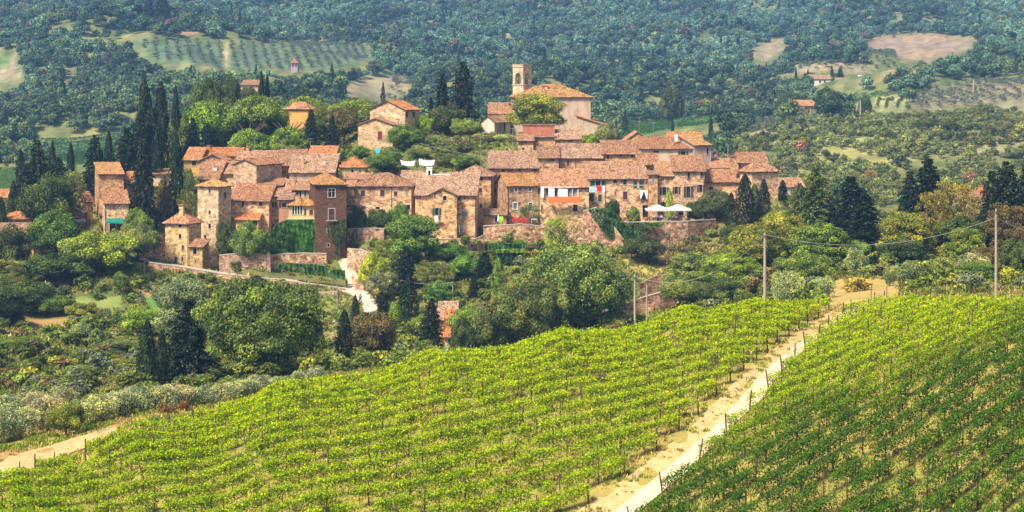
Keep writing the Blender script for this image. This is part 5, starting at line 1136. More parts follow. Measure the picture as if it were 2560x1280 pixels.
 ('olive', 1092, 335, 80, 474, 'OV', 'left olive in the row below the church'), ('olive', 1145, 338, 76, 472, 'OV', 'second olive in the row below the church'), ('olive', 1215, 330, 66, 476, 'OV', 'third olive in the row below the church'), ('olive', 1260, 334, 62, 474, 'OL', 'rightmost pale olive in the row below the church'),
 ('olive', 975, 366, 60, 470, 'OV', 'olive at the foot of the red shutter house'), ('olive', 1050, 362, 66, 466, 'OV', 'olive above the white sheets'), ('airy', 1112, 365, 76, 462, 'GR', 'speckled tree right above the white sheets'), ('oak', 1165, 388, 70, 458, 'MG', 'dark green bush above the centre roofs'),
 ('oak', 968, 380, 92, 458, 'MG', 'rounded green tree left of the white sheets'), ('oak', 900, 366, 50, 470, 'MG', 'small green tree above the bright orange roof'), ('bush', 938, 378, 40, 466, 'MG', 'shrub behind the rounded green tree'),
 ('tallbroad', 1343, 230, 150, 484, (.17, .22, .045), 'large airy light green tree before the church'), ('bush', 1474, 328, 46, 476, 'LM', 'bright green shrub at the church side roof'), ('oak', 1518, 310, 62, 478, 'OV', 'grey green tree right of the bright shrub'), ('bush', 1543, 335, 24, 474, 'YL', 'yellow shrub by the highest orange roofs'),
 ('bush', 1815, 420, 40, 439, 'MG', 'shrub on the roof terrace by the slim chimney tower'),
 # conspicuous trees on the far hills
 ('cypress', 575, 48, 12, 1330, 'DC', 'thin far cypress above the olive terrace'), ('cypress', 405, -20, 36, 1340, 'DC', 'large far conifer at the top left'), ('cypress', 372, -10, 22, 1345, 'DC', 'far conifer left of the large top left one'), ('conifer', 345, 10, 60, 1345, 'DC', 'far cedar above the pale wall, right one'),
 ('conifer', 300, 25, 66, 1350, 'DC', 'far cedar above the pale wall, middle one'), ('umbrella', 240, 18, 90, 1355, 'GR', 'far umbrella pine above the pale wall'), ('conifer', 520, 55, 46, 1310, 'DC', 'far cedar right of the low villa'), ('oak', 122, 32, 50, 1330, 'GR', 'pale far oak left of the pale wall'),
 ('cypress', 202, 82, 20, 1300, 'DC', 'dark far cypress below the pale wall'), ('cypress', 2080, 166, 12, 1130, 'DC', 'far cypress behind the white farmhouse'), ('conifer', 2100, 165, 30, 1125, 'DC', 'far dark cedar right of the farmhouse'), ('umbrella', 2062, 172, 60, 1128, 'PN', 'far umbrella pine over the white farmhouse'),
 ('cypress', 1990, 172, 11, 1130, 'DC', 'far cypress left of the white farmhouse'), ('cypress', 2020, 172, 10, 1130, 'DC', 'far cypress nearest the farmhouse left side'), ('cypress', 2072, 232, 9, 900, 'DC', 'first cypress of the far right row'), ('cypress', 2080, 232, 9, 900, 'DC', 'second cypress of the far right row'),
 ('cypress', 2095, 238, 9, 898, 'DC', 'third cypress of the far right row'), ('cypress', 2112, 240, 9, 898, 'DC', 'fourth cypress of the far right row'), ('cypress', 2127, 232, 10, 898, 'DC', 'last cypress of the far right row'), ('oak', 2163, 240, 34, 890, 'DO', 'round far tree beside the striped vine rows'),
 ('cypress', 1777, 288, 11, 880, 'DC', 'lone cypress above the far green field'), ('cypress', 2023, 275, 9, 860, 'DC', 'cypress below the pink far house'), ('oak', 1680, 220, 60, 960, 'DO', 'round far oak at the valley edge'),
 ('oak', 2340, 300, 110, 800, 'DO', 'broad dark oak on the far right hillside'), ('oak', 2210, 455, 80, 640, 'GR', 'blue green tree behind the low pink farmhouse'), ('oak', 2175, 425, 40, 680, 'OR', 'straw coloured round tree on the far slope'),
 ('bigoak', 1980, 230, 80, 960, 'DO', 'dense far wood edge oak left of the pink house'),
]
for t in TREES:
    if t[1] < 430 and not isinstance(t[4], tuple) and t[4] < 412 and t[0] in ('oak', 'airy', 'tallbroad'): t = (t[0], t[1], t[2] - 8, t[3] * 1.18) + t[4:]
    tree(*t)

# olive row behind the vineyard at left
ord_ = ['first', 'second', 'third', 'fourth', 'fifth', 'sixth', 'seventh', 'eighth', 'ninth', 'tenth', 'eleventh', 'twelfth', 'thirteenth', 'fourteenth', 'fifteenth', 'sixteenth', 'seventeenth']
orow = [(-60, 1005, 100, 216), (-20, 1010, 100, 214), (50, 1012, 110, 217), (120, 985, 110, 221), (190, 1000, 100, 218), (248, 985, 100, 222), (300, 972, 100, 226), (352, 962, 90, 228), (405, 960, 90, 229), (455, 958, 90, 231), (508, 962, 84, 233), (560, 955, 84, 235), (612, 945, 80, 238), (655, 935, 76, 240), (698, 940, 56, 240), (745, 925, 46, 246), (790, 915, 56, 250)]
for k, (px, top, w, Y) in enumerate(orow):
    tree('olive', px, top, w, Y, (.25, .29, .185), 'silvery olive, ' + ord_[k] + ' from the left in the row behind the vineyard', 'olive trees behind the vineyard')
orow2 = [(20, 985, 90, 250), (90, 975, 90, 255), (160, 965, 80, 258)]
for k, (px, top, w, Y) in enumerate(orow2):
    tree('olive', px, top, w, Y, (.24, .275, .18), 'hazy olive, ' + ord_[k] + ' from the left behind the olive row', 'olive trees behind the vineyard')
tree('oak', 165, 1010, 96, 213, (.17, .21, .025), 'yellow green fruit tree in front of the olive row')
tree('bush', 415, 1000, 60, 222, (.14, .08, .04), 'rust brown dead shrub in the olive row'); tree('bush', 460, 990, 36, 225, (.14, .08, .04), 'smaller rust brown shrub in the olive row')
tree('bush', 775, 950, 60, 238, (.20, .26, .04), 'green bramble heap at the vineyard crest end')

# ================================================================ leafy sheets: ivy and hedges
def leafy(name, label, cat, polys, tint, n, size=.3, thick=.5, mat='leaf'):
    """polys: (pixel polygon, Y at left, Y at right)"""
    Vs = []; Rs = []; rng = np.random.default_rng(len(label))
    for poly, Y0, Y1 in polys:
        xs = [p[0] for p in poly]; ys = [p[1] for p in poly]; m_ = int(n * 1.6)
        px = rng.uniform(min(xs), max(xs), m_); py = rng.uniform(min(ys), max(ys), m_); k = in_poly(px, py, poly); px, py = px[k], py[k]
        t = (px - min(xs)) / (max(xs) - min(xs) + 1e-6); bump = wavenoise(px, py, 14, 2) * .3 + wavenoise(px, py, 38, 1) * .25
        Y = Y0 + (Y1 - Y0) * t - thick * (.5 + bump) * rng.uniform(.5, 1, len(px)); P = np.stack([(px - CX) * Y / F, Y, (HOR - py) * Y / F], 1)
        N = np.tile((0, -.8, .6), (len(P), 1)); Vs.append(leaf_quads(P, N, size, rng, .5, .75)); Rs.append(np.clip(.45 + bump * .6 + rng.normal(0, .16, len(px)), 0, 1))
    V = np.concatenate(Vs); R = np.concatenate(Rs); c0 = V.reshape(-1, 3).mean(0); me = leafmesh(name, V - c0, R, mat)
    o = link(name, me, None, loc=tuple(c0), color=tint); tag(o, label, cat); return o
leafy('ivy', 'bright green ivy curtain covering the terrace wall left of the dark brick tower', 'ivy', [([(717,549),(817,549),(817,628),(790,632),(738,634),(717,640)], 419.8, 419.8)], (.085, .23, .022), 9000)
leafy('ivy', 'darker ivy spilling down to the hedge at the left of the ivy curtain', 'ivy', [([(672,600),(690,560),(717,550),(719,640),(700,690),(684,686),(676,650)], 417, 418), ([(725,632),(745,632),(742,655),(726,655)], 415.8, 415.8)], (.06, .15, .025), 5000)
leafy('ivy', 'sparse ivy climbing the lower half of the dark brick tower', 'ivy', [([(818,560),(866,545),(866,600),(850,600),(848,640),(838,640),(836,600),(820,590)], 418.7, 418.7)], (.05, .09, .02), 1500, .28, .2)
leafy('ivy', 'dark ivy mass pouring over the wall left of the parasols', 'ivy', [([(1470,522),(1530,520),(1548,548),(1562,556),(1662,556),(1640,572),(1600,585),(1560,600),(1530,600),(1505,575),(1480,545)], 418, 417.2)], (.045, .125, .026), 8000, .3, .9)
leafy('ivy', 'light green edge of the ivy on top of the parasol terrace wall', 'ivy', [([(1610,556),(1665,556),(1650,568),(1620,570)], 416.8, 416.8)], (.14, .24, .03), 700)
leafy('ivy', 'dark ivy clump at the foot of the great wall', 'ivy', [([(1558,600),(1600,596),(1620,640),(1562,636)], 414.5, 414.5)], (.03, .07, .025), 1800, .3, .6)
leafy('hedge', 'long clipped hedge on top of the lower wall below the ivy', 'hedge', [([(688,656),(790,660),(820,668),(820,692),(700,676)], 403.5, 402.5)], (.085, .19, .035), 4500, .26, 1.0)
leafy('hedge', 'short hedge segment beside the lane top', 'hedge', [([(828,672),(862,676),(864,700),(822,692)], 402, 401)], (.08, .18, .035), 1500, .26, .9)
leafy('hedge', 'upper clipped dark hedge in the centre garden', 'hedge', [([(1218,608),(1306,608),(1308,626),(1220,626)], 407, 407)], (.075, .19, .03), 3000, .26, .9)
leafy('hedge', 'purple grey hedge left of the upper clipped hedge', 'hedge', [([(1168,610),(1218,608),(1220,628),(1170,626)], 408, 408)], (.10, .075, .055), 1500, .26, .8)
leafy('hedge', 'lower hedge with bright trimmed top in the centre garden', 'hedge', [([(1240,630),(1308,628),(1308,660),(1250,658)], 400, 400)], (.035, .085, .022), 2600, .26, .9)
leafy('hedge', 'bright lime strip topping the lower garden hedge', 'hedge', [([(1240,624),(1312,622),(1312,632),(1242,632)], 399.4, 399.4)], (.24, .36, .03), 1100, .24, .7)

# ================================================================ masses nobody could count: instanced with geometry nodes
def low_tree(seed, kind):
    rng = np.random.default_rng(seed); bl = []
    if kind == 'round':
        for i in range(15):
            d = rdir(rng, 1, .45)[0]; f = rng.uniform(.4, .72); bl.append(((d[0] * .5 * f, d[1] * .5 * f, .55 + d[2] * .42 * f), rng.uniform(.13, .22)))
        V, R = blob_cloud(rng, bl, 1150, .125, .6, .8, .85)
    elif kind == 'olive':
        for i in range(9):
            d = rdir(rng, 1, .5)[0]; f = rng.uniform(.3, .65); bl.append(((d[0] * .5 * f, d[1] * .5 * f, .5 + d[2] * .4 * f), rng.uniform(.14, .22)))
        V, R = blob_cloud(rng, bl, 900, .12, .4, .6, .9)
    else:
        n = 420; z = rng.uniform(.02, 1, n); t = rng.uniform(0, 6.283, n); r = .5 * (1 - z) ** .75 * (z / .1).clip(0, 1) * rng.uniform(.6, 1.05, n) * (1 + .2 * np.sin(z * 40))
        V = leaf_quads(np.stack([r * np.cos(t), r * np.sin(t), z], 1), np.stack([np.cos(t), np.sin(t), t * 0 + .6], 1), .12, rng, .5, .6); R = rng.uniform(.1, .8, n)
    return leafmesh('far_crown', V, R, 'leaf_far')
LOW = dict(round=[low_tree(100 + i, 'round') for i in range(6)], olive=[low_tree(110 + i, 'olive') for i in range(2)], cone=[low_tree(120 + i, 'cone') for i in range(2)])
def scatter(name, label, cat, items):
    """items: list of (mesh, points (n,3), scale (n,3), rot (n,), tint (n,3)); ONE object"""
    # one mesh of points, one instancing branch for each crown shape
    P = np.concatenate([i[1] for i in items]); S = np.concatenate([i[2] for i in items]); Rz = np.concatenate([i[3] for i in items]); Tn = np.concatenate([i[4] for i in items]); Id = np.concatenate([np.full(len(i[1]), k) for k, i in enumerate(items)])
    me = bpy.data.meshes.new(name); me.vertices.add(len(P)); me.vertices.foreach_set('co', P.reshape(-1).astype(np.float32))
    a = me.attributes.new('scl', 'FLOAT_VECTOR', 'POINT'); a.data.foreach_set('vector', S.reshape(-1).astype(np.float32))
    a = me.attributes.new('rot', 'FLOAT_VECTOR', 'POINT'); a.data.foreach_set('vector', np.stack([Rz * 0, Rz * 0, Rz], 1).reshape(-1).astype(np.float32))
    a = me.attributes.new('tint', 'FLOAT_COLOR', 'POINT'); a.data.foreach_set('color', np.c_[Tn, np.ones(len(Tn))].reshape(-1).astype(np.float32))
    a = me.attributes.new('kid', 'INT', 'POINT'); a.data.foreach_set('value', Id.astype(np.int32))
    o = link(name, me); tag(o, label, cat, kind='stuff')
    ng = bpy.data.node_groups.new(name + '_nodes', 'GeometryNodeTree'); ng.interface.new_socket('Geometry', in_out='INPUT', socket_type='NodeSocketGeometry'); ng.interface.new_socket('Geometry', in_out='OUTPUT', socket_type='NodeSocketGeometry')
    gi = ng.nodes.new('NodeGroupInput'); go = ng.nodes.new('NodeGroupOutput'); jn = ng.nodes.new('GeometryNodeJoinGeometry')
    def attr(nm, typ):
        n = ng.nodes.new('GeometryNodeInputNamedAttribute'); n.data_type = typ; n.inputs[0].default_value = nm; return n.outputs[0]
    sc_, ro_, id_ = attr('scl', 'FLOAT_VECTOR'), attr('rot', 'FLOAT_VECTOR'), attr('kid', 'INT')
    for k, it in enumerate(items):
        src = bpy.data.objects.new(name + '_source', it[0])       # not linked to the scene: only read by the node tree
        oi = ng.nodes.new('GeometryNodeObjectInfo'); oi.inputs['Object'].default_value = src; oi.inputs['As Instance'].default_value = True
        cmp_ = ng.nodes.new('FunctionNodeCompare'); cmp_.data_type = 'INT'; cmp_.operation = 'EQUAL'; ng.links.new(id_, cmp_.inputs[2]); cmp_.inputs[3].default_value = k
        ip = ng.nodes.new('GeometryNodeInstanceOnPoints'); ng.links.new(gi.outputs[0], ip.inputs['Points']); ng.links.new(oi.outputs['Geometry'], ip.inputs['Instance'])
        ng.links.new(cmp_.outputs[0], ip.inputs['Selection']); ng.links.new(sc_, ip.inputs['Scale'])
        e2r = ng.nodes.new('FunctionNodeEulerToRotation'); ng.links.new(ro_, e2r.inputs[0]); ng.links.new(e2r.outputs[0], ip.inputs['Rotation'])
        ng.links.new(ip.outputs[0], jn.inputs[0])
    ng.links.new(jn.outputs[0], go.inputs[0]); md = o.modifiers.new('scatter', 'NODES'); md.node_group = ng
    return o
def mk(rng, meshes, XY, size, asp, tints, sink=.1):
    """split a point set over crown shapes"""
    out = []; n = len(XY); k = rng.integers(0, len(meshes), n); Z = groundZ(XY[:, 0], XY[:, 1])
    for j, me in enumerate(meshes):
        s = k == j
        if not s.any(): continue
        w = size[s]; out.append((me, np.stack([XY[s, 0], XY[s, 1], Z[s] - w * sink], 1), np.stack([w, w, w * asp[s]], 1), rng.uniform(0, 6.28, s.sum()), tints[s]))
    return out
rng = np.random.default_rng(99)
def world_uniform(n, y0, y1, p0=-420, p1=2980):
    u = rng.uniform(0, 1, n); Y = np.sqrt(y0 ** 2 + u * (y1 ** 2 - y0 ** 2)); px = rng.uniform(p0, p1, n); return np.stack([(px - CX) * Y / F, Y], 1)
XY = world_uniform(52000, 545, 2250); Zg = groundZ(XY[:, 0], XY[:, 1]); px = CX + F * XY[:, 0] / XY[:, 1]; py = HOR - F * Zg / XY[:, 1]
field = np.zeros(len(XY), bool)
for k_, (poly, c) in FIELDS.items(): field |= in_poly(px, py - 2, poly)
# keep houses on the far slope clear
for h in H:
    if h['Y'] > 545: field |= (np.abs(XY[:, 1] - h['Y'] - 2) < 22) & (px > h['L'] - 8) & (px < h['C'] + 8); field |= (XY[:, 1] < h['Y']) & (XY[:, 1] > h['Y'] - 50) & (px > h['L'] - 2) & (px < h['C'] + 2)
szv = 8.5 * F / XY[:, 1]
for k_, (poly, c) in FIELDS.items():
    if 'scrub' in k_: continue
    field |= in_poly(px + wavenoise(XY[:, 0], XY[:, 1], 30, 1) * 8, py, poly)
    for q_ in (.35, .7, 1.0): field |= in_poly(px, py - szv * q_ - 2, poly)
for h in H:
    if h['Y'] > 545:
        for q_ in (.3, .65, 1.0): field |= in_poly(px, py - szv * q_, [(h['L'] - 2, h['eave'] - 7), (h['C'] + 3, h['eave'] - 7), (h['C'] + 3, h['base'] + 1), (h['L'] - 2, h['base'] + 1)]) & (XY[:, 1] < h['Y'] + 6)
for q_ in (.3, .7, 1.0): field |= in_poly(px, py - szv * q_, [(166, 64), (250, 70), (392, 76), (392, 90), (250, 82), (166, 75)]) & (XY[:, 1] < 1352)
scrubland = in_poly(px, py, [(1780,470),(1820,360),(2000,300),(2250,290),(2560,262),(3000,250),(3000,520),(1780,520)])
keep = ~field & (rng.uniform(0, 1, len(XY)) < np.where(scrubland, .8, 1.0)) & (py < 560)
XYk, pk, qk, sk = XY[keep], px[keep], py[keep], scrubland[keep]
sz = rng.uniform(3.8, 9.5, len(XYk)) * np.where(XYk[:, 1] < 800, .85, 1.0); sz = np.where(sk, rng.uniform(2.2, 5.2, len(XYk)), sz)
patch = wavenoise(XYk[:, 0], XYk[:, 1], 170, 2); patch2 = wavenoise(XYk[:, 0], XYk[:, 1], 45, 3); rr = rng.uniform(0, 1, len(XYk))
haze_mix = np.clip((XYk[:, 1] - 800) / 700, 0, 1)[:, None]; tn = (np.array((.10, .155, .062)) * (1 - haze_mix) + np.array((.115, .20, .145)) * haze_mix) * (1 + .4 * patch + .3 * patch2)[:, None].clip(.3, 1.9) * rng.uniform(.65, 1.45, (len(XYk), 1))  # crowns turn bluer with distance: extra haze painted into the leaf tint
tn = np.where((rr < .10)[:, None], np.array((.17, .23, .08)), tn); tn = np.where((rr > .988)[:, None], np.array((.22, .14, .12)), tn); tn = np.where(((rr > .90) & (rr < .965))[:, None], np.array((.095, .11, .075)), tn)
tn = np.where(sk[:, None], tn * np.array((2.0, 1.5, .95)) + .015, tn)
XS = world_uniform(11000, 560, 980, 1700, 2980); Zs = groundZ(XS[:, 0], XS[:, 1]); ps = CX + F * XS[:, 0] / XS[:, 1]; qs = HOR - F * Zs / XS[:, 1]
ks = in_poly(ps, qs, [(1780,500),(1820,360),(2000,300),(2250,290),(2560,262),(3000,250),(3000,520),(1780,520)]) & (wavenoise(XS[:, 0], XS[:, 1], 26, 1) > -.25)
for nm_ in ('tan_strip', 'scrub3'): ks &= ~in_poly(ps, qs, FIELDS[nm_][0])
XS = XS[ks]; pS = wavenoise(XS[:, 0], XS[:, 1], 60, 3)
XYk = np.r_[XYk, XS]; sz = np.r_[sz, rng.uniform(1.3, 3.6, len(XS))]; sk = np.r_[sk, np.ones(len(XS), bool)]
tn = np.r_[tn, np.array((.20, .225, .075)) * (1 + .35 * pS)[:, None].clip(.5, 1.6) * rng.uniform(.55, 1.5, (len(XS), 1))]
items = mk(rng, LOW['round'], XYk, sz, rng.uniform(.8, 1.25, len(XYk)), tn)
ck = rng.choice(len(XYk), 700, replace=False); ck = ck[~sk[ck]]
items += mk(rng, LOW['cone'], XYk[ck] + 2, sz[ck] * .55, rng.uniform(2.2, 3.6, len(ck)), np.tile((.028, .05, .026), (len(ck), 1)))
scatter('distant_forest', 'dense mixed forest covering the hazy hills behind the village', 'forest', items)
# olives planted on the far fields
def grid_in(poly, step, jit, ang, lo=600):
    c = [hit(p[0], p[1], 560, 2300) for p in poly]; xs = [v.x for v in c]; ys = [v.y for v in c]
    u = np.arange(min(xs) - 20, max(xs) + 20, step); v = np.arange(min(ys) - 30, max(ys) + 30, step); U, V = np.meshgrid(u, v); cx, cy = U.mean(), V.mean()
    U2 = cx + (U - cx) * math.cos(ang) - (V - cy) * math.sin(ang); V2 = cy + (U - cx) * math.sin(ang) + (V - cy) * math.cos(ang)
    Q = np.stack([U2.ravel(), V2.ravel()], 1) + rng.normal(0, jit, (U.size, 2)); Z = groundZ(Q[:, 0], Q[:, 1]); p = CX + F * Q[:, 0] / Q[:, 1]; q = HOR - F * Z / Q[:, 1]
    return Q[in_poly(p, q, poly)]
groves = [([(1925,182),(2040,150),(2160,112),(2230,130),(2250,150),(2240,176),(2080,178)], 6.2, .8, .3), ([(2270,240),(2400,208),(2560,188),(2800,170),(2800,245),(2560,252),(2400,268),(2290,276)], 5.4, .5, .1),
          ([(330,105),(450,100),(556,104),(552,165),(390,152)], 6.0, .4, .2), ([(578,104),(900,112),(945,140),(860,165),(760,178),(578,172)], 6.0, .4, .2), ([(1650,262),(1760,240),(1930,190),(1960,200),(1900,250),(1760,280)], 6.5, 1.2, .3),
          ([(1820,305),(1960,270),(2060,300),(1990,345),(1900,350)], 6, 1.2, .3), ([(990,190),(1045,205),(1100,260),(1000,290),(960,240)], 7, 1.2, 0), ([(2150,84),(2260,76),(2330,84),(2300,96),(2180,98)], 10, 2, 0)]
it = []
for poly, st, jt, an in groves:
    Q = grid_in(poly, st, jt, an)
    if len(Q): it += mk(rng, LOW['olive'], Q, rng.uniform(3.2, 4.8, len(Q)), rng.uniform(.7, .95, len(Q)), np.array((.19, .225, .16)) * rng.uniform(.75, 1.25, (len(Q), 1)), .05)
merged = {}
for me, P_, S_, R_, T_ in it: merged.setdefault(me.name, []).append((me, P_, S_, R_, T_))
it2 = [(v[0][0], *[np.concatenate([x[j] for x in v]) for j in (1, 2, 3, 4)]) for v in merged.values()]
scatter('distant_olive_groves', 'regular dotted olive groves on the far hillside fields', 'olive grove', it2)
# rows of vines on the far fields
def far_rows(polys):
    its = []
    for poly, rowgap, ang, tint, w in polys:
        Q = grid_in(poly, 1.0, .05, ang); 
        c = Q.mean(0); v = (Q - c) @ np.array((-math.sin(ang), math.cos(ang))); k = np.abs((v / rowgap) - np.round(v / rowgap)) * rowgap < .55; Q = Q[k]
        its.append((Q, w, tint))
    return its
its = []
for Q, w, t_ in far_rows([([(2178,250),(2255,238),(2275,272),(2210,284)], 4.6, 1.35, (.13, .17, .06), 1.6), ([(2120,240),(2260,226),(2330,228),(2255,238),(2180,248),(2130,262)], 3.2, .1, (.12, .19, .05), 1.7), ([(1535,318),(1700,296),(1790,292),(1820,305),(1700,322),(1560,345)], 3.4, .25, (.09, .19, .05), 1.8),
                      ([(110,352),(180,346),(300,330),(310,372),(280,420),(200,415),(110,400)], 3.2, .1, (.07, .16, .05), 1.7), ([(-60,440),(58,422),(62,470),(-60,490)], 3.0, .2, (.15, .27, .05), 1.7), ([(1862,330),(1900,305),(1945,297),(1955,325),(1900,350)], 4.5, 1.2, (.12, .15, .06), 1.4)]):
    its += mk(rng, LOW['olive'][:1], Q, rng.uniform(.8, 1.2, len(Q)) * w, rng.uniform(.8, 1.0, len(Q)), np.array(t_) * rng.uniform(.8, 1.25, (len(Q), 1)), .05)
if its: scatter('distant_vine_rows', 'striped vine rows on the far valley fields', 'vineyard', [(its[0][0], *[np.concatenate([x[j] for x in its]) for j in (1, 2, 3, 4)])])
# undergrowth between the trees of the middle ground
XY = world_uniform(15000, 268, 545, -250, 2810); Zg = groundZ(XY[:, 0], XY[:, 1]); px = CX + F * XY[:, 0] / XY[:, 1]; py = HOR - F * Zg / XY[:, 1]
ok = np.ones(len(XY), bool)
for h in H:
    p1 = h['P1']; t_ = math.radians(h['th']); dx, dy = XY[:, 0] - p1.x, XY[:, 1] - p1.y; x_ = dx * math.cos(t_) - dy * math.sin(t_); y_ = dx * math.sin(t_) + dy * math.cos(t_)
    ok &= ~((x_ > -1.6) & (x_ < h['a'] + 1.6) & (y_ > -3.5) & (y_ < h['bb'] + 1.5))
clear = [[(330,600),(560,640),(870,690),(900,700),(960,770),(950,830),(860,820),(800,722),(560,700),(330,680)], [(355,735),(480,735),(450,810),(385,800)], [(160,738),(300,735),(300,775),(165,775)], [(60,788),(170,785),(180,820),(60,825)], [(1550,638),(1700,636),(1700,705),(1590,710)],
         [(2070,695),(2260,690),(2240,760),(2070,760)], [(790,728),(870,728),(870,860),(790,860)], [(840,640),(910,640),(910,712),(850,712)], [(1520,490),(1800,490),(1800,575),(1520,575)], [(1200,530),(1480,530),(1480,575),(1200,575)], [(1495,715),(1720,690),(1720,812),(1495,815)]]
for poly in clear: ok &= ~in_poly(px, py, poly)
vill = (XY[:, 1] > 424) & (px > 400) & (px < 1960); ok &= ~(vill & (rng.uniform(0, 1, len(XY)) < .5)); ok &= ~((XY[:, 1] > 421) & (XY[:, 1] < 466) & (px > 480) & (px < 1960))
rr = rng.uniform(0, 1, len(XY)); ok &= rr < np.where(XY[:, 1] < 400, .27, .45)
Q = XY[ok]; n_ = len(Q); size = rng.uniform(1.0, 2.6, n_) * np.where(Q[:, 1] < 400, 1.5, 1.1); pn = wavenoise(Q[:, 0], Q[:, 1], 30, 1)
tn = np.array((.17, .215, .045)) * (1 + .35 * pn)[:, None].clip(.4, 1.7) * rng.uniform(.6, 1.5, (n_, 1)); r3 = rng.uniform(0, 1, n_)
tn = np.where((r3 < .12)[:, None], np.array((.36, .37, .05)), tn); tn = np.where((r3 > .93)[:, None], np.array((.22, .17, .07)), tn); tn = np.where(((r3 > .8) & (r3 < .93))[:, None], np.array((.22, .25, .14)), tn)
scatter('undergrowth', 'tangled shrubs and brambles filling the slopes around the village', 'undergrowth', mk(rng, LOW['round'], Q, size, rng.uniform(.6, 1.0, n_), tn, .12))
# grass tufts: on the vineyard soil, along the path and over the village slopes
def tuft(seed, n=16, w=.5, h=.42):
    rg = np.random.default_rng(seed); P = np.stack([rg.normal(0, w * .28, n), rg.normal(0, w * .28, n), rg.uniform(.1, .5, n) * h], 1)
    return leafmesh('grass_tuft', leaf_quads(P, np.stack([rg.normal(size=n), rg.normal(size=n), np.full(n, .3)], 1), h * .9, rg, .5, .28, 1.0), rg.uniform(.2, .9, n), 'leaf_far')
TUFT = [tuft(300 + i) for i in range(3)]
XY = world_uniform(70000, 168, 262, -250, 3000); qx = CX + F * XY[:, 0] / XY[:, 1]; Zg = groundZ(XY[:, 0], XY[:, 1]); qy = HOR - F * Zg / XY[:, 1]
k = (qy < 1330) & ~in_poly(qx, qy, [(-60,1238),(60,1180),(180,1132),(300,1085),(290,1068),(180,1098),(60,1132),(-60,1180)]) & ~in_poly(qx, qy, [(2098,768),(2150,740),(2250,740),(2240,768),(2190,772)]) & ~in_poly(qx, qy, [(1480,1330),(1556,1262),(1656,1180),(1766,1085),(1846,1000),(1918,920),(2006,850),(2080,800),(2118,768),(2175,760),(2118,800),(2052,850),(1970,920),(1912,1000),(1820,1085),(1728,1180),(1628,1262),(1560,1330)]) & (wavenoise(XY[:, 0], XY[:, 1], 5, 1) + rng.normal(0, .35, len(XY)) > -.1) & ~(in_poly(qx, qy, pathL + [p_ for p_ in reversed(pathM)]) & (rng.uniform(0, 1, len(XY)) < .6))
Q = XY[k]; n_ = len(Q); r3 = rng.uniform(0, 1, n_); straw = np.array((.42, .34, .11)); grn = np.array((.19, .28, .03)); gp = np.clip(.45 + .6 * wavenoise(Q[:, 0], Q[:, 1], 12, 2), .05, .95)
tn = np.where((r3 < gp)[:, None], grn, straw) * rng.uniform(.65, 1.35, (n_, 1))
scatter('grass_tufts', 'dry straw and green grass tufts between the vine rows', 'grass', mk(rng, TUFT, Q, rng.uniform(.5, 1.3, n_), rng.uniform(.7, 1.3, n_), tn, .02))
XY = world_uniform(60000, 262, 520, -200, 2760); qx = CX + F * XY[:, 0] / XY[:, 1]; Zg = groundZ(XY[:, 0], XY[:, 1]); qy = HOR - F * Zg / XY[:, 1]
k = np.ones(len(XY), bool)
for poly in ([(838,722),(880,740),(905,762),(915,800),(950,800),(940,755),(918,730),(882,712),(905,705),(868,645),(846,655),(868,712)], [(1495,795),(1700,715),(1700,735),(1500,805)], [(330,640),(870,725),(865,712),(345,630)], [(355,735),(480,735),(450,810),(385,800)], [(160,738),(300,735),(300,775),(165,775)], [(60,788),(170,785),(180,820),(60,825)], [(2070,700),(2250,700),(2250,770),(2070,770)]): k &= ~in_poly(qx, qy, poly)
Q = XY[k]; n_ = len(Q); r3 = rng.uniform(0, 1, n_); tn = np.where((r3 < .72)[:, None], np.array((.17, .22, .04)), np.array((.36, .28, .12))) * rng.uniform(.5, 1.5, (n_, 1)) * (1 + .3 * wavenoise(Q[:, 0], Q[:, 1], 14, 1))[:, None]
scatter('slope_grass', 'rough grass on the slopes and terraces around the village', 'grass', mk(rng, TUFT, Q, rng.uniform(.8, 2.2, n_), rng.uniform(.6, 1.2, n_), tn, .02))
# ================================================================ the vineyard: every row a thing with leaves, trunks, wire and posts
def make_rows(name_side, poly, ang, gap, seed, dens=125):
    rng = np.random.default_rng(seed); c = [hit(p[0], p[1], 120, 300, 900) for p in poly]; poly_w = [(v.x, v.y) for v in c]
    d = np.array((math.cos(ang), math.sin(ang))); nn = np.array((-math.sin(ang), math.cos(ang)))
    s = [v[0] * nn[0] + v[1] * nn[1] for v in poly_w]; t = [v[0] * d[0] + v[1] * d[1] for v in poly_w]; rows = []
    for j in np.arange(min(s), max(s), gap):
        tt = np.arange(min(t), max(t), .25); P = j * nn + tt[:, None] * d; k = in_poly(P[:, 0], P[:, 1], poly_w)
        px = CX + F * P[:, 0] / P[:, 1]; k &= (px > -160) & (px < 2880)
        if k.sum() < 8: continue
        i = np.nonzero(k)[0]; rows.append((j, tt[i[0]], tt[i[-1]]))
    return d, nn, rows, rng
def post_mesh():
    mb = MB(); mb.tube([(0, 0, -.3), (0, 0, 1.0), (0, 0, 2.35)], [.075, .07, .06], 5); me = mb.mesh('post'); me.materials.append(M['wood']); return me
POST = post_mesh()
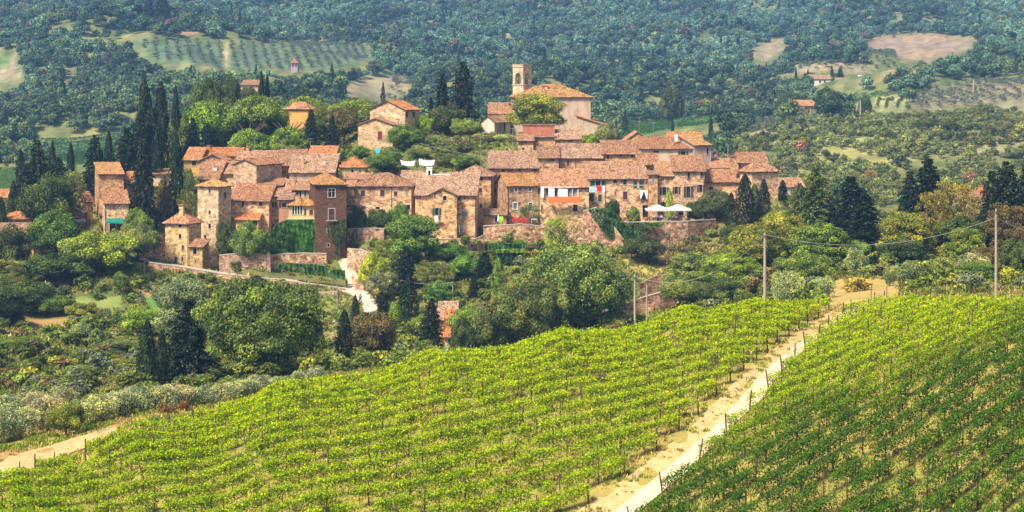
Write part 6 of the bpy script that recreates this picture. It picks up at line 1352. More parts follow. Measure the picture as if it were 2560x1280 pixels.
def vine_tint(X, Y, side):
    """the leaves' own colour, patch by patch: fresh yellow green above, deeper green low on the right"""
    a = np.array((.41, .52, .002)); b_ = np.array((.28, .42, .004)); c = np.array((.085, .185, .008))
    pn = wavenoise(X, Y, 22, 1) * .5 + wavenoise(X, Y, 8, 2) * .35
    if side == 'left': k = np.clip((215 - Y) / 45 + .25 * pn + .02 * X / 40, 0, 1); return a * (1 - .65 * k)[..., None] + b_ * (.65 * k)[..., None], pn
    k = np.clip((X * .75 - (Y - 196) * 1.15 - 3) / 16 + .45 * pn, 0, 1); k0 = np.clip((235 - Y) / 45, .0, 1)
    base = a * (1 - k0 * .7)[..., None] + b_ * (k0 * .7)[..., None]; return base * (1 - k)[..., None] + c * k[..., None], pn
def mat_vine():
    m, nt, out = newmat('vine_leaves'); at = nd(nt, 'ShaderNodeAttribute', attribute_name='hue'); r = nd(nt, 'ShaderNodeAttribute', attribute_name='r').outputs['Fac']
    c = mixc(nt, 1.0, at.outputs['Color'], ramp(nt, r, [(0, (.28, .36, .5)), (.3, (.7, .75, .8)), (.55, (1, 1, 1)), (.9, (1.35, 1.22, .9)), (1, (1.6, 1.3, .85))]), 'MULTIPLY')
    d = nd(nt, 'ShaderNodeBsdfDiffuse'); nt.links.new(c, d.inputs[0]); t = nd(nt, 'ShaderNodeBsdfTranslucent'); nt.links.new(mixc(nt, 1.0, c, (1.2, 1.2, .5), 'MULTIPLY'), t.inputs[0])
    mx = nd(nt, 'ShaderNodeMixShader'); mx.inputs[0].default_value = .35; nt.links.new(d.outputs[0], mx.inputs[1]); nt.links.new(t.outputs[0], mx.inputs[2])
    gl = nd(nt, 'ShaderNodeBsdfGlossy'); gl.inputs['Roughness'].default_value = .45
    m2 = nd(nt, 'ShaderNodeMixShader'); m2.inputs[0].default_value = .008; nt.links.new(mx.outputs[0], m2.inputs[1]); nt.links.new(gl.outputs[0], m2.inputs[2]); nt.links.new(m2.outputs[0], out.inputs[0]); return m
M['vine'] = mat_vine()
def ordinal(k):
    k += 1; return str(k) + ('th' if 10 <= k % 100 <= 20 else {1: 'st', 2: 'nd', 3: 'rd'}.get(k % 10, 'th'))
def build_rows(side, poly, ang, gap, seed, dens):
    d, nn, rows, rng = make_rows(side, poly, ang, gap, seed)
    rows = rows[::-1]                                        # farthest row first
    for idx, (s, t0, t1) in enumerate(rows):
        s0 = s; O = s * nn + t0 * d; z0 = gz(*O); root = empty('vine_row', (O[0], O[1], z0), 0,
            'trellised vine row on the ' + side + ' of the gravel path, ' + ordinal(idx) + ' down from the crest', 'vine row', 'vine rows ' + side + ' of the path')
        L = t1 - t0; n = int(L * dens); t = rng.uniform(0, L, n); dn = wavenoise(t + s * 7, t * 0 + s * 3, 3.2, idx % 4)
        k = rng.uniform(-1, 1, n) < dn * 1.5 + .8; t = t[k]; dn = dn[k]; n = len(t)
        hh = rng.beta(2.2, 1.1, n); z = (.40 if side == 'left' else .18) + (1.44 if side == 'left' else 1.6) * hh + dn * .12 + rng.normal(0, .05, n); lat = rng.normal(0, (.13 if side == 'left' else .17) + .10 * hh, n)
        sh = rng.uniform(0, 1, n) < .05; z = np.where(sh, z + rng.uniform(.1, .5, n), z); lat = np.where(sh, lat * 1.8, lat)
        P2 = (s * nn + (t0 + t)[:, None] * d) + lat[:, None] * nn; Z = groundZ(P2[:, 0], P2[:, 1]) + z
        P = np.stack([P2[:, 0], P2[:, 1], Z], 1) - np.array((O[0], O[1], z0)); N = np.stack([nn[0] * lat * 4, nn[1] * lat * 4, .6 + hh], 1)
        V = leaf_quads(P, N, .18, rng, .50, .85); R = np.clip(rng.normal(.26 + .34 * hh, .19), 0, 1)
        me = quads_mesh('vine_leaves', V, R); tint, _ = vine_tint(P2[:, 0], P2[:, 1], side); pv_ = wavenoise(t * 1.0 + s * 11, t * 0 + s * 5, 1.9, (idx + 2) % 4)[:, None]; tint = tint * rng.uniform(.85, 1.15, (n, 1)) * (1 + pv_ * np.array((.18, .12, .1)))
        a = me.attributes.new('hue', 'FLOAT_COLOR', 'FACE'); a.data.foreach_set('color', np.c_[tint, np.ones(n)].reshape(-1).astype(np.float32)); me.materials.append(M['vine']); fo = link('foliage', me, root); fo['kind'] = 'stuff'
        # trunks of the vines
        m_ = max(1, int(L / 1.0)); tk = (np.arange(m_) + .5) * L / m_ + rng.normal(0, .08, m_); mb = MB()
        pts = s * nn + (t0 + tk)[:, None] * d; zz = groundZ(pts[:, 0], pts[:, 1])
        for q, zq in zip(pts, zz):
            b0 = Vector((q[0] - O[0], q[1] - O[1], zq - z0 - .05)); e = b0 + Vector((rng.normal() * .08, rng.normal() * .08, .85)); mb.tube([b0, b0.lerp(e, .5) + Vector((rng.normal() * .05, rng.normal() * .05, 0)), e], [.035, .03, .022], 3, cap=False)
        tr = mb.build('vine_trunks', M['bark'], root); tr['kind'] = 'stuff'
        # posts
        pt = [0.0] + list(np.arange(4.2 - (t0 % 4.2), L - 1.5, 4.2)) + [L]; pt = [x for x in pt if x == 0 or x > 1.2]
        tops = []
        for x in pt:
            q = s * nn + (t0 + x) * d; zq = gz(*q); o = link('post', POST, root); o.location = (q[0] - O[0], q[1] - O[1], zq - z0)
            tilt = .22 if x == L and side == 'leftX' else 0; end = -1 if x == 0 else (1 if x == L else 0)
            o.rotation_euler = (rng.normal() * .03, rng.normal() * .03 + (.2 * end if side == 'right' and end < 0 else 0), rng.uniform(0, 3)); o.scale = (1.15, 1.15, rng.uniform(.92, 1.06)) if end else (.9, .9, rng.uniform(.9, 1.05))
            tops.append(Vector((q[0] - O[0], q[1] - O[1], zq - z0)))
        wb = MB()
        for zz_ in (.75, 1.5):
            for a_, b2 in zip(tops[:-1], tops[1:]): wb.tube([a_ + Vector((0, 0, zz_)), b2 + Vector((0, 0, zz_))], .008, 3, cap=False)
        wb.build('wire', M['metal'], root)
    return len(rows)
LEFT = [(-160,1330),(-100,1262),(70,1205),(250,1140),(340,1104),(600,1036),(720,1004),(900,966),(1100,919),(1400,870),(1700,808),(1900,784),(2076,778),(2026,812),(1946,862),(1864,928),(1792,995),(1716,1066),(1632,1140),(1484,1256),(1370,1330),(1330,1400),(-160,1400)]
RIGHT = [(1560,1400),(1590,1300),(1640,1262),(1722,1185),(1800,1105),(1905,1000),(1975,925),(2062,842),(2125,790),(2200,776),(2330,774),(2560,784),(2960,792),(2960,1400)]
nL = build_rows('left', LEFT, .58, 2.45, 5, 340)
nR = build_rows('right', RIGHT, .72, 2.6, 6, 300)
print('vine rows', nL, nR)
# ================================================================ poles and cables
def pole(label, px, top, base, Y, r=.13, tint='concrete', name='utility_pole', cat='utility pole', arm=True):
    b = W(px, base, Y); t = W(px, top, Y); hh = t.z - b.z; root = empty(name, b, 0, label, cat)
    m_ = MB(); m_.tube([(0, 0, -1.0), (0, 0, hh * .5), (0, 0, hh)], [r * 1.15, r, r * .75], 8); m_.build('shaft', M[tint], root)
    if arm:
        a = MB(); a.box(-.12, -.22, hh - .5, .12, -.10, hh - .3); a.tube([(0, -.2, hh - .42), (0, -.42, hh - .36)], .04, 5); a.build('bracket', M['metal'], root)
    return t
PA = pole('tall pale concrete pole standing at the vineyard crest', 1912, 582, 768, 249, .16)
PB = pole('tall pale concrete pole near the right photo edge', 2490, 522, 750, 252, .15)
PC = pole('left one of two concrete poles in front of the sloping road', 1587, 686, 828, 262, .13)
PD = pole('right thinner one of two concrete poles in front of the sloping road', 1617, 697, 815, 300, .10)
PE = pole('short white pole beside the road left of the yellow stone house', 361, 646, 708, 402, .13)
PF = pole('thin dark pole in front of the long low wall', 594, 664, 712, 403, .06, 'metal', arm=False)
PG = pole('thin pale pole left of the gravel lane', 843, 697, 785, 380, .08)
PH = pole('thin pale pole in the tree filled centre hollow', 1132, 703, 760, 370, .09)
pole('white far pole in the right olive grove', 2434, 198, 225, 860, .3, arm=False); pole('white far pole beside the far round tree', 2151, 250, 282, 860, .3, arm=False); pole('thin far pole below the pink far house', 2026, 272, 300, 850, .25, arm=False)
pole('tall thin far pole left of the slim chimney tower', 1820, 360, 410, 520, .1, arm=False)
def cable(label, pts, r=.035, sag=None, mat='wire'):
    P = [Vector(p) for p in pts]
    if sag is not None:
        a, c = P; P = [a.lerp(c, t / 20) - Vector((0, 0, sag * 4 * (t / 20) * (1 - t / 20))) for t in range(21)]
    m_ = MB(); o0 = P[0]; m_.tube([p - o0 for p in P], r, 4, cap=False); o = m_.build('cable', M[mat], None, loc=o0); tag(o, label, 'cable'); return o
cable('long pale cable sagging between the two tall concrete poles', [PA - Vector((0, .2, .2)), PB - Vector((0, .2, 1.0))], .026, 2.1)
cable('cable running from the right tall pole out of the photo', [PB - Vector((0, .2, 1.0)), W(2700, 610, 262)], .035, .6)
cable('cable from the left concrete pole up to the tall pole', [PC - Vector((0, .2, .2)), PA - Vector((0, .2, .3))], .03, 2.6)
cable('cable between the two poles by the sloping road', [PC - Vector((0, .2, .3)), PD - Vector((0, .1, .2))], .03, .5)
cable('cable crossing the lower left thicket', [W(-60, 1006, 250), W(342, 938, 300)], .035, 1.0)
cable('cable above the orange roofs toward the red shutter house', [W(795, 383, 466), W(895, 330, 479)], .03, .6)
cable('cable over the white sheets of the village garden', [W(1050, 358, 462), W(1225, 392, 447)], .03, .4)
cable('diagonal cable in front of the centre terrace wall', [W(1365, 612, 405), W(1412, 560, 412)], .035, .2)
cable('thin cable crossing the centre hollow', [PH - Vector((0, .1, .2)), W(1000, 700, 372)], .025, .5)

# television aerials on the roofs
def aerial(px, top, base, Y, label):
    b = W(px, base, Y); t = W(px, top, Y); hh = t.z - b.z; root = empty('roof_aerial', b, random.uniform(-.5, .5), label, 'aerial')
    m_ = MB(); m_.tube([(0, 0, -.3), (0, 0, hh)], .045, 4); m_.build('mast', M['wire'], root)
    a = MB(); a.tube([(-.7, 0, hh - .1), (.7, 0, hh - .1)], .03, 4)
    for k in range(5): a.tube([(-.6 + .3 * k, -.3, hh - .1), (-.6 + .3 * k, .3, hh - .1)], .02, 3)
    a.build('boom', M['wire'], root)
for a in [(637, 346, 378, 468, 'aerial above the top ridge of the left cluster'), (776, 346, 378, 470, 'aerial left of the plain orange roof'), (1202, 336, 420, 446, 'tall aerial in front of the centre pink roof'), (1282, 320, 400, 462, 'aerial beside the white strip chimney'), 
          (1414, 318, 360, 466, 'aerial right of the terracotta terrace'), (1545, 290, 330, 480, 'aerial at the left end of the highest orange roofs'), (1598, 292, 335, 476, 'aerial over the highest orange roofs'), (1633, 305, 345, 476, 'aerial right above the highest orange roofs'), (1690, 300, 340, 470, 'aerial over the terrace behind the cream house'),
          (812, 400, 437, 428, 'aerial above the dark brick tower'), (705, 350, 385, 466, 'small aerial over the pink roofs')]: aerial(*a)
def dish(px, py, Y, label):
    root = empty('satellite_dish', W(px, py, Y), 0, label, 'satellite dish'); m_ = MB(); n = 12; R_ = .48
    for k in range(n):
        a0, a1 = 6.283 * k / n, 6.283 * (k + 1) / n
        p = lambda r, a: Vector((r * math.cos(a), -.12 + .35 * r * r * -1 + .1, r * math.sin(a)))
        m_.tri(Vector((0, 0, 0)), Vector((R_ * math.cos(a0), -.16, R_ * math.sin(a0))), Vector((R_ * math.cos(a1), -.16, R_ * math.sin(a1))))
    m_.build('reflector', M['metal'], root); s = MB(); s.tube([(0, .0, 0), (0, .35, -.1)], .04, 5); s.tube([(0, -.02, -.4), (0, -.5, -.05)], .02, 4); s.build('arm', M['metal'], root)
dish(1723, 448, 430.6, 'black satellite dish on the balcony house wall, left one'); dish(1756, 443, 430.8, 'black satellite dish on the balcony house wall, right one')

# ================================================================ balconies, awnings, laundry
def balcony(label, pxa, pxb, pyt, pyb, Y, depth, mat, solid=True, name='balcony'):
    a, b_ = W(pxa, pyb, Y), W(pxb, pyb, Y); hh = W(pxa, pyt, Y).z - a.z; root = empty(name, a, 0, label, 'balcony'); L = b_.x - a.x
    s = MB(); s.box(0, -depth, -.16, L, 0, 0); s.build('slab', M['concrete'] if not solid else M[mat], root)
    r_ = MB()
    if solid: r_.box(0, -depth - .04, .003, L, -depth + .03, hh); r_.box(-.04, -depth, .003, .02, 0, hh); r_.box(L - .02, -depth, .003, L + .04, 0, hh)
    else:
        r_.box(-.02, -depth - .02, hh - .05, L + .02, -depth + .03, hh); n = int(L / .16)
        for k in range(n + 1): r_.box(L * k / n - .012, -depth - .01, .003, L * k / n + .012, -depth + .015, hh - .05)
    r_.build('railing', M[mat], root); return root
balcony('long orange canvas balcony below the white loggia', 1371, 1453, 491, 504, 430.4, 1.1, 'orange')
balcony('thin grey balcony under the two tall green doors', 1575, 1620, 446 + 3, 462, 432.0, 1.0, 'metal', False)
balcony('thin grey balcony under the black shutter door', 1704, 1742, 481, 496, 430.8, 1.0, 'metal', False)
balcony('tiny ledge balcony on the dark brick tower', 815, 843, 538, 550, 418.6, .5, 'metal', False)
# white loggia wall of the orange balcony house
t = MB(); a = W(1352, 494, 430.75); c = W(1446, 467, 430.75); t.box(0, 0, 0, c.x - a.x, .12, c.z - a.z)
# (openings are left by building it from strips)
t = MB(); Lw = c.x - a.x; Hw = c.z - a.z
for x0_, x1_ in ((0, .62), (1.5, 2.75), (3.5, 5.35), (6.25, 6.35), (7.35, Lw)): t.box(x0_, 0, 0, x1_, .12, Hw - .25)
t.box(0, -.002, Hw - .25, Lw, .12, Hw)
o = t.build('wall_panel', M['white'], None, loc=a); tag(o, 'white painted loggia front above the orange balcony', 'wall')
def cloth(name, label, pts, Y, mat, cat, sagging=.15, nx=10):
    """pts: pixel quad top-left, top-right, bottom-right, bottom-left"""
    P = [W(p[0], p[1], Y) for p in pts]; o0 = P[0]; m_ = MB(); nz = 5; g = []
    for j in range(nz + 1):
        for i in range(nx + 1):
            u, v = i / nx, j / nz; q = P[0].lerp(P[1], u).lerp(P[3].lerp(P[2], u), v); q = q + Vector((0, .06 * math.sin(u * 17 + v * 3) * v - .02, -sagging * 4 * u * (1 - u) * (1 - v * .3))); g.append(q - o0)
    m_.v = g
    for j in range(nz):
        for i in range(nx): k = j * (nx + 1) + i; m_.f.append((k, k + nx + 1, k + nx + 2, k + 1)); m_.uv.append(None); m_.mi.append(0)
    o = m_.build(name, M[mat], None, loc=o0); sm = o.modifiers.new('thick', 'SOLIDIFY'); sm.thickness = .015; tag(o, label, cat); return o
cloth('sheet', 'white sheet on the left of the garden washing line', [(1000, 399), (1038, 401), (1036, 414), (1004, 411)], 452, 'cloth_white', 'bed sheet', .3)
cloth('sheet', 'white sheet on the right of the garden washing line', [(1047, 396), (1087, 399), (1085, 413), (1049, 412)], 452, 'cloth_white', 'bed sheet', .3)
for px, lb in ((999, 'left'), (1042, 'middle'), (1088, 'right')):
    m_ = MB(); b0 = W(px, 428, 452); m_.tube([(0, 0, -.5), (0, 0, W(px, 394, 452).z - b0.z)], .06, 5); o = m_.build('washing_pole', M['wood'], None, loc=b0); tag(o, lb + ' wooden pole of the garden washing line', 'pole')
cloth('towel', 'light blue grey cloth hanging at the green balcony, left part', [(1473, 466), (1491, 466), (1491, 481), (1473, 481)], 430.2, 'towel_blue' if 'towel_blue' in M else 'grey', 'towel', 0, 5)
cloth('towel', 'red cloth hanging in the middle of the green balcony', [(1492, 466), (1505, 466), (1504, 479), (1493, 479)], 430.15, 'bright_red', 'towel', 0, 5)
cloth('towel', 'white cloth hanging at the right of the green balcony', [(1505, 465), (1513, 465), (1512, 481), (1505, 481)], 430.2, 'cloth_white', 'towel', 0, 4)
cloth('shirt', 'white shirt hanging under the green shutter window', [(1086, 540), (1095, 540), (1096, 554), (1088, 555)], 418.0, 'cloth_white', 'laundry', 0, 4)
cloth('shirt', 'dark shirt hanging under the green shutter window', [(1095, 541), (1102, 541), (1101, 551), (1096, 551)], 417.95, 'metal', 'laundry', 0, 4)
cloth('door_curtain', 'white curtain in the small lower door of the laundry house', [(1145, 562), (1151, 562), (1150, 583), (1147, 583)], 420.1, 'cloth_white', 'curtain', 0, 3)
cloth('door_curtain', 'left half of the white tent like curtain below the green doors', [(1601, 476), (1610, 476), (1603, 497), (1601, 498)], 431.0, 'cloth_white', 'curtain', 0, 3)
cloth('door_curtain', 'right half of the white tent like curtain below the green doors', [(1610, 476), (1619, 476), (1618, 498), (1616, 497)], 431.0, 'cloth_white', 'curtain', 0, 3)
cloth('teal_cover', 'small turquoise tarp among the hilltop olives', [(938, 372), (950, 370), (950, 382), (940, 384)], 468, 'turq' if 'turq' in M else 'teal', 'tarp', 0, 4)
# teal awning with posts
root = empty('awning', W(268, 552, 420), 0, 'teal awning over the terrace of the square tower', 'awning'); m_ = MB(); a = W(268, 555, 419) - root.location; b_ = W(312, 557, 419) - root.location; a2 = W(266, 546, 422.3) - root.location; b2 = W(306, 545, 422.3) - root.location
m_.quad(a, b_, b2, a2); m_.quad(a, a - Vector((0, 0, .25)), b_ - Vector((0, 0, .25)), b_); m_.build('canvas', M['teal'], root)
for q in (a, a.lerp(b_, .5), b_):
    s = MB(); s.tube([q, q - Vector((0, 0, 2.3))], .05, 5); s.build('post', M['metal'], root)
balcony('low pale terrace wall below the teal awning', 264, 318, 582, 592, 421, 2.6, 'white')
# white roof terrace pieces at the centre
root = empty('roof_dormer', W(1066, 442, 432), 0, 'small white rendered dormer box on the big plain roof', 'dormer'); m_ = MB(); w_ = 14 * 432 / F; hh = 22 * 432 / F
m_.box(0, 0, -.4, w_, 1.6, hh); m_.box(-.08, -.08, hh, w_ + .08, 1.7, hh + .1); m_.build('wall', M['white'], root); s = MB(); s.box(.35, -.03, .35, .8, .02, 1.25); s.build('pane', M['glass'], root)
m_ = MB(); a = W(1081, 442, 432); m_.box(0, 0, -.3, 45 * 432 / F, .3, .55); o = m_.build('parapet', M['white'], None, loc=a); tag(o, 'long low white parapet right of the white dormer', 'parapet')
for px, w_, col, lb in ((1088, 26, 'MG', 'green potted hedge above the white parapet'), (1112, 16, 'DO', 'dark potted plant at the parapet right end')): tree('bush', px, 420, w_, 433.5, col, lb, base=440)
# red screens and lime door on the centre terrace
for k, (xa, xb, lb) in enumerate(((1281, 1290, 'first'), (1291, 1300, 'second'), (1301, 1310, 'third'), (1311, 1319, 'fourth'))):
    cloth('red_screen', 'bright red canvas screen, ' + lb + ' from the left on the centre terrace', [(xa, 545), (xb, 545.5), (xb, 556), (xa, 556)], 421.5 - .15 * (k % 2), 'bright_red', 'screen', .05, 4)
m_ = MB(); a = W(1248, 556, 423.5); m_.box(0, 0, 0, 10 * 423 / F, .06, 15 * 423 / F); o = m_.build('door_panel', M['lime'], None, loc=a); tag(o, 'bright lime green panel under the small lean-to', 'door panel')
root = empty('closed_parasol', W(1246, 560, 422), 0, 'folded white parasol left of the lime green panel', 'parasol'); m_ = MB(); m_.tube([(0, 0, 0), (0, 0, 1.9)], .025, 4); m_.build('pole', M['metal'], root); m_ = MB(); m_.tube([(0, 0, .5), (0, 0, 1.1), (0, 0, 1.9)], [.26, .18, .03], 7); m_.build('canopy', M['cloth_white'], root)
root = empty('garden_table', W(1328, 557, 421.4), 0, 'white garden table right of the red screens', 'table'); m_ = MB(); m_.box(0, 0, .66, 1.2, .8, .72); m_.build('tabletop', M['white'], root)
for x_, y_ in ((.05, .05), (1.1, .05), (.05, .7), (1.1, .7)): s = MB(); s.box(x_, y_, 0, x_ + .05, y_ + .05, .66); s.build('leg', M['white'], root)
# ---------------------------------------------------------------- restaurant terrace
def parasol(px, peak, eave, wpx, Y, label):
    b0 = W(px, 551, Y); root = empty('parasol', b0, 0, label, 'parasol', 'white parasols on the restaurant terrace'); hw = wpx * Y / F / 2; ze = W(px, eave, Y).z - b0.z; zp = W(px, peak, Y).z - b0.z
    m_ = MB(); n = 6
    c = [Vector((-hw, -hw, ze)), Vector((hw, -hw, ze)), Vector((hw, hw, ze)), Vector((-hw, hw, ze))]; apex = Vector((0, 0, zp))
    for i in range(4):
        a, b_ = c[i], c[(i + 1) % 4]
        for j in range(n):
            u0, u1 = j / n, (j + 1) / n; f = lambda u: u ** 1.25
            p = lambda q, u: Vector((q.x * (1 - u), q.y * (1 - u), ze + (zp - ze) * f(u)))
            m_.quad(p(a, u0), p(b_, u0), p(b_, u1), p(a, u1))
        m_.quad(a - Vector((0, 0, .28)), b_ - Vector((0, 0, .28)), b_, a)
    m_.build('canopy', M['canvas'], root); s = MB(); s.tube([(0, 0, 0), (0, 0, zp)], .06, 6); s.build('pole', M['metal'], root); s = MB(); s.box(-.4, -.4, 0, .4, .4, .1); s.build('base', M['concrete'], root)
parasol(1645, 511, 522.5, 62, 424, 'left one of two joined white square parasols'); parasol(1695, 510, 522, 62, 423.6, 'right one of two joined white square parasols')
def chair_parts(root, mat):
    s = MB(); s.box(-.22, -.22, .43, .22, .22, .47); s.build('seat', M[mat], root); s = MB(); s.box(-.22, .19, .47, .22, .23, .9); s.build('backrest', M[mat], root)
    for x_ in (-.2, .17):
        for y_ in (-.2, .17): s = MB(); s.box(x_, y_, 0, x_ + .03, y_ + .03, .43); s.build('leg', M[mat], root)
tz = W(1650, 551.5, 422).z
for k, px in enumerate((1628, 1648, 1668, 1688, 1708)):
    lb = ['leftmost', 'second from left', 'middle', 'second from right', 'rightmost'][k]; x = W(px, 550, 422).x
    root = empty('dining_table', (x, 422, tz), 0, lb + ' dark dining table under the white parasols', 'table', 'restaurant tables'); s = MB(); s.box(-.4, -.4, .71, .4, .4, .75); s.build('tabletop', M['white' if k % 2 else 'dark_wood'], root)
    for x_ in (-.36, .32):
        for y_ in (-.36, .32): s = MB(); s.box(x_, y_, 0, x_ + .04, y_ + .04, .71); s.build('leg', M['dark_wood'], root)
    for sx_, nm in ((-.62, 'left'), (.62, 'right')):
        root = empty('dining_chair', (x + sx_, 422, tz), math.radians(90 if sx_ < 0 else -90), 'dark chair on the ' + nm + ' of the ' + lb + ' terrace table', 'chair', 'restaurant chairs'); chair_parts(root, 'dark_wood')
# ================================================================ people
def person(label, loc, rz, shirt, legs, hair=(.03, .02, .015), pose='stand', skin=(.45, .27, .18)):
    root = empty('person', loc, rz, label, 'person')
    ms = mat_plain('skin_tone', skin, .6, .3, .05); mt = mat_plain('shirt_cloth', shirt, .9, .1, .1); ml = mat_plain('trouser_cloth', legs, .9, .1, .1); mh_ = mat_plain('hair', hair, .8, .2, .1)
    if pose == 'walk': J = dict(pel=(0,0,.95), hipL=(.09,0,.92), hipR=(-.09,0,.92), knL=(.10,-.16,.52), knR=(-.10,.10,.50), anL=(.10,-.24,.09), anR=(-.10,.34,.14), toL=(.11,-.38,.04), toR=(-.10,.24,.05), ch=(0,-.02,1.28), nk=(0,-.02,1.46), hd=(0,-.03,1.62), shL=(.19,-.02,1.40), shR=(-.19,-.02,1.40), elL=(.25,.12,1.14), elR=(-.25,-.10,1.14), wrL=(.25,.05,.90), wrR=(-.25,-.26,.98))
    elif pose == 'sit': J = dict(pel=(0,.05,.52), hipL=(.10,.02,.52), hipR=(-.10,.02,.52), knL=(.13,-.40,.54), knR=(-.13,-.40,.54), anL=(.13,-.42,.09), anR=(-.13,-.38,.09), toL=(.13,-.56,.04), toR=(-.13,-.52,.04), ch=(0,.05,.88), nk=(0,.02,1.06), hd=(0,-.02,1.22), shL=(.19,.04,1.0), shR=(-.19,.04,1.0), elL=(.24,-.08,.78), elR=(-.24,-.08,.78), wrL=(.16,-.32,.80), wrR=(-.16,-.32,.80))
    else: J = dict(pel=(0,0,.95), hipL=(.10,0,.92), hipR=(-.10,0,.92), knL=(.11,-.02,.50), knR=(-.11,-.02,.50), anL=(.11,.02,.08), anR=(-.11,.02,.08), toL=(.12,-.14,.04), toR=(-.12,-.14,.04), ch=(0,0,1.28), nk=(0,0,1.46), hd=(0,-.02,1.62), shL=(.19,0,1.40), shR=(-.19,0,1.40), elL=(.24,.03,1.12), elR=(-.24,.03,1.12), wrL=(.24,-.06,.88), wrR=(-.24,-.06,.88))
    J['haL'] = tuple(np.array(J['wrL']) + (0, -.04, -.10)); J['haR'] = tuple(np.array(J['wrR']) + (0, -.04, -.10))
    RAD = dict(pel=.14, hipL=.10, hipR=.10, knL=.065, knR=.065, anL=.045, anR=.045, toL=.04, toR=.04, ch=.155, nk=.06, hd=.105, shL=.07, shR=.07, elL=.05, elR=.05, wrL=.035, wrR=.035, haL=.035, haR=.035)
    E = [('pel','hipL'),('pel','hipR'),('hipL','knL'),('hipR','knR'),('knL','anL'),('knR','anR'),('anL','toL'),('anR','toR'),('pel','ch'),('ch','nk'),('nk','hd'),('ch','shL'),('ch','shR'),('shL','elL'),('shR','elR'),('elL','wrL'),('elR','wrR'),('wrL','haL'),('wrR','haR')]
    def skin_obj(name, keys, grow, mats, cut=None):
        ks = [k for k in J if k in keys]; ix = {k: i for i, k in enumerate(ks)}; me = bpy.data.meshes.new(name); me.from_pydata([J[k] for k in ks], [(ix[a], ix[b]) for a, b in E if a in ix and b in ix], [])
        o = link(name, me, root); md = o.modifiers.new('skin', 'SKIN'); sk = me.skin_vertices[0].data
        for k, i in ix.items(): sk[i].radius = (RAD[k] * grow, RAD[k] * grow)
        sk[ix.get('pel', ix.get('ch', 0))].use_root = True; s2 = o.modifiers.new('smooth', 'SUBSURF'); s2.levels = 1; s2.render_levels = 1; me.materials.append(mats); return o
    skin_obj('body', set(J), 1.0, ms)
    skin_obj('trousers', {'pel', 'hipL', 'hipR', 'knL', 'knR', 'anL', 'anR'}, 1.16, ml); skin_obj('shirt', {'pel', 'ch', 'shL', 'shR', 'elL', 'elR'}, 1.14, mt)
    hh = MB(); c = Vector(J['hd']) + Vector((0, .02, .045)); n = 8
    for i in range(4):
        for k in range(n):
            a0, a1 = 6.283 * k / n, 6.283 * (k + 1) / n; e0, e1 = i * .42 - .1, (i + 1) * .42 - .1; q = lambda e, a: c + Vector((math.cos(a) * math.cos(e) * .115, math.sin(a) * math.cos(e) * .125, math.sin(e) * .12))
            hh.quad(q(e0, a0), q(e0, a1), q(e1, a1), q(e1, a0))
    hh.build('hair', mh_, root)
    for sx_ in (-1, 1): s = MB(); e = Vector(J['hd']) + Vector((sx_ * .038, -.098, .01)); s.box(e.x - .012, e.y - .012, e.z - .008, e.x + .012, e.y + .005, e.z + .008); s.build('eye', mh_, root)
    s = MB(); e = Vector(J['hd']) + Vector((0, -.11, -.025)); s.box(e.x - .015, e.y - .02, e.z - .02, e.x + .015, e.y + .02, e.z + .025); s.build('nose', ms, root)
g = hit(901, 760, 340, 460); person('walker in a bright orange red top on the gravel lane', g + Vector((0, 0, .12)), math.radians(200), (.75, .10, .03), (.05, .05, .07), pose='walk')
g = hit(882, 708, 380, 460); person('person in a white shirt and orange trousers on the steep lane', g + Vector((0, 0, .12)), math.radians(180), (.85, .85, .85), (.60, .28, .10), hair=(.7, .7, .7))
g = hit(867, 720, 380, 460); person('person in dark clothes at the end of the long wall', g + Vector((0, 0, .12)), math.radians(120), (.06, .02, .03), (.03, .03, .04))
for px, dy, sh, lb in ((1634, 0, (.7, .68, .7), 'seated guest in a white top at the left parasol'), (1644, .3, (.30, .20, .45), 'seated guest in a violet top under the left parasol'), (1654, -.2, (.5, .58, .8), 'seated guest in a light blue top between the parasols'), (1684, .1, (.35, .12, .25), 'seated guest in a plum top under the right parasol')):
    person(lb, (W(px, 550, 421.4 + dy).x, 421.4 + dy, tz), math.radians(random.choice([90, -90, 20])), sh, (.05, .05, .08), pose='sit')
# small planters and terrace parapet
for px, lb in ((1616, 'round terracotta planter left of the terrace tables'), (1560, 'round clay pot on the terrace left of the parasols')):
    m_ = MB(); b0 = W(px, 551, 420.6); m_.tube([(0, 0, 0), (0, 0, .35), (0, 0, .6)], [.28, .42, .46], 10); o = m_.build('planter', M['terracotta'], None, loc=b0); tag(o, lb, 'planter')
# ---------------------------------------------------------------- wooden fences
def fence(label, pts, n, hgt=1.0, rails=2):
    P = []; 
    for k in range(n + 1):
        t = k / n * (len(pts) - 1); i = min(int(t), len(pts) - 2); f = t - i; a, b_ = pts[i], pts[i + 1]; P.append(W(a[0] + (b_[0] - a[0]) * f, a[1] + (b_[1] - a[1]) * f, a[2] + (b_[2] - a[2]) * f))
    root = empty('wooden_fence', P[0], 0, label, 'fence'); me = None
    for p in P:
        s = MB(); s.tube([(0, 0, -.4), (0, 0, hgt)], .07, 5)
        if me is None: me = s.mesh('post'); me.materials.append(M['wood'])
        o = link('post', me, root); o.location = p - P[0]
    for r_ in range(rails):
        for a, b_ in zip(P[:-1], P[1:]):
            s = MB(); z = Vector((0, -.06, hgt * (.92 - .42 * r_))); s.tube([a - P[0] + z, b_ - P[0] + z], .045, 4); s.build('rail', M['wood'], root)
fence('wooden rail fence on the bank below the great wall', [(1556, 647, 411), (1600, 652, 410), (1640, 660, 409), (1680, 672, 407)], 6)
fence('thin iron handrail along the centre garden terrace', [(1245, 563, 420), (1300, 562, 419.3), (1350, 563, 419.5)], 10, .9)
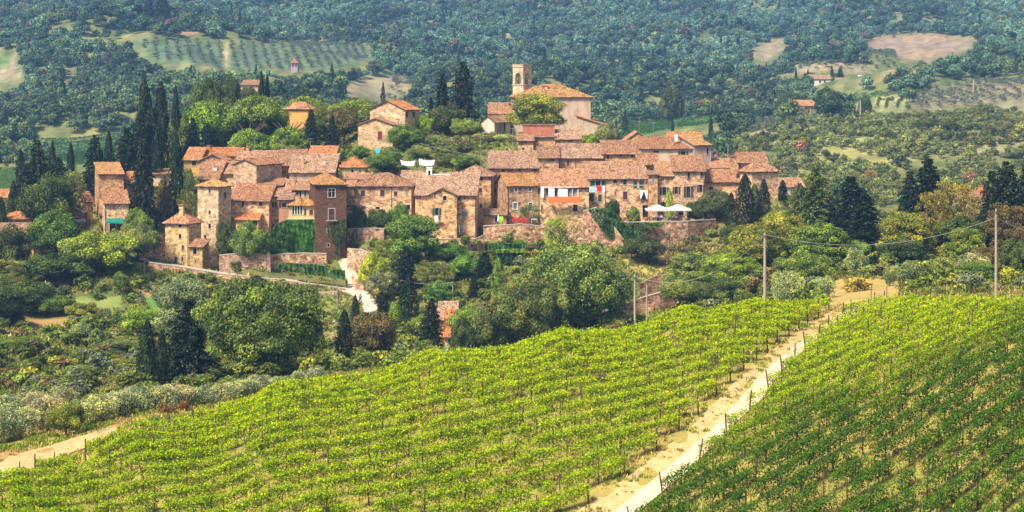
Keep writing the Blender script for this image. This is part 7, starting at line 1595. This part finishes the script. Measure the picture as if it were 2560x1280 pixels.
# stakes along the right vineyard crest and the left track
for k, (px, py) in enumerate([(2178, 742), (2217, 748), (2257, 742), (2272, 745), (2344, 744), (2363, 742), (2420, 742), (2474, 744), (2528, 748)]):
    b0 = hit(px, py + 8, 180, 330); m_ = MB(); m_.tube([(0, 0, -.3), (0, 0, 1.9)], .05, 5); o = m_.build('stake', M['wood'], None, loc=b0); tag(o, 'wooden stake above the right vines, ' + ordinal(k) + ' from the left', 'stake', 'stakes along the right vineyard edge')
# garden sheds at the left
for xa, xb, lb in ((148, 170, 'left red brown shed under the dark oaks'), (204, 219, 'right red brown shed under the dark oaks')):
    b0 = W(xa, 731, 389); w_ = (xb - xa) * 389 / F; hh = 20 * 389 / F; root = empty('garden_shed', b0, 0, lb, 'shed'); n = max(4, int(w_ / .25))
    for k in range(n): s = MB(); s.box(w_ * k / n + .01, 0, -.3, w_ * (k + 1) / n - .01, .06, hh); s.build('plank', M['terracotta'], root)
    s = MB(); s.box(0, .07, -.3, w_, 2.0, hh); s.build('body', M['terracotta'], root); s = MB(); s.quad(Vector((-.15, -.2, hh)), Vector((w_ + .15, -.2, hh)), Vector((w_ + .15, 2.2, hh + .5)), Vector((-.15, 2.2, hh + .5))); s.box(-.15, -.2, hh - .08, w_ + .15, -.15, hh); s.build('roof', M['metal'], root)
# parked car near the outside stair
def car(label, loc, rz, col):
    root = empty('parked_car', loc, rz, label, 'car'); mt = mat_plain('car_paint', col, .3, .5, .05); prof = [(-2.0, .35), (-2.0, .8), (-1.3, .95), (-.7, 1.4), (.8, 1.42), (1.5, 1.0), (2.0, .9), (2.05, .4)]; m_ = MB(); w_ = .82
    L_ = [Vector((x, -w_, z)) for x, z in prof]; R_ = [Vector((x, w_, z)) for x, z in prof]; m_.poly(L_[::-1]); m_.poly(R_)
    for i in range(len(prof)): j = (i + 1) % len(prof); m_.quad(L_[i], L_[j], R_[j], R_[i])
    m_.build('body', mt, root); g_ = MB(); g_.poly([Vector((x, -w_ - .01, z)) for x, z in ((-1.15, .98), (-.68, 1.33), (.75, 1.34), (1.3, 1.0))]); g_.poly([Vector((x, w_ + .01, z)) for x, z in ((-1.15, .98), (-.68, 1.33), (.75, 1.34), (1.3, 1.0))]); g_.build('side_window', M['glass'], root)
    for x_ in (-1.25, 1.3):
        for y_ in (-.8, .8): s = MB(); s.tube([(x_, y_ - .1, .33), (x_, y_ + .1, .33)], .33, 12); s.build('wheel', M['metal'], root)
car('small grey car parked below the outside stair at left', W(188, 560, 428), .4, (.25, .27, .3))
